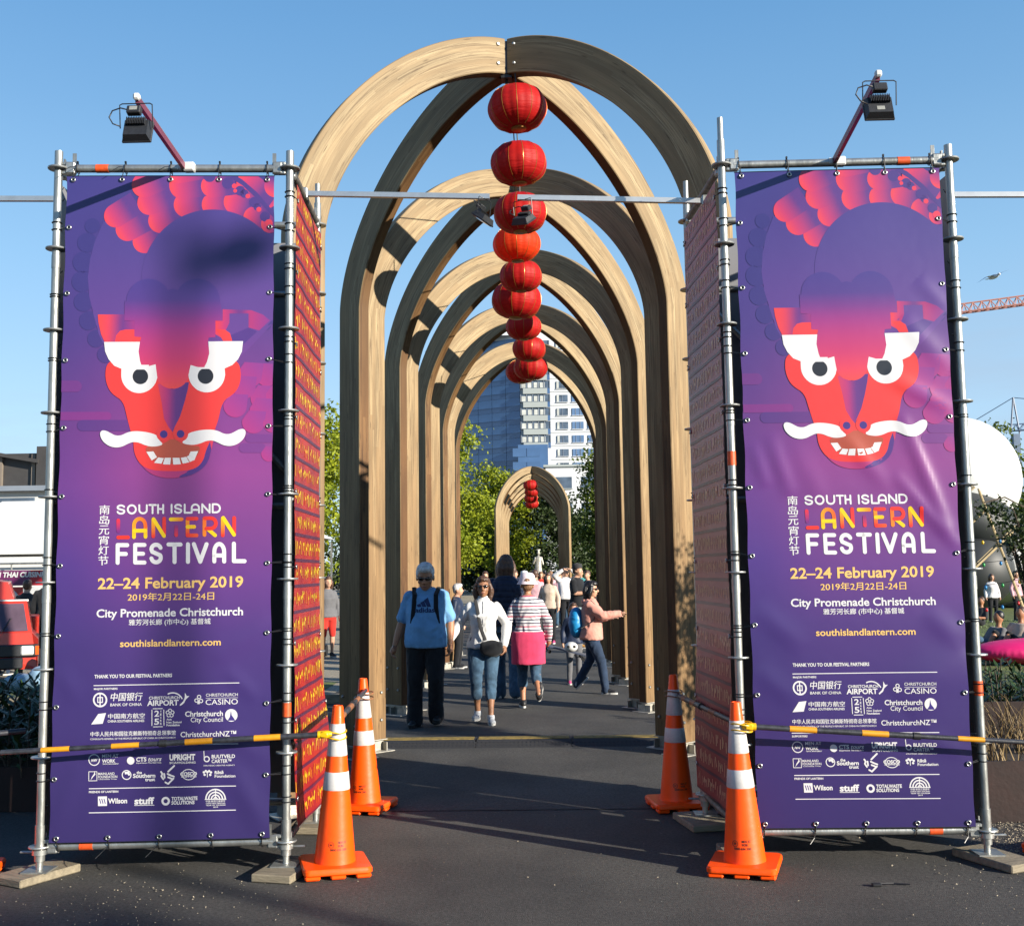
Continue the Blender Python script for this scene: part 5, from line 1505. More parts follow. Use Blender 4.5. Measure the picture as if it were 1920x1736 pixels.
tw_ = thing('glass_tower', 'tall white and blue glass office tower behind the trees, seen through the arches', 'office tower', (0, TY, 0))
# widths in metres at this distance (about 7.8 px per metre)
xg0, xe, xb, xr = -28.0, -3.4, 3.9, 24.0       # glass left end, corner, balcony strip right, white right end
TOPZ, FL_H = 60.0, 3.33
def wallq(P, z0, z1, nm, mat, t=.6):
    mb = MB()
    (xa, ya), (xb_, yb_) = P
    d = Vector((xb_ - xa, yb_ - ya, 0)); n = Vector((-d.y, d.x, 0)).normalized() * t
    vs = [(xa, ya, z0), (xb_, yb_, z0), (xb_, yb_, z1), (xa, ya, z1)]
    vs += [tuple(Vector(v) + n) for v in vs]
    mb.add(vs, [(0, 1, 2, 3), (7, 6, 5, 4), (0, 4, 5, 1), (1, 5, 6, 2), (2, 6, 7, 3), (3, 7, 4, 0)])
    return mb.build(nm, mat, tw_)
core = MB(); core.add([(xg0 + 1, 14.8, 0), (xe, .7, 0), (xr, .7, 0), (xr, 24, 0), (xg0 + 1, 24, 0), (xg0 + 1, 14.8, TOPZ - .5), (xe, .7, TOPZ - .5), (xr, .7, TOPZ - .5), (xr, 24, TOPZ - .5), (xg0 + 1, 24, TOPZ - .5)],
                      [(0, 1, 6, 5), (1, 2, 7, 6), (2, 3, 8, 7), (3, 4, 9, 8), (4, 0, 5, 9), (5, 6, 7, 8, 9)])
core.build('wall', M['cladding'], tw_)
nfl = 17
pan = MB().box((0, 0, 0), (3.95, .10, 1.95)).mesh('glass_pane', M['glass_blue'])
pan2 = MB().box((0, 0, 0), (3.95, .10, 1.28)).mesh('glass_pane', M['glass_blue2'])
# angled glass facade on the left, each pane its own piece
gd = Vector((xe - xg0, -14.0, 0)); gl_ = gd.length; gu = gd.normalized(); ga = math.atan2(gu.y, gu.x)
for f in range(4, nfl):
    zc = 3 + f * FL_H
    for k in range(int(gl_ / 4.05)):
        p = Vector((xe, 0.3, 0)) - gu * (2.1 + k * 4.05)
        link('glass_pane', pan, tw_, (p.x, p.y, zc), (0, 0, ga)); link('glass_pane', pan2, tw_, (p.x, p.y, zc + 1.66), (0, 0, ga))
    b = MB(); M3 = Matrix.Rotation(ga, 3, 'Z'); c = Vector((xe, .25, zc + 2.33)) - gu * (gl_ / 2)
    b.box(c, (gl_, .12, .10), M=M3); b.build('floor_band', M['glass_blue2'], tw_)
# balcony / ribbon windows strip
for f in range(9, nfl):
    zc = 3 + f * FL_H
    MB().box(((xe + xb) / 2, -.25, zc - 1.0), (xb - xe - 1.4, .5, 1.35)).build('spandrel', M['spandrel'], tw_)
    MB().box((xb - .75, -.2, zc - 1.0), (1.4, .4, 1.35)).build('spandrel', M['glass_blue2'], tw_)
    w = MB().box(((xe + xb) / 2, .05, zc + .66), (xb - xe, .3, 1.86)).build('window', M['window_dark'], tw_)
    for k in range(4): MB().box((xe + .9 + k * 1.5, -.13, zc + .5), (1.15, .08, 1.3)).build('curtain', M['curtain'], w)
    for k in range(6): MB().box((xe + .1 + k * 1.42, -.2, zc + .66), (.14, .12, 1.8)).build('mullion', M['mullion'], w)
# lower left block steps out under the strip
MB().box(((xe + 4) / 2 - .8, -.9, 15.5), (7.2, 2.2, 33)).build('lower_block', M['glass_blue2'], tw_)
for f in range(3, 9):
    for k in range(2): link('glass_pane', pan2, tw_, (xe - .0 + 1.0 + k * 3.4 - 1.4, -2.06, 3 + f * FL_H + .5)).scale = (.8, 1, 1.6)
# white facade with punched windows
for f in range(3, nfl):
    zc = 3 + f * FL_H + .55
    for k in range(5):
        x = xb + 2.9 + k * 3.75
        w = MB().box((x, .62, zc), (2.75, .22, 1.75)).build('window', M['window_dark'] if k == 0 else M['window_blue'], tw_)
        MB().box((x, .5, zc - 0.95), (2.95, .25, .12)).build('sill', M['cladding'], w)
        for q in ((-.45, .45) if k else (0,)): MB().box((x + q * 1.2, .47, zc), (.10, .08, 1.7)).build('mullion', M['mullion'], w)
        if k == 0: MB().box((x - 1.05, .46, zc), (.55, .06, 1.6)).build('curtain', M['curtain'], w)
    MB().box(((xb + xr) / 2, .62, zc - 1.66), (xr - xb, .10, .07)).build('panel_joint', M['spandrel'], tw_)
for k in range(3):
    x = -1.3 + k * 2.0 + 5.8
MB().box((xb - 1.2, .3, 24.8), (6.0, .3, 1.7)).build('window', M['window_dark'], tw_)
MB().box(((xg0 + xr) / 2 + 6, 8, TOPZ), (xr - xg0 - 12, 14, .9)).build('roof', M['cladding'], tw_)
pl = MB(); pl.box((-12, 14, TOPZ + 1.4), (9, 8, 2.6)); pl.build('plant_room', M['spandrel'], tw_)
for k in range(3): MB().tube([(-9 + k * 2, 12, TOPZ), (-9 + k * 2, 12, TOPZ + 6)], .12, 6).build('mast', M['mullion'], tw_)

wb = thing('white_building', 'low white building glimpsed through the far arches right of centre', 'building', (9.5, 150, 0))
MB().box((0, 4, 8), (16, 8, 16)).build('wall', M['cladding'], wb)
for k in range(4):
    for j in range(4):
        w = MB().box((-5.5 + k * 3.6, -.05, 3 + j * 3.6), (2.2, .12, 1.6)).build('window', M['window_dark'], wb)
        MB().box((-5.5 + k * 3.6, -.12, 2.15 + j * 3.6), (2.4, .2, .12)).build('sill', M['spandrel'], w)
MB().box((0, 4, 16.15), (16.6, 8.6, .3)).build('roof', M['spandrel'], wb)

# building behind the left tower
M['dark_clad'] = pbr('charcoal_cladding', (0.075, 0.07, 0.068), .6, .2, .15, 2)
M['brown_clad'] = pbr('brown_grey_cladding', (0.24, 0.20, 0.16), .7, 0, .1, 2)
lb = thing('low_building', 'white building with charcoal upper storey left of the left tower', 'building', (-21.5, 43, 0))
MB().box((0, 3, 2.6), (14, 6, 5.2)).build('wall', M['white'], lb)
MB().box((0, 2.8, 5.28), (14.4, 6.4, .2)).build('ledge', M['mullion'], lb)
up = MB().box((-3.3, 3.6, 6.0), (8.4, 4, 1.8)).build('upper_storey', M['dark_clad'], lb)
for k in range(6): MB().box((-6.2 + k * 1.40, 1.55, 6.0), (.16, .16, 1.7)).build('fin', M['brown_clad'], up)
MB().add([(-7.2, 1.2, 8.0), (1.1, 1.2, 6.45), (1.1, 6, 6.45), (-7.2, 6, 8.0), (-7.2, 1.2, 8.15), (1.1, 1.2, 6.6), (1.1, 6, 6.6), (-7.2, 6, 8.15)], [(0, 1, 2, 3), (7, 6, 5, 4), (0, 4, 5, 1), (1, 5, 6, 2), (2, 6, 7, 3), (3, 7, 4, 0)]).build('roof', M['dark_clad'], lb)
bx = MB().box((1.75, 2.6, 6.1), (1.5, 2.6, 2.1)).build('tower_box', M['dark_clad'], lb)
MB().box((2.1, 1.27, 6.1), (.75, .06, 2.0)).build('panel', M['brown_clad'], bx)
w = MB().box((.55, -.03, 4.25), (2.1, .14, 1.35)).build('window', M['window_dark'], lb)
MB().box((.55, -.12, 3.53), (2.3, .16, .10)).build('sill', M['mullion'], w)
MB().tube([(.1, -.14, 3.6), (.2, -.14, 4.3), (.8, -.14, 4.5), (1.3, -.14, 4.6)], .05, 6).build('tap_pipe', M['white'], w)
rl = MB(); rl.tube([(-7, -.35, 2.3), (7, -.35, 2.3)], .045, 6); rl.build('handrail', M['galv'], lb)
for k in range(6): MB().tube([(-6 + k * 2.3, -.35, 1.0), (-6 + k * 2.3, -.35, 2.3)], .035, 6).build('rail_post', M['galv'], lb)

# festival food stall
M['tent'] = pbr('white_tent_fabric', (0.80, 0.80, 0.78), .7, 0, .04, 1)
M['purpleband'] = pbr('purple_band', (0.16, 0.02, 0.11), .5); M['redband'] = pbr('red_band', (0.55, 0.015, 0.03), .5)
M['food_yellow'] = pbr('noodle_print', (0.70, 0.50, 0.16), .6, 0, .4, 14); M['food_brown'] = pbr('stir_fry_print', (0.30, 0.16, 0.07), .6, 0, .6, 14)
M['food_red'] = pbr('red_print_panel', (0.60, 0.04, 0.03), .5)
fs = thing('food_stall', 'white food stall with purple and red sign reading BALI THAI CUISINE', 'food stall', (-11.0, 24.2, 0))
MB().add([(-2.6, 0, 2.55), (1.7, 0, 2.55), (1.7, 3, 2.55), (-2.6, 3, 2.55), (-1.6, 1.5, 3.55), (.7, 1.5, 3.55), (-2.6, 0, 2.25), (1.7, 0, 2.25), (1.7, 3, 2.25), (-2.6, 3, 2.25)],
         [(0, 1, 5, 4), (1, 2, 5), (2, 3, 4, 5), (3, 0, 4), (6, 7, 1, 0), (7, 8, 2, 1), (8, 9, 3, 2), (9, 6, 0, 3)]).build('canopy', M['tent'], fs)
for x in (-2.55, 1.65):
    for y in (.05, 2.95): MB().box((x, y, 1.2), (.05, .05, 2.4)).build('leg', M['galv'], fs)
sg = MB().box((-.65, -.05, 1.72), (2.05, .03, .34)).build('sign', M['purpleband'], fs)
MB().box((.12, -.07, 1.72), (.50, .006, .34)).build('red_end', M['redband'], sg)
p, w_, h_ = text_polys('BALI THAI CUISINE', .04, .15)
me = bpy.data.meshes.new('sign_lettering'); v = [(-1.10 + q[0] / w_ * 1.30, -.078, 1.74 + q[1] / h_ * .11) for pl_ in p for q in pl_]
f = []; i0 = 0
for pl_ in p: f.append(list(range(i0, i0 + len(pl_)))); i0 += len(pl_)
me.from_pydata(v, [], f); me.materials.append(M['white']); link('sign_lettering', me, sg)
for k, (m1, m2) in enumerate((('white', 'food_yellow'), ('food_red', 'food_yellow'), ('white', 'food_brown'))):
    pn = MB().box((-1.35 + k * .70, -.04, 1.27), (.68, .03, .50)).build('menu_panel', M[m1], fs)
    MB().lathe([(.26, 0), (.25, .02), (.0, .022)], (-1.35 + k * .70, -.056, 1.27), 20, M=Matrix.Rotation(R(90), 3, 'X') @ Matrix.Diagonal((1, .8, 1))).build('plate_print', M['white'], pn)
    MB().lathe([(.17, 0), (.15, .03), (.0, .035)], (-1.35 + k * .70, -.066, 1.27), 20, M=Matrix.Rotation(R(90), 3, 'X') @ Matrix.Diagonal((1, .8, 1))).build('food_print', M[m2], pn)
MB().box((-.6, .05, .5), (2.4, .5, 1.0)).build('counter', M['window_dark'], fs)
t2 = thing('market_tent', 'white peaked market tent beyond the left arch legs, with a red valance', 'tent', (-9.4, 34, 0))
MB().add([(-2.5, 0, 2.9), (2.5, 0, 2.9), (2.5, 4, 2.9), (-2.5, 4, 2.9), (0, 2, 4.3)], [(0, 1, 4), (1, 2, 4), (2, 3, 4), (3, 0, 4)]).build('canopy', M['tent'], t2)
MB().box((0, -.02, 2.72), (5, .04, .34)).build('valance', M['redband'], t2)
for x in (-2.4, 2.4):
    for y in (.1, 3.9): MB().box((x, y, 1.4), (.06, .06, 2.8)).build('leg', M['galv'], t2)

# ------------------------------------------------------------------ trees
def leaf_mat(name, c1, c2, tr=.35):
    k = Nodes(name)
    oi = k.n('TexCoord'); no = k.n('TexNoise', Scale=.9, Detail=3.0); k.l(oi.outputs['Object'], no.inputs['Vector'])
    n2 = k.n('TexNoise', Scale=9.0, Detail=2.0); k.l(oi.outputs['Object'], n2.inputs['Vector'])
    ad = k.n('Math', operation='ADD'); k.l(no.outputs['Fac'], ad.inputs[0]); k.l(n2.outputs['Fac'], ad.inputs[1])
    mr = k.n('MapRange'); mr.inputs['From Min'].default_value = .75; mr.inputs['From Max'].default_value = 1.25; k.l(ad.outputs[0], mr.inputs['Value'])
    mx = k.n('Mix', data_type='RGBA'); mx.inputs['A'].default_value = (*c1, 1); mx.inputs['B'].default_value = (*c2, 1)
    k.l(mr.outputs[0], mx.inputs['Factor']); k.l(mx.outputs['Result'], k.b.inputs['Base Color'])
    k.setb(Roughness=.55, Specular_IOR_Level=.3)
    t = k.n('BsdfTranslucent'); k.l(mx.outputs['Result'], t.inputs['Color'])
    ms = k.n('MixShader'); ms.inputs[0].default_value = tr
    k.l(k.b.outputs[0], ms.inputs[1]); k.l(t.outputs[0], ms.inputs[2]); k.l(ms.outputs[0], k.o.inputs[0])
    return k.m
M['leaf_bright'] = leaf_mat('sunny_yellow_green_leaves', (0.11, 0.16, 0.008), (0.33, 0.36, 0.020))
M['leaf_mid'] = leaf_mat('green_leaves', (0.042, 0.075, 0.010), (0.13, 0.16, 0.018))
M['leaf_dark'] = leaf_mat('dark_green_leaves', (0.018, 0.034, 0.010), (0.040, 0.060, 0.015), .2)
M['bark'] = pbr('bark', (0.10, 0.075, 0.055), .9, 0, .3, 6, .6, 30)
def crown_mesh(name, blobs, n, leaf, mat, seed):
    """leaf-sized faces gathered into clumps over lobes"""
    rg = np.random.default_rng(seed)
    vol = np.array([b[3] * b[4] * b[5] for b in blobs]) ** (2 / 3); vol /= vol.sum()
    ncl = max(12, n // 26)
    B = np.array([b[:6] for b in blobs], float)[rg.choice(len(blobs), size=ncl, p=vol)]
    unit = lambda q: q / (np.linalg.norm(q, axis=1, keepdims=True) + 1e-9)
    d = unit(rg.normal(size=(ncl, 3)))
    rad = np.where(rg.random(ncl) < .75, rg.uniform(.55, 1.06, ncl), rg.uniform(.2, .7, ncl))
    c = B[:, :3] + d * rad[:, None] * B[:, 3:6]
    cr = leaf * rg.uniform(1.6, 4.2, ncl)
    c = np.repeat(c, 26, 0); d = np.repeat(d, 26, 0); cr = np.repeat(cr, 26); N = len(c)
    p = c + rg.normal(size=(N, 3)) * cr[:, None] * .5 * np.array([1, 1, .7])
    a_ = unit(rg.normal(size=(N, 3)) + d * .6); t = unit(np.cross(a_, rg.normal(size=(N, 3)))); u = np.cross(a_, t)
    sz_ = (leaf * rg.uniform(.55, 1.25, N))[:, None]
    V = np.stack([p - t * sz_ * .5, p + u * sz_ * .32, p + t * sz_ * .6, p - u * sz_ * .32], 1).reshape(-1, 3).tolist()
    F = np.arange(N * 4).reshape(-1, 4).tolist()
    me = bpy.data.meshes.new(name); me.from_pydata(V, [], F); me.materials.append(mat)
    return me
def make_tree(label, loc, H, blobs, n, leaf, mat, seed, group, trunk_r=.22, trunk_top=.6, limbs=6):
    t = thing('tree', label, 'tree', loc, 0, group)
    rg = random.Random(seed)
    tm = MB(); top = Vector((rg.uniform(-.3, .3), rg.uniform(-.3, .3), H * trunk_top))
    tm.tube([(0, 0, -.1), (0.02, 0, .4), top * .5 + Vector((.1, 0, 0)), top], [trunk_r * 1.3, trunk_r, trunk_r * .8, trunk_r * .45], 10)
    tm.build('trunk', M['bark'], t, True)
    for i in range(limbs):
        b = blobs[i % len(blobs)]
        s = top * rg.uniform(.45, .95); e = Vector(b[:3]) + Vector((rg.uniform(-.5, .5), rg.uniform(-.5, .5), 0))
        MB().tube([s, s.lerp(e, .5) + Vector((0, 0, .3)), e], [trunk_r * .4, trunk_r * .25, trunk_r * .08], 6).build('limb', M['bark'], t, True)
    o = link('crown', crown_mesh('crown', blobs, n, leaf, mat, seed), t)
    return t
def blobs(seed, n, W, z0, z1, r):
    rg = random.Random(seed); o = []
    for i in range(n):
        z = z0 + (z1 - z0) * (i + .5) / n
        k = math.sin(PI * (.18 + .72 * (z - z0) / (z1 - z0)))
        o.append((rg.uniform(-1, 1) * W * k * .62, rg.uniform(-1, 1) * W * k * .5, z, r * rg.uniform(.7, 1.2), r * rg.uniform(.7, 1.1), r * rg.uniform(.55, .85)))
    return o
TG = 'trees behind the far arches'
make_tree('bright yellow-green tree left of the far arches', (-6.6, 74, 0), 11, blobs(1, 18, 4.6, 1.8, 11.0, 1.9), 21000, .26, M['leaf_bright'], 1, TG)
make_tree('sunny green tree leaning in behind the bright one, nearer the far arches', (-2.9, 84, 0), 10, blobs(2, 14, 3.6, 2.0, 9.2, 1.7), 13000, .26, M['leaf_bright'], 2, TG)
make_tree('dark green tree filling the opening of the far arches', (.6, 86, 0), 8, blobs(3, 14, 4.2, 1.0, 7.6, 1.9), 12000, .28, M['leaf_dark'], 3, TG)
make_tree('half lit tree right of the far arches beside the white facade', (6.2, 76, 0), 12, blobs(4, 17, 3.7, 1.6, 9.6, 1.9), 16000, .27, M['leaf_mid'], 4, TG)
make_tree('dark bushy tree low on the right behind the far arches', (4.0, 92, 0), 8, blobs(5, 12, 4.2, .8, 6.0, 2.0), 9000, .30, M['leaf_dark'], 5, TG)
make_tree('dark bushy tree low on the left behind the far arches', (-5.0, 92, 0), 7, blobs(6, 12, 5.0, .8, 5.0, 2.0), 9000, .30, M['leaf_dark'], 6, TG)
LTG = 'trees seen between the red banner and the first timber leg'
make_tree('tall olive tree just left of the first timber leg', (-8.5, 42, 0), 8.6, blobs(7, 14, 2.2, 1.7, 7.7, 1.25), 12000, .18, M['leaf_bright'], 7, LTG)
make_tree('broad tree further left behind the left banner', (-15.5, 70, 0), 9, blobs(8, 12, 4.0, 1.6, 8.5, 1.9), 7000, .28, M['leaf_mid'], 8, LTG)
make_tree('olive yellow tree at the right picture edge beyond the white inflatable', (31.0, 64, 0), 8.6, blobs(9, 10, 2.6, 1.4, 8.2, 1.5), 6000, .28, M['leaf_bright'], 9, 'trees at the park edge on the right')
make_tree('tree whose top twigs show above the white inflatable', (25.2, 60, 0), 11.0, blobs(10, 7, .9, 4, 9.3, .8), 2500, .22, M['leaf_mid'], 10, 'trees at the park edge on the right')
for i, (x, y) in enumerate(((-30, 95), (-21, 100), (-12, 104), (12, 100), (20, 96), (29, 90), (38, 86), (-40, 90), (47, 80))):
    make_tree(['dark tree in the distant belt, far left', 'second dark tree of the distant belt from the left', 'dark distant tree behind the left trunks', 'dark distant tree right of the far arches', 'distant tree behind the right tower', 'distant tree behind the right banner', 'distant tree beyond the lawn', 'outermost dark tree of the belt on the left', 'outermost dark tree of the belt on the right'][i],
              (x, y, 0), 7, blobs(20 + i, 8, 5.5, .6, 6.2, 2.4), 3200, .42, M['leaf_dark'], 20 + i, 'belt of trees in the distance', .25, .6, 3)
hd = link('hedge', crown_mesh('hedge', [(x, 0, 1.1, 2.6, 1.0, 1.2) for x in range(-60, 66, 4)], 26000, .30, M['leaf_dark'], 77), None, (0, 108, 0))
tag(hd, 'long dark hedge closing off the park in the distance', 'hedge', kind='stuff')

# ------------------------------------------------------------------ right side: park
M['infl_white'] = pbr('white_inflatable_skin', (0.86, 0.86, 0.84), .45, 0, .03, .6, .15, 1.2)
M['infl_black'] = pbr('black_inflatable_skin', (0.028, 0.032, 0.034), .55, 0, .25, .8, .2, 1.5)
ip = thing('giant_inflatable', 'giant black and white inflatable animal lying on the lawn at the right', 'inflatable', (18.1, 43, 0))
def ell(nm, c, r, mat, rot=(0, 0, 0)):
    from mathutils import Euler
    return MB().ball(c, r, 32, 20, M=Euler([R(a) for a in rot]).to_matrix()).build(nm, mat, ip, True, None)
ell('head', (-1.35, 0, 5.0), (2.35, 2.2, 2.5), M['infl_white'], (0, 8, 0))
ell('ear', (-1.95, -1.7, 6.55), (.42, .4, .60), M['infl_black'])
ell('body', (1.3, 1.5, 1.6), (3.0, 2.2, 1.7), M['infl_white'])
ell('shoulder', (-1.5, -1.0, 3.3), (2.1, 1.8, 1.3), M['infl_black'], (0, 20, 0))
ell('leg', (-1.6, -1.5, 1.5), (1.5, 1.6, 1.5), M['infl_black'], (0, 0, 0))
ell('leg', (3.6, -.2, .8), (1.2, 1.5, .8), M['infl_black'], (0, 0, 0))
# beanbag, crane, gull
M['pink'] = pbr('hot_pink_fabric', (0.90, 0.015, 0.20), .5, 0, .1, 4, .3, 6)
bb = MB(); bb.ball((0, 0, .16), (1.15, .55, .17), 28, 12); bb.ball((.7, .05, .25), (.75, .5, .30), 24, 12)
o = bb.mesh('air_lounger', M['pink'], True)
tmp = link('air_lounger', o); 
WORK = bpy.data.scenes.new('work')
def voxel(ob, size, smooth=2, adapt=0.0):
    COL.objects.unlink(ob); WORK.collection.objects.link(ob)
    md = ob.modifiers.new('r', 'REMESH'); md.mode = 'VOXEL'; md.voxel_size = size; md.adaptivity = adapt; md.use_smooth_shade = True
    if smooth:
        sm = ob.modifiers.new('s', 'SMOOTH'); sm.factor = .5; sm.iterations = smooth
    vl = WORK.view_layers[0]; vl.update(); dg = vl.depsgraph
    me = bpy.data.meshes.new_from_object(ob.evaluated_get(dg))
    WORK.collection.objects.unlink(ob); COL.objects.link(ob)
    ob.modifiers.clear(); old = ob.data; ob.data = me; me.name = old.name
    if len(me.materials) == 0 and len(old.materials): me.materials.append(old.materials[0])
    bpy.data.meshes.remove(old)
    return ob
voxel(tmp, .035, 6); tmp.location = (8.7, 19.0, .0); tmp.scale = (1, 1, 1.35)
tag(tmp, 'hot pink inflatable lounger on the grass at the right edge', 'air lounger')
M['crane_red'] = pbr('red_crane_paint', (0.55, 0.25, 0.19), .5, 0, .1, 1); M['crane_blue'] = pbr('blue_grey_crane_paint', (0.10, 0.16, 0.26), .5, 0, .1, 1)
def jib(t, p0, p1, w, n, mat, nm='jib'):
    p0 = Vector(p0); p1 = Vector(p1); d = p1 - p0; u = d.normalized(); up = Vector((0, 0, 1)); side = u.cross(up).normalized()
    mb = MB(); r = w * .055
    A_ = [p0 + d * i / n for i in range(n + 1)]
    for off in (side * w / 2, -side * w / 2, up * w): mb.tube([p0 + off, p1 + off], r * 1.6, 4)
    for i in range(n):
        a = A_[i]; b = A_[i + 1]; m = (a + b) / 2 + up * w
        for s_ in (side * w / 2, -side * w / 2): mb.tube([a + s_, m], r, 4); mb.tube([m, b + s_], r, 4)
        mb.tube([a + side * w / 2, a - side * w / 2], r, 4)
    return mb.build(nm, mat, t)
c1 = thing('tower_crane', 'tower crane with a red lattice jib reaching in from the right picture edge', 'crane', (101, 180, 0))
jib(c1, (-32.5, 0, 43.2), (0, 0, 47.0), 1.5, 22, M['crane_red']); jib(c1, (0, 0, 47.0), (12, 0, 48.2), 1.5, 6, M['crane_red'], 'counter_jib')
mm = MB(); mm.box((0, 0, 23), (1.6, 1.6, 46)); mm.build('mast', M['crane_red'], c1)
c2 = thing('tower_crane', 'distant blue grey tower crane behind the white inflatable', 'crane', (151, 340, 0))
jib(c2, (-2, 0, 43), (30, 0, 45.0), 2.0, 14, M['crane_blue']); MB().box((-1.2, 0, 21), (2.0, 2.0, 42)).build('mast', M['crane_blue'], c2)
MB().tube([(-2.6, 0, 42), (-1.2, 0, 53.5)], .28, 5).build('tower_head', M['crane_blue'], c2); MB().tube([(0.2, 0, 42), (-1.2, 0, 53.5)], .28, 5).build('tower_head', M['crane_blue'], c2)
MB().tube([(-1.2, 0, 53.5), (30, 0, 50)], .14, 4).build('tie_rope', M['crane_blue'], c2); MB().tube([(-1.2, 0, 53.5), (-16, 0, 45)], .14, 4).build('tie_rope', M['crane_blue'], c2)
MB().tube([(5, 0, 43), (5, 0, 38)], .12, 4).build('hoist_rope', M['crane_blue'], c2); MB().box((5, 0, 37.4), (1.2, 1, 1.2)).build('hook_block', M['redband'], c2)
gu_ = thing('seagull', 'white seagull gliding in the sky right of the right tower', 'bird', (17.35, 40, 12.35), R(20))
M['feather'] = pbr('white_feathers', (0.85, 0.86, 0.88), .8)
g = MB(); g.ball((0, 0, 0), (.09, .26, .085), 12, 8); g.ball((0, -.27, .03), (.055, .07, .05), 10, 6)
g.build('body', M['feather'], gu_, True)
for s_ in (-1, 1):
    MB().add([(s_ * .05, -.10, .03), (s_ * .38, -.16, .20 * (1 if s_ > 0 else -.2)), (s_ * .80, .02, .34 * (1 if s_ > 0 else -.9)), (s_ * .36, .06, .19 * (1 if s_ > 0 else -.2)), (s_ * .05, .12, .02)], [(0, 1, 3, 4), (1, 2, 3)]).build('wing', M['feather'], gu_)
MB().add([(0, .2, 0), (.08, .4, 0), (-.08, .4, 0)], [(0, 1, 2)]).build('tail', M['feather'], gu_)

# bamboo tripod with coloured bulbs, dark feathery tree
M['bamboo'] = pbr('pale_bamboo', (0.50, 0.38, 0.20), .5, 0, .2, 6)
bt = thing('bamboo_tripod', 'pale bamboo poles leaning in a tripod strung with coloured bulbs on the lawn', 'bamboo tripod', (9.2, 24, 0))
for (a, b) in (((-1.25, -.4, 0.2), (1.6, .3, 2.5)), ((-.95, .1, 2.0), (.6, 0, 3.4)), ((-1.0, .3, 1.2), (.9, .2, 2.9)), ((1.9, .4, 0), (.7, 0, 3.3))):
    MB().tube([a, b], .028, 7).build('pole', M['bamboo'], bt)
    MB().tube([Vector(a) + Vector((.03, .05, .04)), Vector(b) + Vector((.0, .05, .06))], .022, 7).build('pole', M['bamboo'], bt)
bc = [rgb(220, 40, 50), rgb(40, 140, 210), rgb(245, 200, 40), rgb(60, 170, 90), rgb(240, 240, 240)]
bm_ = [pbr('bulb_%s' % n_, tuple(x * 1.3 for x in c), .25) for n_, c in zip(('red', 'blue', 'yellow', 'green', 'white'), bc)]
bulbs = [MB().ball((0, 0, 0), (.035, .035, .045), 8, 6).mesh('bulb', m_, True) for m_ in bm_]
rd = random.Random(5)
for s_ in range(4):
    p0 = Vector((-1.0 + rd.uniform(-.1, .1), rd.uniform(-.3, .3), 1.0 + s_ * .55)); p1 = Vector((1.8, rd.uniform(-.2, .2), 1.0 + s_ * .45))
    mb = MB(); pts = [p0.lerp(p1, k / 8) + Vector((0, 0, -.25 * math.sin(PI * k / 8))) for k in range(9)]
    mb.tube(pts, .006, 4); mb.build('bulb_string', M['black'], bt)
    for k in range(1, 8): link('bulb', bulbs[rd.randrange(5)], bt, pts[k] + Vector((0, 0, -.05)))
ft = make_tree('dark feathery tree overhanging the bamboo poles at the right edge', (7.6, 16.5, 0), 3.0, [(-.05, 0, 2.30, .50, .5, .16), (.15, 0, 1.95, .45, .5, .26), (-.35, .1, 2.52, .30, .3, .10), (.30, .2, 1.60, .35, .4, .22), (-.2, 0, 2.1, .35, .4, .15)], 3000, .062, M['leaf_dark'], 40, None, .07, .55, 5)
MB().tube([(-.75, -.2, 2.62), (-.4, -.1, 2.70), (.1, 0, 2.45)], .012, 5).build('limb', M['bark'], ft)
# strappy shrubs behind the planter, planters of rusted steel
M['corten'] = pbr('rusted_steel', (0.022, 0.007, 0.005), .8, .1, .4, 5, .3, 30)
M['strap'] = pbr('strappy_green_leaf', (0.035, 0.075, 0.014), .5, 0, .5, 3)
M['drygrass'] = pbr('dry_grass_blade', (0.24, 0.16, 0.06), .7, 0, .5, 6)
M['deadblade'] = pbr('dark_dead_blade', (0.05, 0.035, 0.022), .8, 0, .4, 6)
def blades(n, H, spread, w, mat, seed, droop=.5):
    rg = random.Random(seed); mb = MB()
    for i in range(n):
        a = rg.uniform(0, 2 * PI); k = rg.uniform(.2, 1) * spread; h = H * rg.uniform(.55, 1.05)
        b = Vector((rg.gauss(0, spread * .18), rg.gauss(0, spread * .18), 0)); o = Vector((math.cos(a), math.sin(a), 0)); s_ = Vector((-o.y, o.x, 0)) * w
        pts = [b + o * k * (t ** 1.6) + Vector((0, 0, h * (t - droop * .5 * t ** 2.6))) for t in (0, .35, .7, 1)]
        ww = (1, .9, .6, .05)
        vs = []
        for p_, q in zip(pts, ww): vs += [p_ - s_ * q, p_ + s_ * q]
        mb.add(vs, [(0, 1, 3, 2), (2, 3, 5, 4), (4, 5, 7, 6)])
    return mb
def plant(name, label, loc, n, H, spread, w, mat, seed, group, droop=.5, cat='plant'):
    t = thing(name, label, cat, loc, 0, group)
    o = blades(n, H, spread, w, M[mat], seed, droop).build('leaves', M[mat], t)
    return t
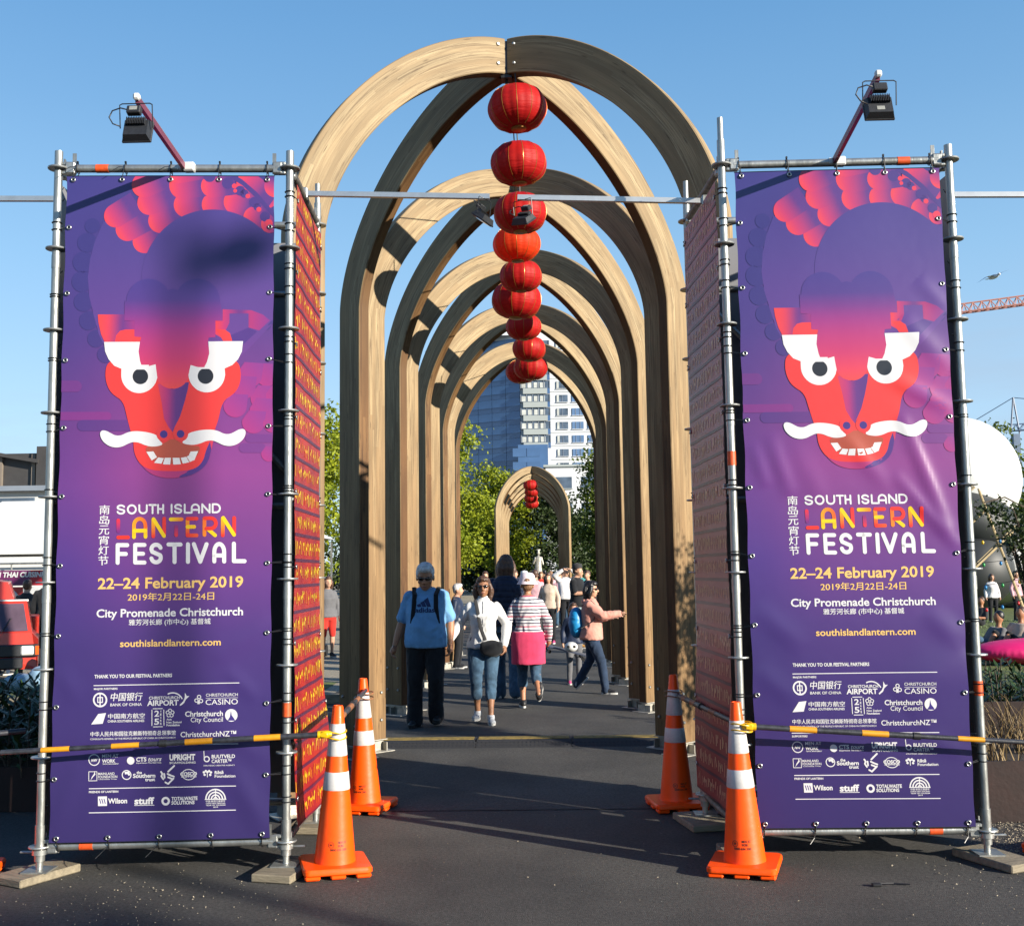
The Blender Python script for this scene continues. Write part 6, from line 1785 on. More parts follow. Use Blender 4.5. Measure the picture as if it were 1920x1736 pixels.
def stemplant(label, loc, seed, group, H=1.0):
    """upright stems clothed in narrow leaves"""
    rg = random.Random(seed); t = thing('leafy_shrub', label, 'shrub', loc, 0, group); mb = MB(); sm = MB()
    for i in range(30):
        b = Vector((rg.gauss(0, .24), rg.gauss(0, .22), 0)); e = b * 1.5 + Vector((rg.uniform(-.15, .15), rg.uniform(-.15, .15), H * rg.uniform(.6, 1)))
        sm.tube([b, e], .006, 4)
        for j in range(26):
            f_ = .15 + .85 * j / 26; p = b.lerp(e, f_); a = rg.uniform(0, 6.28); ln = rg.uniform(.10, .20)
            o = Vector((math.cos(a), math.sin(a), rg.uniform(.1, .9))).normalized(); s_ = o.cross(Vector((0, 0, 1))).normalized() * .017
            mb.add([p, p + o * ln * .5 + s_, p + o * ln, p + o * ln * .5 - s_], [(0, 1, 2, 3)])
    mb.build('leaves', M['strap'], t); o = sm.build('stems', M['bark'], t); o['kind'] = 'stuff'
    return t
pr = thing('steel_planter', 'rusted steel planter with dry grasses right of the right tower', 'planter', (0, 0, 0))
MB().box((4.45, 7.55, .20), (2.70, .02, .40), rz=.06).build('front_wall', M['corten'], pr)
MB().box((3.12, 8.45, .20), (.02, 1.80, .40), rz=.02).build('side_wall', M['corten'], pr)
MB().box((4.45, 9.35, .28), (2.70, .02, .56)).build('step_wall', M['corten'], pr)
MB().box((4.46, 8.45, .17), (2.6, 1.74, .34)).build('soil', M['soil'], pr)
for i, (x, y) in enumerate(((3.35, 7.85), (3.75, 8.2), (4.2, 7.9), (3.4, 8.7), (3.9, 8.9), (4.6, 8.5))):
    plant('dry_grass_tuft', ['dry golden grass tuft at the front corner of the right planter', 'dry grass tuft second from the planter corner', 'dry grass tuft in the middle of the right planter', 'reddish dry tuft at the back corner of the planter', 'dry grass tuft against the planter back', 'dry grass tuft at the far right of the planter'][i],
          (x, y, .33), 55, .50, .40, .004, 'drygrass', 60 + i, 'dry grass tufts in the right planter', .6, 'grass tuft')
for i, (x, y, h) in enumerate(((3.75, 10.2, 1.0), (4.3, 10.0, 1.1), (4.9, 10.3, 1.0), (3.55, 11.2, .95), (4.2, 11.1, 1.05), (4.9, 11.5, 1.1), (5.5, 11.0, 1.1), (3.6, 9.75, .85))):
    h *= .70
    stemplant(['dark leafy shrub nearest the right tower', 'dark leafy shrub next to the nearest one', 'leafy shrub in the front row at the right', 'leafy shrub behind the nearest one by the lawn', 'leafy shrub in the middle of the back row', 'leafy shrub in the back row at the right', 'leafy shrub at the right end of the back row', 'low leafy shrub close behind the planter'][i], (x, y, 0), 80 + i, 'leafy shrubs between planter and lawn', h)
lp = thing('steel_planter', 'rusted steel planter with dark shaded plants left of the left tower', 'planter', (0, 0, 0))
MB().box((-4.3, 8.15, .16), (2.5, .02, .32), rz=-.04).build('front_wall', M['corten'], lp)
MB().box((-3.03, 9.2, .16), (.02, 2.1, .32)).build('side_wall', M['corten'], lp)
MB().box((-4.3, 9.2, .14), (2.48, 2.0, .26)).build('soil', M['soil'], lp)
for i, (x, y) in enumerate(((-3.3, 8.6), (-3.75, 8.5), (-4.3, 8.8), (-3.4, 9.4), (-4.0, 9.5), (-4.8, 9.2))):
    stemplant(['dark leafy shrub at the near corner of the left planter', 'dark leafy shrub in the middle front of the left planter', 'dark leafy shrub at the left edge of the picture', 'dark leafy shrub at the back corner of the left planter', 'dark leafy shrub in the back row of the left planter', 'dark leafy shrub far left in the left planter'][i], (x, y, .25), 100 + i, 'leafy shrubs in the left planter', .62)
plant('tussock', 'dark spiky tussock on the gravel beside the left scaffold pole', (-3.95, 10.6, 0), 150, .95, .50, .005, 'deadblade', 71, None, .35)
plant('tussock', 'small dark tussock in front of the spiky one', (-3.5, 10.3, 0), 60, .55, .40, .004, 'deadblade', 72, None, .5)
gt = MB()
rg = random.Random(9)
for i in range(7000):
    x = rg.uniform(3.2, 16); y = rg.uniform(12, 34)
    if rg.random() < .0: continue
    h = rg.uniform(.03, .08); a = rg.uniform(0, 6.28); w_ = .012
    gt.add([(x - w_ * math.cos(a), y - w_ * math.sin(a), 0), (x + w_ * math.cos(a), y + w_ * math.sin(a), 0), (x + rg.uniform(-.03, .03), y + rg.uniform(-.03, .03), h)], [(0, 1, 2)])
M['grassblade'] = pbr('grass_blade', (0.12, 0.20, 0.03), .6, 0, .4, 2)
tag(gt.build('grass', M['grassblade']), 'short sunlit grass of the lawn on the right', 'grass', kind='stuff')
ga_ = ground_sheet('lawn_patch', -9.5, -3.0, 15.2, 17.4, .002, M['grass_ground'], 1, 2)
kb = MB(); kb.box((-5.4, 14.6, .06), (6.2, .16, .12)); o = kb.build('kerb', M['board']); o['kind'] = 'structure'
gp = ground_sheet('gravel_patch', 5.2, 9.5, 21.5, 24.5, .003, M['gravel'], 1, 2)
# three-wheeled van
M['vanred'] = pbr('red_van_paint', (0.72, 0.045, 0.025), .3, 0, .06, 4, coat=.4)
M['vanglass'] = pbr('windscreen', (0.12, 0.08, 0.11), .08, 0, .2, 3)
van = thing('three_wheeled_van', 'small red three-wheeled van parked at the left picture edge', 'van', (-8.55, 17.6, 0), R(24)); van.scale = (.95, .95, .97)
def slab(P0, P1, y0_, y1_): pass
cab = MB()
sec = [(0.62, -.02), (0.66, .30), (0.66, .72), (0.60, .86), (0.46, 1.42), (0.42, 1.50)]
# front view profile narrowing upwards; nose slopes back
F0 = [(-.62, -.75, .30), (.62, -.75, .30), (.62, -.78, .78), (.52, -.70, .88), (.42, -.42, 1.40), (-.42, -.42, 1.40), (-.52, -.70, .88), (-.62, -.78, .78)]
B0 = [(x, .75, z) for (x, y, z) in F0]
n = len(F0)
cab.add(F0 + B0, [tuple(range(n)), tuple(reversed(range(n, 2 * n)))] + [(i, i + n, (i + 1) % n + n, (i + 1) % n) for i in range(n)])
cab.build('cab', M['vanred'], van)
def facepanel(nm, pts, mat): return MB().add(pts, [tuple(range(len(pts)))]).build(nm, mat, van)
ws = MB(); ws.add([(-.46, -.700, .91), (.46, -.700, .91), (.375, -.452, 1.35), (-.375, -.452, 1.35), (-.46, -.67, .91), (.46, -.67, .91), (.375, -.42, 1.35), (-.375, -.42, 1.35)], [(0, 1, 2, 3), (7, 6, 5, 4), (0, 4, 5, 1), (1, 5, 6, 2), (2, 6, 7, 3), (3, 7, 4, 0)])
ws.build('windscreen', M['vanglass'], van)
MB().tube([(.05, -.74, .88), (.20, -.62, 1.12)], .008, 5).build('wiper', M['black'], van)
MB().box((0, -.785, .60), (1.26, .06, .20), bev=.02).build('front_band', M['housing'], van)
for x in (-.48, .46):
    hl = MB().box((x, -.815, .60), (.20, .05, .15), bev=.02).build('headlight', M['refl'], van)
for x in (-.61, .61): MB().box((x, -.79, .60), (.05, .06, .14)).build('indicator', M['orange'], van)
MB().box((-.1, -.80, .40), (1.0, .07, .18), bev=.02).build('bumper', M['housing'], van)
MB().lathe([(.035, 0), (.03, .01), (0, .012)], (-.05, -.79, .80), 12, M=Matrix.Rotation(R(90), 3, 'X')).build('badge', M['galv'], van)
MB().add([(-.40, -.35, 1.42), (.22, -.35, 1.42), (.22, .7, 1.42), (-.40, .7, 1.42), (-.36, -.28, 1.76), (.12, -.28, 1.70), (.14, .66, 1.72), (-.34, .66, 1.78)], [(3, 2, 1, 0), (4, 5, 6, 7), (0, 1, 5, 4), (1, 2, 6, 5), (2, 3, 7, 6), (3, 0, 4, 7)]).build('roof_pod', M['vanred'], van)
MB().box((0, -.40, 1.40), (.90, .05, .03)).build('roof_trim', M['white'], van)
for x in (-.45, .35):
    wl = MB().lathe([(.10, -.06), (.24, -.06), (.26, -.03), (.26, .03), (.24, .06), (.10, .06)], (x - .02, -.35, .26), 22, M=Matrix.Rotation(R(90), 3, 'Y')).build('tyre', M['black'], van, True, R(30))
    MB().lathe([(.0, -.05), (.13, -.05), (.13, .05), (0, .05)], (x - .02, -.35, .26), 16, M=Matrix.Rotation(R(90), 3, 'Y')).build('rim', M['galv'], wl)
MB().box((0, .75 + .6, .75), (1.2, 1.2, .7), bev=.02).build('cargo_box', M['vanred'], van)
# blue plastic bag beside the van
M['paleblue'] = pbr('pale_blue_plastic', (0.32, 0.50, 0.68), .4, 0, .25, 6, .5, 12)
bg = MB(); bg.ball((0, 0, .16), (.18, .14, .20), 12, 8); bg.ball((.15, 0, .38), (.12, .10, .22), 12, 8); bg.ball((-.3, 0, .12), (.28, .16, .13), 12, 8)
o = link('cloth_bundle', bg.mesh('cloth_bundle', M['paleblue'], True)); voxel(o, .03, 2); o.location = (-7.55, 16.9, 0)
tag(o, 'pale blue plastic bundle on the gravel beside the red van', 'bag')
# orange trailer with cones, statue, stroller
M['hivis'] = pbr('orange_plant_paint', (0.85, 0.12, 0.03), .45, 0, .15, 3)
tv = thing('orange_trailer', 'bright orange equipment trailer carrying two road cones, left of the far path', 'trailer', (-3.2, 32, 0))
MB().box((0, 0, 1.2), (1.0, 1.0, .75), bev=.05).build('body', M['hivis'], tv); MB().box((-.1, -.52, 1.3), (.5, .05, .3)).build('vent', M['housing'], tv)
for x in (-.4, .4): MB().lathe([(.0, -.1), (.36, -.1), (.36, .1), (0, .1)], (x, 0, .42), 18, M=Matrix.Rotation(R(90), 3, 'Y')).build('wheel', M['black'], tv)
for x in (-.38, .12):
    c = MB().lathe([(.17, 0), (.15, .04), (.11, .10), (.02, .72)], (x, -.2, 1.57), 16).build('stacked_cone', M['hivis'], tv, True)
    MB().lathe([(.085, .32), (.055, .52)], (x, -.2, 1.57), 16).build('white_band', M['white'], c, True)
MB().box((.55, .1, 1.0), (.5, .5, .6), bev=.08).build('fuel_tank', M['hivis'], tv)
# street lamp and trees standing outside the picture, on the sunward side; their soft shadows fall into it
lampp = thing('street_lamp', 'street lamp on the sunny side behind the viewer, casting the round soft shadow', 'street lamp', (18.06, -6.98, 0))
MB().tube([(0, 0, 0), (0, 0, 11.3)], [.07, .05], 12).build('pole', M['galv'], lampp, True)
MB().tube([(0, 0, 10.9), (.16, .1, 11.05)], .03, 8).build('bracket', M['galv'], lampp)
MB().ball((.20, .12, 11.05), (.17, .17, .15), 18, 12).build('lamp_head', M['housing'], lampp, True)
BT = 'trees outside the picture on the sunny side'
make_tree('tree behind the viewer shading the lower left foreground', (21.7, -11.6, 0), 9.4, [(0, 0, 8.75, 1.2, 1.5, .42), (.8, -.8, 8.6, .9, 1.2, .4), (-.6, .6, 8.5, .9, .9, .35)], 9000, .12, M['leaf_mid'], 50, BT, .12, .9)
make_tree('small feathery tree beside the right planter, dappling the timber leg', (5.6, 7.75, 0), 3.6, [(0, 0, 3.05, .55, .5, .42), (-.3, .25, 2.5, .40, .4, .35), (.3, -.2, 2.6, .5, .5, .4), (0, 0, 2.0, .45, .4, .25)], 4200, .055, M['leaf_mid'], 51, BT, .05, .75, 5)
# ------------------------------------------------------------------ people
def skin_mat(name, c):
    k = Nodes(name)
    tc = k.n('TexCoord'); no = k.n('TexNoise', Scale=14.0, Detail=4.0); k.l(tc.outputs['Object'], no.inputs['Vector'])
    mx = k.n('Mix', data_type='RGBA'); mx.inputs['A'].default_value = (*[v * .85 for v in c], 1); mx.inputs['B'].default_value = (min(1, c[0] * 1.12), c[1] * 1.02, c[2] * .98, 1)
    k.l(no.outputs['Fac'], mx.inputs['Factor']); k.l(mx.outputs['Result'], k.b.inputs['Base Color'])
    k.setb(Roughness=.5, Specular_IOR_Level=.4, Subsurface_Weight=.08)
    k.b.inputs['Subsurface Radius'].default_value = (.02, .008, .004)
    return k.m
M['skin_tan'] = skin_mat('tanned_skin', (0.34, 0.165, 0.09)); M['skin_light'] = skin_mat('light_skin', (0.46, 0.27, 0.18)); M['skin_brown'] = skin_mat('brown_skin', (0.24, 0.12, 0.065))
def cloth(name, c, rough=.85, var=.14, bump=.25, bs=140): return pbr(name, tuple(v / .68 * .80 for v in c), rough, 0, var, 9, bump, bs, spec=.2, sheen=.15)
CL = {
 'lightblue': cloth('light_blue_cotton', (0.16, 0.36, 0.62)), 'black': cloth('black_cloth', (0.010, 0.011, 0.014), bs=90), 'white_jacket': cloth('white_softshell', (0.66, 0.66, 0.66)),
 'denim': cloth('blue_denim', (0.050, 0.100, 0.160), var=.45), 'denim_dark': cloth('dark_denim', (0.022, 0.040, 0.078), var=.3), 'denim_light': cloth('washed_denim', (0.24, 0.33, 0.36), var=.2),
 'pink': cloth('peach_pink_fleece', (0.66, 0.30, 0.235)), 'magenta': cloth('magenta_cloth', (0.62, 0.048, 0.125)), 'white': cloth('white_cloth', (0.70, 0.68, 0.68)), 'cream': cloth('cream_cardigan', (0.55, 0.43, 0.34)),
 'navy': cloth('navy_padded_nylon', (0.012, 0.022, 0.055), .45), 'rose': cloth('pale_pink_shirt', (0.62, 0.36, 0.40)), 'grey': cloth('grey_cloth', (0.14, 0.14, 0.15)), 'charcoal': cloth('charcoal_cloth', (0.035, 0.035, 0.038)),
 'red': cloth('red_cloth', (0.55, 0.03, 0.02)), 'teal': cloth('teal_cloth', (0.05, 0.25, 0.26)), 'khaki': cloth('khaki_cloth', (0.26, 0.24, 0.17)), 'hatpink': cloth('pale_pink_hat', (0.80, 0.68, 0.74)),
}
def stripe_mat():
    k = Nodes('striped_jersey')
    tc = k.n('TexCoord'); sp_ = k.n('SeparateXYZ'); k.l(tc.outputs['Object'], sp_.inputs[0])
    no = k.n('TexNoise', Scale=7.0); k.l(tc.outputs['Object'], no.inputs['Vector'])
    w = k.n('Math', operation='MULTIPLY_ADD'); w.inputs[1].default_value = .012; k.l(no.outputs['Fac'], w.inputs[0]); k.l(sp_.outputs[2], w.inputs[2])
    m = k.n('Math', operation='MULTIPLY'); m.inputs[1].default_value = 1 / .042; k.l(w.outputs[0], m.inputs[0])
    fr = k.n('Math', operation='FRACT'); k.l(m.outputs[0], fr.inputs[0]); g = k.n('Math', operation='LESS_THAN'); g.inputs[1].default_value = .36; k.l(fr.outputs[0], g.inputs[0])
    h = k.n('Math', operation='MULTIPLY'); h.inputs[1].default_value = 1 / .126; k.l(w.outputs[0], h.inputs[0]); f2 = k.n('Math', operation='FRACT'); k.l(h.outputs[0], f2.inputs[0]); g2 = k.n('Math', operation='LESS_THAN'); g2.inputs[1].default_value = .34; k.l(f2.outputs[0], g2.inputs[0])
    c = k.n('Mix', data_type='RGBA'); c.inputs['A'].default_value = (.045, .045, .08, 1); c.inputs['B'].default_value = (.40, .05, .10, 1); k.l(g2.outputs[0], c.inputs['Factor'])
    d = k.n('Mix', data_type='RGBA'); d.inputs['A'].default_value = (.50, .49, .50, 1); k.l(c.outputs['Result'], d.inputs['B']); k.l(g.outputs[0], d.inputs['Factor'])
    k.l(d.outputs['Result'], k.b.inputs['Base Color']); k.setb(Roughness=.85)
    return k.m
CL['stripe'] = stripe_mat()
HR = {'grey': pbr('silver_grey_hair', (0.72, 0.72, 0.72), .6, 0, .45, 30, .8, 60), 'brown': pbr('brown_hair', (0.10, 0.05, 0.03), .45, 0, .5, 30, .8, 60), 'black': pbr('black_hair', (0.014, 0.011, 0.012), .35, 0, .4, 30, .8, 60), 'ginger': pbr('sandy_hair', (0.26, 0.13, 0.06), .5, 0, .5, 30, .8, 60)}
M['sunglass'] = pbr('dark_sunglass_lens', (0.012, 0.010, 0.010), .12, 0, .1, 10, spec=.8)
M['sole_white'] = pbr('white_shoe_rubber', (0.70, 0.69, 0.66), .5, 0, .08, 20)
M['shoe_grey'] = pbr('grey_mesh_shoe', (0.50, 0.52, 0.55), .7, 0, .3, 60, .3, 150)
M['shoe_black'] = pbr('black_shoe', (0.015, 0.015, 0.017), .55, 0, .2, 30)
M['shoe_tan'] = pbr('tan_boot', (0.55, 0.27, 0.05), .6, 0, .15, 20)
M['shoe_pink'] = pbr('pink_shoe', (0.75, 0.08, 0.25), .6, 0, .2, 20)
M['pack_blue'] = pbr('bright_blue_nylon', (0.01, 0.28, 0.62), .45, 0, .15, 10, .3, 40)
M['lips'] = pbr('lips', (0.36, 0.12, 0.10), .5)

def vmesh(mb, name, mat, size, parent, smooth=2, wr=0.0, wf=9.0, seed=0, dirs=(1, 1, 1)):
    me = mb.mesh(name, mat)
    o = link(name, me)
    voxel(o, size, smooth)
    o.data.materials.clear(); o.data.materials.append(mat)
    if wr:
        me = o.data; n = len(me.vertices)
        co = np.empty(n * 3); me.vertices.foreach_get('co', co); co = co.reshape(-1, 3)
        no = np.empty(n * 3); me.vertices.foreach_get('normal', no); no = no.reshape(-1, 3)
        for i in range(n):
            p = Vector((co[i, 0] * dirs[0], co[i, 1] * dirs[1], co[i, 2] * dirs[2])) * wf + Vector((seed * 7.1, 0, 0))
            q = p + noise.noise_vector(p * .5) * 1.2
            v = 1 - abs(noise.noise(q)) * 2.2
            co[i] += no[i] * v * wr
        me.vertices.foreach_set('co', co.ravel()); me.update()
    o.parent = parent
    return o

def seg(mb, a, b, ra, rb, n=14, k=5):
    a = Vector(a); b = Vector(b)
    mb.tube([a.lerp(b, i / k) for i in range(k + 1)], [ra + (rb - ra) * i / k for i in range(k + 1)], n)
    mb.ball(a, ra * 1.0, 12, 8); mb.ball(b, rb * 1.0, 12, 8)
def bulge(mb, a, b, rs, n=14):
    a = Vector(a); b = Vector(b); m = len(rs) - 1
    mb.tube([a.lerp(b, i / m) for i in range(m + 1)], rs, n); mb.ball(a, rs[0], 12, 8); mb.ball(b, rs[-1], 12, 8)
def stack(mb, secs, n=24):
    """elliptic sections (x, y, z, rx, ry)"""
    vs = []; fs = []
    for (x, y, z, rx, ry) in secs:
        for k in range(n):
            a = 2 * PI * k / n; c_, s_ = math.cos(a), math.sin(a)
            p = .82                                   # slightly squared like a torso
            vs.append((x + rx * math.copysign(abs(c_) ** p, c_), y + ry * math.copysign(abs(s_) ** p, s_), z))
    for i in range(len(secs) - 1):
        for k in range(n): fs.append((i * n + k, i * n + (k + 1) % n, (i + 1) * n + (k + 1) % n, (i + 1) * n + k))
    fs.append(tuple(reversed(range(n)))); fs.append(tuple(range((len(secs) - 1) * n, len(secs) * n)))
    mb.add(vs, fs)

def hand(mb, wrist, d, palm, s, curl=.5, fine=True, flip=1):
    """palm and five bent fingers; d = pointing direction, palm = palm normal"""
    wrist = Vector(wrist); d = Vector(d).normalized(); palm = Vector(palm); palm = (palm - d * palm.dot(d)).normalized(); side = d.cross(palm) * flip
    mb.tube([wrist, wrist + d * .045 * s, wrist + d * .085 * s], [.024 * s, .034 * s, .036 * s], 12, squash=(1, 1))
    c = wrist + d * .055 * s
    q = Matrix((side, palm, d)).transposed()
    mb.ball(c, (.040 * s, .017 * s, .05 * s), 12, 8, M=q)
    if not fine:
        mb.ball(wrist + d * .11 * s + palm * .02 * s, (.032 * s, .016 * s, .045 * s), 10, 6, M=q); mb.tube([c + side * .03 * s, c + side * .055 * s + d * .03 * s], .013 * s, 6); return
    for i, (off, ln) in enumerate(((.031, .068), (.011, .076), (-.010, .071), (-.030, .055))):
        p = wrist + d * (.095 - abs(off) * .1) * s + side * off * s
        a = d; pts = [wrist + d * .05 * s + side * off * s * .8, p]
        for j, f in enumerate((.45, .32, .25)):
            ang = curl * (.55 + .35 * j) + (.06 * i)
            a = (a * math.cos(ang) + palm * math.sin(ang)).normalized(); p = p + a * ln * f * s; pts.append(p)
        mb.tube(pts, [.011 * s, .0105 * s, .0095 * s, .009 * s, .0075 * s], 8)
    t0 = wrist + d * .02 * s + side * .022 * s
    t1 = t0 + (side * .8 + d * .55 + palm * .35).normalized() * .042 * s; t2 = t1 + (d * .95 + palm * .5 + side * .15).normalized() * .032 * s; t3 = t2 + (d * .9 + palm * .6 - side * .2).normalized() * .022 * s
    mb.tube([t0, t1, t2, t3], [.014 * s, .0125 * s, .011 * s, .0085 * s], 8)

BASE = dict(head=(0, -.015, 1.615), neck=(0, .015, 1.49), sh_l=(-.168, .015, 1.372), sh_r=(.168, .015, 1.372), el_l=(-.235, .04, 1.135), el_r=(.235, .04, 1.135), wr_l=(-.25, -.03, .895), wr_r=(.25, -.03, .895),
            hip_l=(-.09, .005, .91), hip_r=(.09, .005, .91), kn_l=(-.10, -.02, .49), kn_r=(.10, -.02, .49), an_l=(-.105, .03, .085), an_r=(.105, .03, .085))
def person(label, loc, rz, H, skin='skin_light', girth=1.0, belly=0.0, female=False, pose=None, top='white', sleeve='long', bottom='denim', leg=1.0, shoes='shoe_black', sole='sole_white', hair=('brown', 'short'),
           near=False, hem=.86, glasses=None, tight=.0, look=(0, 0), toes=None, group=None, jacket=1.0, hat=None, curl=.6, handdir=None, seedv=0, foot_pitch=None, fit=0.0, hs_=1.07, quilt=0.0):
    s = H / 1.75
    J = {k: Vector(v) for k, v in BASE.items()}
    if female:
        for k in ('sh_l', 'sh_r'): J[k].x *= .88
        for k in ('hip_l', 'hip_r'): J[k].x *= 1.03
    for k, v in (pose or {}).items(): J[k] = Vector(v)
    J = {k: v * s for k, v in J.items()}
    t = thing('person', label, 'person', loc, rz, group)
    g = girth
    vox = .0085 if near else .019
    gv = .012 if near else .021
    cx = lambda z: (J['hip_l'].x + J['hip_r'].x) / 2 + ((J['sh_l'].x + J['sh_r'].x) / 2 - (J['hip_l'].x + J['hip_r'].x) / 2) * max(0, min(1, (z / s - .91) / .5))
    cy = lambda z: (J['hip_l'].y + J['hip_r'].y) / 2 + ((J['sh_l'].y + J['sh_r'].y) / 2 - (J['hip_l'].y + J['hip_r'].y) / 2) * max(0, min(1, (z / s - .91) / .5))
    fw, fh = (.90, 1.04) if female else (1.0, 1.0)
    def torso(mb, inf, z0, z1, hemflare=0.0, cap=1.0):
        pr = [(.80, .155 * fh, .110, 0), (.88, .168 * fh, .118, 0), (.96, .162 * fh, .112, 0), (1.06, .142 * fw, .100, -.004), (1.16, .150 * fw, .104 + (.008 if female else 0), -.008), (1.27, .166 * fw, .112 + (.018 if female else 0), -.006 - (.012 if female else 0)), (1.35, .168 * fw, .100, .004), (1.40, .145 * fw, .082, .012), (1.435, .105 * fw, .068, .016), (1.465, .072, .060, .018), (1.49, .060, .056, .018)]
        secs = []
        zs = [z0] + [p[0] for p in pr if z0 < p[0] < z1] + [z1]
        for z in zs:
            for (a, b) in zip(pr, pr[1:]):
                if a[0] <= z <= b[0] + 1e-6:
                    f = (z - a[0]) / (b[0] - a[0]); v = [a[i] + (b[i] - a[i]) * f for i in range(4)]; break
            else: v = pr[0] if z < pr[0][0] else pr[-1]
            bl = belly * math.exp(-((z - 1.06) / .13) ** 2)
            fl = hemflare * max(0, (1.05 - z) / .25)
            gg = g if z < 1.40 else 1 + (g - 1) * .5
            secs.append((cx(z * s), cy(z * s) + (v[3] - bl * .55) * s, z * s, (v[1] * gg + bl * .5 + inf + fl) * s, (v[2] * gg + bl * .6 + inf + fl) * s))
        stack(mb, secs)
    # ---- body
    b = MB(); torso(b, 0, .82, 1.49)
    hd = J['head']; lk = Matrix.Rotation(look[0], 3, 'Z') @ Matrix.Rotation(look[1], 3, 'X')
    b.tube([J['neck'] + Vector((0, 0, -.05)) * s, J['neck'].lerp(hd, .55) + Vector((0, .01, 0)) * s], [.060 * s * (.9 if female else 1), .052 * s * (.88 if female else 1)], 14)
    S0 = s; s = s * hs_
    hp = lambda x, y, z: hd + lk @ (Vector((x, y, z)) * s)
    b.ball(hp(0, .012, .025), (.074 * s, .090 * s, .088 * s), 20, 14, M=lk)
    b.ball(hp(0, -.018, -.035), (.058 * s, .066 * s, .080 * s), 18, 12, M=lk)
    b.ball(hp(0, -.050, -.088), (.028 * s, .026 * s, .022 * s), 10, 8, M=lk)
    b.tube([hp(0, -.078, .022), hp(0, -.100, -.018), hp(0, -.094, -.030)], [.009 * s, .016 * s, .013 * s], 8)
    b.ball(hp(-.011, -.090, -.028), .009 * s, 8, 6); b.ball(hp(.011, -.090, -.028), .009 * s, 8, 6)
    b.ball(hp(0, -.080, -.062), (.022 * s, .010 * s, .011 * s), 8, 6, M=lk)
    for q in (-1, 1):
        b.ball(hp(q * .076, .012, -.008), (.010 * s, .019 * s, .032 * s), 8, 8, M=lk); b.ball(hp(q * .032, -.064, .030), (.022 * s, .014 * s, .008 * s), 8, 6, M=lk); b.ball(hp(q * .045, -.050, -.025), (.020 * s, .020 * s, .020 * s), 8, 6)
    s = S0
    for q, sd in (('l', -1), ('r', 1)):
        sh, el, wr = J['sh_' + q], J['el_' + q], J['wr_' + q]; a = (.9 if female else 1.0) * (1 + (g - 1) * .5)
        bulge(b, sh, el, [.052 * s * a, .052 * s * a, .047 * s * a, .040 * s * a]); bulge(b, el, wr, [.040 * s * a, .043 * s * a, .036 * s * a, .027 * s * a])
        dd = (handdir or {}).get(q, ((wr - el).normalized() + Vector((0, -.12, 0)), (-sd, -.25, 0)))
        hand(b, wr, dd[0], dd[1], s, curl, near, flip=1 if (Vector(dd[0]).cross(Vector(dd[1])).dot(Vector((0, -1, 0))) > 0) else -1)
        hp_, kn, an = J['hip_' + q], J['kn_' + q], J['an_' + q]; lg = (1.02 if female else 1.0) * (1 + (g - 1) * .4)
        bulge(b, hp_, kn, [.086 * s * lg, .084 * s * lg, .070 * s * lg, .055 * s * lg]); bulge(b, kn, an, [.053 * s * lg, .056 * s * lg, .048 * s, .036 * s, .034 * s])
    body = vmesh(b, 'body', M[skin], vox, t, 2)
    # ---- lower garment
    lb_ = {'denim': .012}.get(bottom, .012) + fit
    p = MB(); zc = (hem + .06) if hem > .8 else .98
    torso(p, .010, .80, 1.03)
    for q in 'lr':
        hp_, kn, an = J['hip_' + q], J['kn_' + q], J['an_' + q]; lg = (1 + (g - 1) * .4)
        rs = [(.092 * lg + lb_ * .5) * s, (.086 * lg + lb_) * s, (.072 * lg + lb_) * s, (.060 * lg + lb_) * s]
        bulge(p, hp_, kn, rs)
        if leg > .5:
            f = (leg - .5) * 2; e = kn.lerp(an + Vector((0, 0, -.03 * s)), f)
            r1 = (.055 - .012 * f + lb_ * 1.25 + (.012 * f if lb_ > .02 else 0)) * s
            bulge(p, kn, e, [(.058 + lb_) * s, (.057 + lb_) * s, (r1 * .5 + (.055 + lb_) * s * .5), r1])
    vmesh(p, 'trousers' if leg > .9 else 'cropped_trousers', CL[bottom], gv, t, 2, .006 if near else .0, 12, 1 + seedv, (1, 1, .8))
    # ---- upper garment
    u = MB(); torso(u, .016 * jacket + tight, hem, 1.475, .018 * jacket)
    for q in 'lr':
        sh, el, wr = J['sh_' + q], J['el_' + q], J['wr_' + q]; a = (.9 if female else 1.0) * (1 + (g - 1) * .5); k = .013 * jacket
        u.ball(sh, (.056 * a + k) * s, 12, 10)
        if sleeve == 'short':
            e = sh.lerp(el, .80); seg(u, sh, e, (.048 * a + k * .9) * s, (.050 * a + k * 1.2) * s)
        elif sleeve == 'long':
            bulge(u, sh, el, [(.053 * a + k) * s, (.053 * a + k) * s, (.049 * a + k) * s, (.046 * a + k) * s]); bulge(u, el, el.lerp(wr, .98), [(.049 * a + k) * s, (.047 * a + k) * s, (.040 * a + k) * s, (.034 * a + k) * s])
    vmesh(u, 'jacket' if sleeve == 'long' else 'shirt', CL[top], gv, t, 2, .009 if near else .004, 11, 2 + seedv, (1, 1, .7))
    if quilt:
        me = [c for c in COL.objects if c.parent is t and c.name.startswith('jacket')][0].data
        for v in me.vertices:
            v.co += v.normal * quilt * abs(math.sin(PI * v.co.z / .075)) ** .5
        me.update()
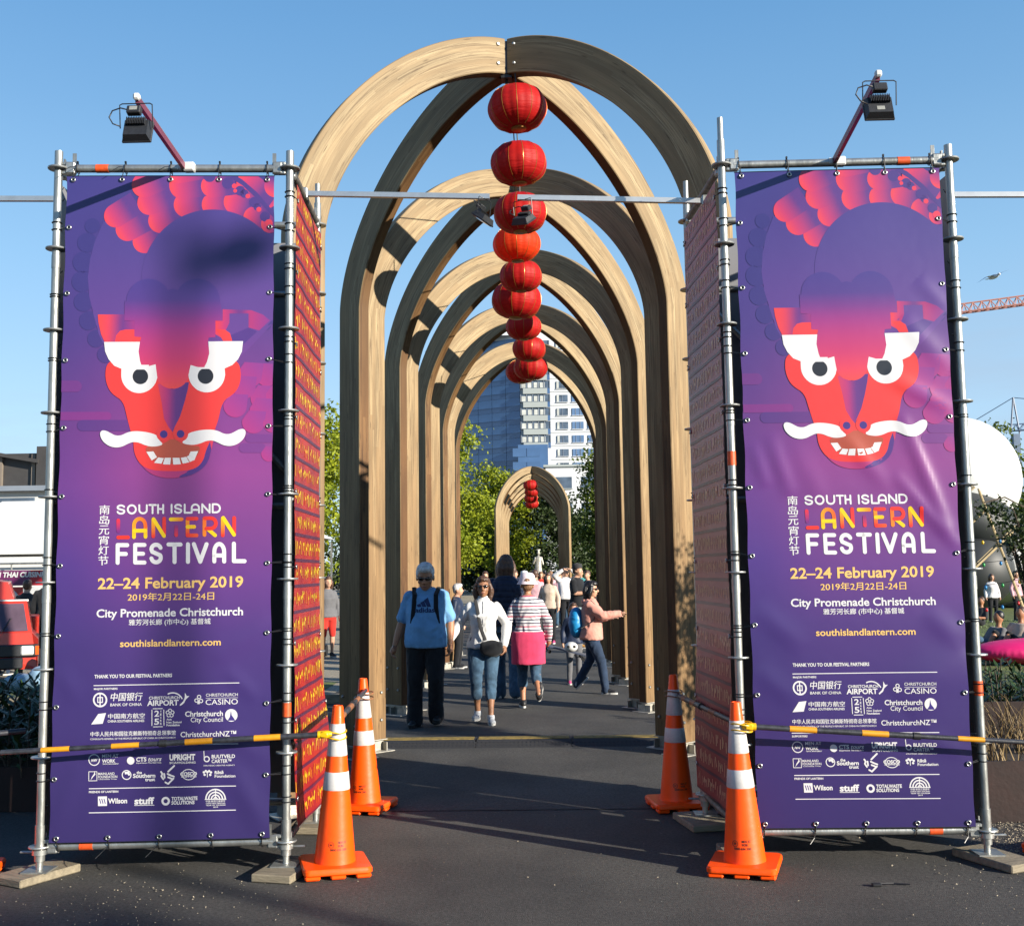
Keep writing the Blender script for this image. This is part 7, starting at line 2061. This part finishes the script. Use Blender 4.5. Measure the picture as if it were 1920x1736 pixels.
    # ---- shoes
    for q, sd in (('l', -1), ('r', 1)):
        an = J['an_' + q]; kn = J['kn_' + q]
        th = (toes or {}).get(q, sd * .15); fp = (foot_pitch or {}).get(q, 0.0)
        F = Matrix.Rotation(th, 3, 'Z') @ Matrix.Rotation(fp, 3, 'X')
        f = lambda x, y, z: an + F @ (Vector((x, y, z)) * s)
        m = MB(); m.ball(f(0, .035, -.035), (.040 * s, .045 * s, .045 * s), 12, 8, M=F); m.ball(f(0, -.04, -.035), (.042 * s, .075 * s, .042 * s), 14, 8, M=F); m.ball(f(0, -.115, -.050), (.047 * s, .070 * s, .030 * s), 14, 8, M=F)
        m.tube([f(0, .01, .02), f(0, .005, -.03)], [.045 * s, .05 * s], 12)
        shn = vmesh(m, 'shoe', M[shoes], gv * .9, t, 2)
        so = MB(); pts = []
        for k in range(24):
            a = 2 * PI * k / 24; yy = math.sin(a); pts.append((math.cos(a) * (.047 if yy < 0 else .040), -.055 - .135 * (-yy) if yy < 0 else -.055 + .135 * yy))
        V = [f(x, y, -.084) for x, y in pts] + [f(x * 1.04, y * 1.02, -.058) for x, y in pts]
        so.add(V, [tuple(reversed(range(24))), tuple(range(24, 48))] + [(i, (i + 1) % 24, (i + 1) % 24 + 24, i + 24) for i in range(24)])
        so.build('shoe_sole', M[sole], t)
    # ---- hair / hat
    hc, hs = hair; s = S0 * hs_
    m = MB()
    if hs != 'bald':
        m.ball(hp(0, .030, .042), (.082 * s, .090 * s, .088 * s), 18, 12, M=lk); m.ball(hp(0, -.018, .088), (.066 * s, .066 * s, .042 * s), 14, 8, M=lk)
        if hs == 'short':
            m.ball(hp(0, .055, -.005), (.070 * s, .055 * s, .070 * s), 14, 10, M=lk)
            for q in (-1, 1): m.ball(hp(q * .068, .005, .020), (.014 * s, .035 * s, .036 * s), 8, 6, M=lk)
        if hs in ('bob', 'long'):
            ln = .13 if hs == 'bob' else .30
            for q in (-1, 1):
                m.tube([hp(q * .066, -.010, .05), hp(q * .084, .000, -.02), hp(q * .085, .015, -.06), hp(q * .078, .020, -.02 - ln)], [.026 * s, .032 * s, .034 * s, .018 * s], 10)
            for x in (-.045, 0, .045): m.tube([hp(x, .07, .05), hp(x * 1.2, .085, -.03), hp(x * 1.3, .075, -.03 - ln)], [.04 * s, .045 * s, .022 * s], 10)
        ho = vmesh(m, 'hair', HR[hc], gv * .8, t, 1, .006 if near else .003, 26, 4, (1, 1, .35))
    if hat == 'bucket':
        h = MB(); h.lathe([(.130 * s, -.022), (.132 * s, -.016), (.104 * s, .020 * s), (.098 * s, .055 * s), (.092 * s, .088 * s), (.068 * s, .116 * s), (.0, .128 * s)], hp(0, .012, .035), 28, M=lk); h.build('hat', CL['hatpink'], t, True, R(60))
    if hat == 'cap':
        h = MB(); h.lathe([(.097 * s, 0), (.100 * s, .04 * s), (.080 * s, .085 * s), (.0, .105 * s)], hp(0, .012, .045), 20, M=lk); h.ball(hp(0, .10, .045), (.06 * s, .055 * s, .010 * s), 12, 6); h.build('cap', CL['charcoal'], t, True, R(60))
    if hat == 'whitecap':
        h = MB(); h.lathe([(.097 * s, 0), (.100 * s, .04 * s), (.080 * s, .085 * s), (.0, .105 * s)], hp(0, .012, .045), 20, M=lk); h.build('cap', CL['white'], t, True, R(60))
    if glasses:
        gm = MB()
        for q in (-1, 1):
            gm.ball(hp(q * .032, -.086, .012), (.027 * s, .008 * s, .019 * s), 14, 8, M=lk @ Matrix.Rotation(q * .25, 3, 'Z')); gm.tube([hp(q * .058, -.080, .018), hp(q * .074, -.03, .016), hp(q * .078, .02, .010)], .0035 * s, 5)
        gm.tube([hp(-.012, -.094, .017), hp(.012, -.094, .017)], .003 * s, 5)
        gm.build('sunglasses', glasses, t, True, R(60))
    if near:
        lp_ = MB(); lp_.ball(hp(0, -.0895, -.060), (.021 * s, .004 * s, .0045 * s), 10, 6, M=lk); lp_.build('lips', M['lips'], t, True)
    return t, J, S0
def accessory(mb, name, mat, parent, size=None, **k):
    if size: return vmesh(mb, name, mat, size, parent, **k)
    return mb.build(name, mat, parent, True)

# --- man in the light blue T-shirt, walking towards the camera looking down
tm, J, s = person('grey haired man in light blue printed T-shirt and black trousers, walking with a black backpack', (-1.07, 12.30, 0.004), 0, 1.82, 'skin_tan', 1.13, .055, near=True,
    pose=dict(head=(.0, -.055, 1.585), neck=(0, -.005, 1.47), sh_l=(-.178, .01, 1.365), sh_r=(.178, .01, 1.375), el_l=(-.265, .035, 1.105), el_r=(.262, .04, 1.11), wr_l=(-.335, -.03, .860), wr_r=(.262, -.03, .865),
              kn_l=(-.115, -.05, .49), an_l=(-.125, -.02, .085), kn_r=(.110, -.10, .505), an_r=(.100, .04, .125)),
    hs_=1.2, top='lightblue', sleeve='short', bottom='black', shoes='shoe_black', sole='shoe_black', hair=('grey', 'short'), glasses=M['sunglass'], look=(.02, .30), hem=.84, jacket=1.25, fit=.012, curl=.95, seedv=3)
for q, x in (('l', -.115), ('r', .125)):
    mb = MB(); mb.tube([(x * 1.15, .11, 1.42 * s * 1.0), (x * 1.15, .02, 1.475 * s), (x, -.105, 1.40 * s), (x * 1.02, -.155, 1.27 * s), (x * 1.18, -.155, 1.10 * s), (x * 1.5, -.05, 1.0 * s)], .026, 8, squash=(1, .28)); mb.build('shoulder_strap', CL['black'], tm, True)
mb = MB(); mb.ball((0, .20, 1.24 * s), (.15, .09, .22), 16, 12); accessory(mb, 'backpack', CL['black'], tm, .015, wr=.004)
def chest_print(parent, s_, items, yfun, mat):
    for txt, x0, x1, z, cap, bold in items:
        p_, w_, h_ = text_polys(txt, bold)
        me = bpy.data.meshes.new('shirt_lettering'); V = []; F = []
        for pl_ in p_:
            F.append(list(range(len(V), len(V) + len(pl_))))
            for q in pl_:
                x = x0 + (x1 - x0) * q[0] / w_; zz = z + q[1] / h_ * cap; V.append((x, yfun(x, zz), zz))
        me.from_pydata(V, [], F); me.materials.append(mat); link('shirt_lettering', me, parent)
from mathutils.bvhtree import BVHTree
def front_of(ob):
    bv = BVHTree.FromPolygons([v.co for v in ob.data.vertices], [p.vertices[:] for p in ob.data.polygons])
    def f(x, z):
        h = bv.ray_cast(Vector((x, -1, z)), Vector((0, 1, 0)))
        return (h[0].y if h[0] else -.15) - .004
    return f
shirt = [c for c in children_of(tm) if c.name.startswith('shirt')][0]
ff = front_of(shirt)
M['shirtprint'] = pbr('navy_shirt_print', (0.012, 0.035, 0.13), .8)
chest_print(tm, s, [('adidas', -.105, .115, 1.215 * s, .052, .03)], ff, M['shirtprint'])
for i, (x0, h) in enumerate(((-.075, .045), (-.022, .085), (.032, .130))):     # three slanted bars of the logo
    V = [(x0, 1.272 * s), (x0 + .042, 1.272 * s), (x0 + .042 - h * .30, 1.272 * s + h * .80), (x0 - h * .30, 1.272 * s + h * .55)]
    bm2 = bmesh.new(); f_ = bm2.faces.new([bm2.verts.new((a, 0, b_)) for a, b_ in V])
    bmesh.ops.subdivide_edges(bm2, edges=bm2.edges[:], cuts=3, use_grid_fill=True)
    for v in bm2.verts: v.co.y = ff(v.co.x, v.co.z)
    me = bpy.data.meshes.new('shirt_logo_bar'); bm2.to_mesh(me); bm2.free(); me.materials.append(M['shirtprint']); link('shirt_logo_bar', me, tm)

# --- woman in the white jacket beside him
tw2, J, s = person('woman in white zip jacket, denim capri trousers and sunglasses, walking with a black shoulder bag', (-.44, 12.55, 0.004), 0, 1.66, 'skin_brown', 1.0, .0, True, near=True,
    pose=dict(head=(.005, -.015, 1.605), sh_l=(-.155, .01, 1.365), sh_r=(.153, .01, 1.365), el_l=(-.295, .05, 1.17), wr_l=(-.430, -.04, .955), el_r=(.285, .06, 1.15), wr_r=(.255, -.04, .91),
              kn_l=(-.085, -.13, .50), an_l=(-.075, -.04, .13), kn_r=(.085, -.02, .49), an_r=(.085, -.12, .085)),
    top='white_jacket', sleeve='long', bottom='denim', leg=.70, shoes='shoe_grey', hair=('brown', 'bob'), glasses=M['sunglass'], hem=.88, jacket=1.0, curl=.7, seedv=5)
mb = MB(); mb.tube([(-.09, .10, 1.40 * s), (-.085, -.03, 1.455 * s), (-.055, -.135, 1.33 * s), (-.02, -.150, 1.12 * s), (.03, -.165, .98 * s)], .020, 8, squash=(1, .25)); mb.build('bag_strap', CL['charcoal'], tw2, True)
mb = MB(); mb.ball((.10, -.175, .885 * s), (.135, .05, .095), 16, 10); mb.box((.10, -.175, .93 * s), (.25, .08, .07), bev=.02); accessory(mb, 'shoulder_bag', CL['black'], tw2, .012, wr=.004)
mb = MB(); jk = front_of([c for c in children_of(tw2) if c.name.startswith('jacket')][0]); mb.tube([(.004, jk(.004, z * s) + .001, z * s) for z in (.90, 1.0, 1.1, 1.2, 1.3, 1.4, 1.44)], .003, 5); mb.build('zip', CL['grey'], tw2)
mb = MB(); mb.lathe([(.062, 0), (.066, .03), (.060, .055)], (0, .012, 1.445 * s), 18); accessory(mb, 'collar', CL['white_jacket'], tw2)

# --- woman from behind: striped top, pink hat, magenta cloth round the hips
th, J, s = person('woman seen from behind in striped top and pale pink hat, magenta cloth round her hips', (.06, 13.85, 0.004), PI, 1.65, 'skin_tan', 1.10, .0, True, near=True,
    pose=dict(el_l=(-.265, .03, 1.14), wr_l=(-.275, -.10, .90), el_r=(.265, .02, 1.14), wr_r=(.275, -.12, .92),
              kn_r=(.085, -.12, .50), an_r=(.080, -.02, .085), kn_l=(-.09, .04, .50), an_l=(-.13, .33, .215)),
    top='stripe', sleeve='long', bottom='denim', leg=.72, shoes='shoe_black', hair=('ginger', 'short'), hat='bucket', hem=.90, jacket=1.1, foot_pitch={'l': -1.15}, curl=.6, seedv=8)
mb = MB(); stack(mb, [(0, .01, z * s, rx * s, ry * s) for z, rx, ry in ((.575, .222, .172), (.60, .224, .175), (.75, .224, .178), (.90, .224, .175), (.985, .214, .168), (1.0, .205, .16))]); accessory(mb, 'hip_cloth', CL['magenta'], th, .013, wr=.006, wf=5, dirs=(1, 1, .5))

# --- tall man from behind in a padded vest
tb, J, s = person('tall brown haired man seen from behind in navy padded vest and jeans', (-.24, 14.9, 0.004), PI, 1.93, 'skin_light', 1.12, .02, near=True,
    pose=dict(kn_r=(.105, -.12, .50), an_r=(.10, -.03, .09), kn_l=(-.10, .03, .49), an_l=(-.105, .20, .13)), quilt=.016, top='navy', sleeve='long', bottom='denim', hair=('brown', 'bob'), hem=.90, jacket=1.5, shoes='shoe_grey', foot_pitch={'l': -.6}, fit=.01)
for z in (1.02, 1.10, 1.18, 1.26, 1.34, 1.41):
    pass

# --- woman in the peach hoodie reaching to the post
tp, J, s = person('woman in peach pink hoodie and blue jeans, reaching out to touch a timber leg', (.93, 15.35, 0.004), R(78), 1.55, 'skin_light', 1.10, .02, True, near=True,
    pose=dict(sh_l=(-.14, .0, 1.37), sh_r=(.14, -.01, 1.37), el_l=(-.18, -.20, 1.21), wr_l=(-.08, -.46, 1.235), el_r=(.19, -.10, 1.16), wr_r=(.15, -.33, 1.20),
              kn_l=(-.08, -.16, .50), an_l=(-.08, -.22, .085), kn_r=(.08, .03, .52), an_r=(.08, .27, .16)),
    top='pink', sleeve='long', bottom='denim_dark', shoes='shoe_black', hair=('black', 'bob'), glasses=M['sunglass'], hem=.84, jacket=1.5, foot_pitch={'r': -.75}, curl=.25, seedv=11, look=(0, .05),
    handdir={'l': ((.0, -1, .05), (-.2, .0, -1)), 'r': ((.0, -1, .05), (.2, 0, -1))})
mb = MB(); mb.ball((0, .21, 1.10 * s), (.15, .11, .22), 16, 12); mb.box((0, .20, 1.04 * s), (.26, .16, .26), bev=.06); accessory(mb, 'backpack', M['pack_blue'], tp, .014, wr=.005)
mb = MB()
mb.tube([(-.115, .12, 1.36 * s), (-.125, -.02, 1.45 * s), (-.13, -.13, 1.33 * s), (-.16, -.05, 1.12 * s), (-.15, .12, 1.02 * s)], .018, 6, squash=(1, .3)); mb.build('shoulder_strap', CL['black'], tp, True)
mb = MB(); mb.ball((0, .075, 1.43 * s), (.10, .06, .055), 14, 8); accessory(mb, 'hood', CL['pink'], tp, .012)

# --- others
C2 = 'people in the crowd further along the path'
def far(label, x, y, rz, H, **k):
    k.setdefault('group', C2)
    return person(label, (x, y, .004), rz, H, **k)
far('child behind the woman in peach, with patterned leggings and pink shoes', .72, 16.6, 0.2, 1.22, bottom='grey', top='navy', shoes='shoe_pink', hair=('brown', 'long'), female=True)
far('man in black T-shirt with backwards cap, light jeans and tan boots, looking at his phone', 1.06, 24.0, R(60), 1.84, skin='skin_light', top='black', sleeve='short', bottom='denim_light', shoes='shoe_tan', hat='cap', girth=1.1, belly=.03,
    pose=dict(el_l=(-.22, -.05, 1.14), wr_l=(-.06, -.30, 1.16), el_r=(.22, -.05, 1.14), wr_r=(.07, -.30, 1.16)))
far('woman with long brown hair in cream cardigan over black clothes', .44, 25.8, R(-15), 1.66, top='cream', bottom='black', hair=('brown', 'long'), female=True, shoes='shoe_pink')
far('heavy man in white long sleeved shirt holding both hands up to his brow', .98, 31.2, R(10), 1.80, top='white', bottom='black', girth=1.2, belly=.05, hair=('black', 'short'), sole='shoe_black',
    pose=dict(el_l=(-.34, -.12, 1.52), wr_l=(-.13, -.20, 1.66), el_r=(.34, -.12, 1.52), wr_r=(.13, -.20, 1.66)))
far('man in pale pink shirt walking away', .12, 27.5, PI, 1.74, top='rose', bottom='charcoal', hair=('brown', 'short'))
far('person in cream clothes with a white cap behind the striped woman', -.18, 30.0, 0, 1.70, top='cream', bottom='khaki', hat='whitecap')
crowd = [(-1.25, 19.6, R(80), 1.50, 'navy', 'black', 'grey', 'short', 'grey haired person in navy sitting low at the left edge of the path'),
 (-1.50, 20.6, R(40), 1.58, 'white', 'charcoal', 'ginger', 'short', 'person in white near the left arch legs behind the seated one'),
 (-1.05, 26.0, R(20), 1.52, 'khaki', 'denim', 'brown', 'long', 'person in khaki between the left arch legs and the woman in white'),
 (-.55, 36, 0, 1.74, 'grey', 'charcoal', 'brown', 'short', 'person in grey far back behind the woman in white'),
 (.62, 37, PI, 1.70, 'rose', 'denim', 'ginger', 'long', 'red haired person in pink far back in the middle of the crowd'),
 (.30, 39, 0, 1.68, 'red', 'denim', 'ginger', 'bob', 'person in red in the middle of the distant crowd'),
 (1.55, 30, R(-30), 1.70, 'charcoal', 'denim', 'brown', 'short', 'person in charcoal half hidden by the right arch legs'),
 (1.90, 27.2, R(30), 1.62, 'white', 'denim', 'black', 'bob', 'black haired person in white at the right arch legs'),
 (-.9, 41, 0, 1.75, 'teal', 'charcoal', 'brown', 'short', 'person in teal far off left of the crowd centre'),
 (1.3, 42, 0, 1.73, 'navy', 'denim', 'black', 'short', 'person in navy far off at the right of the crowd'),
 (-1.3, 31, 0, 1.72, 'charcoal', 'black', 'brown', 'short', 'person in charcoal with a red cap level with the far left arch leg'),
 (-.05, 46, 0, 1.72, 'black', 'charcoal', 'brown', 'short', 'darkly dressed person entering the far arches'),
 (.5, 50, PI, 1.75, 'grey', 'denim', 'black', 'short', 'person in grey inside the far arches'), (-.5, 52, PI, 1.68, 'rose', 'denim_light', 'brown', 'long', 'long haired person in pink inside the far arches'),
 (-.75, 33, PI, 1.70, 'white', 'charcoal', 'brown', 'short', 'person in white walking away behind the woman in white'), (.85, 33.5, 0, 1.62, 'rose', 'denim', 'ginger', 'long', 'fair haired person just left of the man in white'),
 (-.35, 40, 0, 1.66, 'lightblue', 'denim', 'brown', 'bob', 'person in light blue far back left of centre'), (1.6, 36, 0, 1.74, 'teal', 'charcoal', 'black', 'short', 'person in teal beyond the man in the black T-shirt'), (.1, 43, PI, 1.72, 'khaki', 'denim', 'black', 'short', 'person in khaki walking away before the far arches'),
 (1.0, 35, R(20), 1.66, 'stripe', 'denim', 'brown', 'long', 'person in a striped top behind the man in white')]
for i, (x, y, rz, H, tp_, bt_, hc, hs, lb_2) in enumerate(crowd):
    far(lb_2, x, y, rz, H, top=tp_, bottom=bt_, hair=(hc, hs), female=(hs != 'short'), seedv=i)
LGp = 'people at the food stalls on the left'
far('man in black sweater with short dark hair, back turned, by the food stall', -9.15, 20.6, PI, 1.80, top='black', bottom='black', hair=('brown', 'short'), group=LGp, leg=.6)
far('stooping person in black jacket with dark jeans beside the red van', -9.35, 19.4, PI - .3, 1.68, top='charcoal', bottom='denim_dark', hair=('black', 'short'), group=LGp, girth=1.15)
far('person in a burgundy cap in front of the food stall panels', -10.0, 21.6, PI, 1.68, top='charcoal', bottom='black', hair=('brown', 'short'), group=LGp)
far('person in red shorts seen between the side banner and the first timber leg', -4.15, 22.5, .5, 1.66, top='grey', bottom='red', leg=.5, hair=('brown', 'bob'), group=LGp, female=True)
far('darkly dressed person pushing a stroller beyond the left banner', -4.55, 23.2, PI, 1.68, top='charcoal', bottom='black', hair=('black', 'short'), group=LGp)
RG = 'children and grown-ups on the lawn at the right'
far('child in white top and black leggings standing on the lawn', 13.75, 33.0, 0, 1.42, top='white', bottom='black', hair=('brown', 'bob'), group=RG, female=True)
far('child at the right picture edge in white and purple clothes', 14.6, 33.3, .5, 1.50, top='rose', bottom='black', hair=('brown', 'long'), group=RG, female=True)
def sitting(label, x, y, rz, H, top, bottom, hc, z=0):
    return person(label, (x, y, z - .42 * H / 1.75 * .9), rz, H, top=top, bottom=bottom, hair=(hc, 'short'), group=RG,
        pose=dict(hip_l=(-.09, .1, .55), hip_r=(.09, .1, .55), kn_l=(-.16, -.30, .78), an_l=(-.12, -.42, .50), kn_r=(.16, -.25, .62), an_r=(.30, -.50, .50), head=(0, -.1, 1.22), neck=(0, -.04, 1.09), sh_l=(-.178, -.02, 1.03), sh_r=(.178, -.02, 1.03), el_l=(-.24, -.18, .84), wr_l=(-.1, -.34, .82), el_r=(.24, -.15, .84), wr_r=(.1, -.34, .80)))
# lying and seated figures are simpler: built with their own lofts
def lounging(label, loc, rz, top, bottom, hc, skin='skin_tan'):
    t = thing('person', label, 'person', loc, rz, RG)
    b = MB(); stack(b, [(0, -.0, .10, .15, .12), (0, .02, .25, .16, .12), (0, .10, .42, .17, .11), (0, .15, .52, .12, .08)]); b.ball((0, .16, .70), (.08, .095, .11), 14, 10); b.tube([(0, .15, .5), (0, .16, .62)], .05, 10)
    for q in (-1, 1):
        bulge(b, (q * .09, 0, .12), (q * .14, -.38, .36), [.08, .08, .06, .05]); bulge(b, (q * .14, -.38, .36), (q * .15, -.62, .08), [.05, .05, .04, .035]); b.ball((q * .15, -.68, .05), (.04, .10, .04), 10, 6)
        bulge(b, (q * .17, .13, .47), (q * .26, .0, .24), [.05, .045, .04]); bulge(b, (q * .26, 0, .24), (q * .16, -.2, .26), [.04, .035, .03]); hand(b, (q * .16, -.2, .26), (0, -1, 0), (0, 0, -1), 1, .5, False)
    vmesh(b, 'body', M[skin], .018, t)
    u = MB(); stack(u, [(0, -.0, .10, .17, .14), (0, .02, .25, .18, .14), (0, .10, .42, .19, .13), (0, .14, .52, .13, .095)])
    for q in (-1, 1): bulge(u, (q * .17, .13, .47), (q * .26, .0, .24), [.065, .058, .052])
    vmesh(u, 'shirt', CL[top], .02, t, wr=.004)
    p = MB(); stack(p, [(0, 0, .06, .18, .15), (0, 0, .16, .175, .15)])
    for q in (-1, 1): bulge(p, (q * .09, 0, .12), (q * .14, -.38, .36), [.095, .09, .07, .062])
    vmesh(p, 'shorts', CL[bottom], .02, t)
    h = MB(); h.ball((0, .18, .73), (.088, .09, .10), 14, 10); vmesh(h, 'hair', HR[hc], .016, t)
    return t
lounging('person in dark clothes sitting on the lawn below the bamboo poles', (12.3, 30.5, 0), R(-60), 'charcoal', 'black', 'brown')
lounging('person leaning back beside the pink lounger with dark hair', (8.35, 20.0, .05), R(-80), 'grey', 'denim', 'black')
lounging('second person by the pink lounger, partly behind it', (8.75, 19.9, .12), R(-60), 'cream', 'black', 'brown')

# skateboard with a helmet, carried behind the woman in peach
sk = thing('skateboard', 'dark skateboard carried level behind the woman in peach', 'skateboard', (.60, 16.25, .53), R(15))
sk.rotation_euler = (R(10), R(14), R(12))
mb = MB(); mb.tube([(-.42, 0, .06), (-.32, 0, .01), (.30, 0, .0), (.42, 0, .05)], .10, 14, squash=(1, .08)); mb.build('deck', CL['navy'], sk, True)
for x in (-.27, .25):
    MB().tube([(x, -.09, -.04), (x, .09, -.04)], .012, 6).build('truck_axle', M['galv'], sk)
    for y in (-.09, .09): MB().tube([(x, y - .018, -.05), (x, y + .018, -.05)], .027, 12).build('wheel', M['black'], sk)
hm = thing('helmet', 'white child helmet with black spots strapped to the skateboard', 'helmet', (.66, 16.0, .60))
mb = MB(); mb.ball((0, 0, 0), (.10, .12, .075), 18, 12); accessory(mb, 'shell', M['white'], hm, .012)
for x in (-.04, .045): MB().ball((x, -.105, .01), (.024, .016, .02), 10, 6).build('spot', M['black'], hm, True)
# stroller and statue
sr = thing('stroller', 'black stroller beyond the left banner', 'stroller', (-4.45, 22.6, 0))
mb = MB(); mb.box((0, 0, .62), (.40, .45, .35), bev=.08); mb.build('seat', CL['black'], sr, True)
mb = MB(); mb.ball((0, .1, .88), (.22, .24, .20), 12, 8); mb.build('hood', CL['black'], sr, True)
for x in (-.2, .2):
    MB().tube([(x, .35, 1.05), (x, 0, .55), (x, -.3, .14)], .014, 6).build('frame_tube', M['black'], sr)
    for y in (-.3, .25): MB().lathe([(0, -.02), (.12, -.02), (.12, .02), (0, .02)], (x, y, .125), 14, M=Matrix.Rotation(R(90), 3, 'Y')).build('wheel', M['black'], sr)
sta = thing('statue', 'small pale statue on a plinth under the far trees', 'statue', (.22, 56, 0)); sta.scale = (.72, .72, .98)
mb = MB(); mb.box((0, 0, .75), (.8, .8, 1.5), bev=.04); mb.build('plinth', M['brown_clad'], sta)
mb = MB(); stack(mb, [(0, 0, 1.5, .30, .26), (0, 0, 1.9, .24, .22), (.02, 0, 2.2, .20, .15), (.02, 0, 2.42, .24, .14), (.02, 0, 2.52, .08, .07)]); mb.ball((.02, 0, 2.68), (.10, .11, .14), 12, 8)
bulge(mb, (-.2, 0, 2.42), (-.34, -.1, 2.15), [.07, .06]); bulge(mb, (-.34, -.1, 2.15), (-.2, -.2, 2.4), [.055, .05]); bulge(mb, (.24, 0, 2.42), (.34, -.1, 2.1), [.07, .06]); mb.ball((.02, 0, 2.84), (.18, .08, .04), 10, 6)
vmesh(mb, 'figure', M['shoe'], .03, sta, wr=.012)

bpy.data.scenes.remove(WORK)
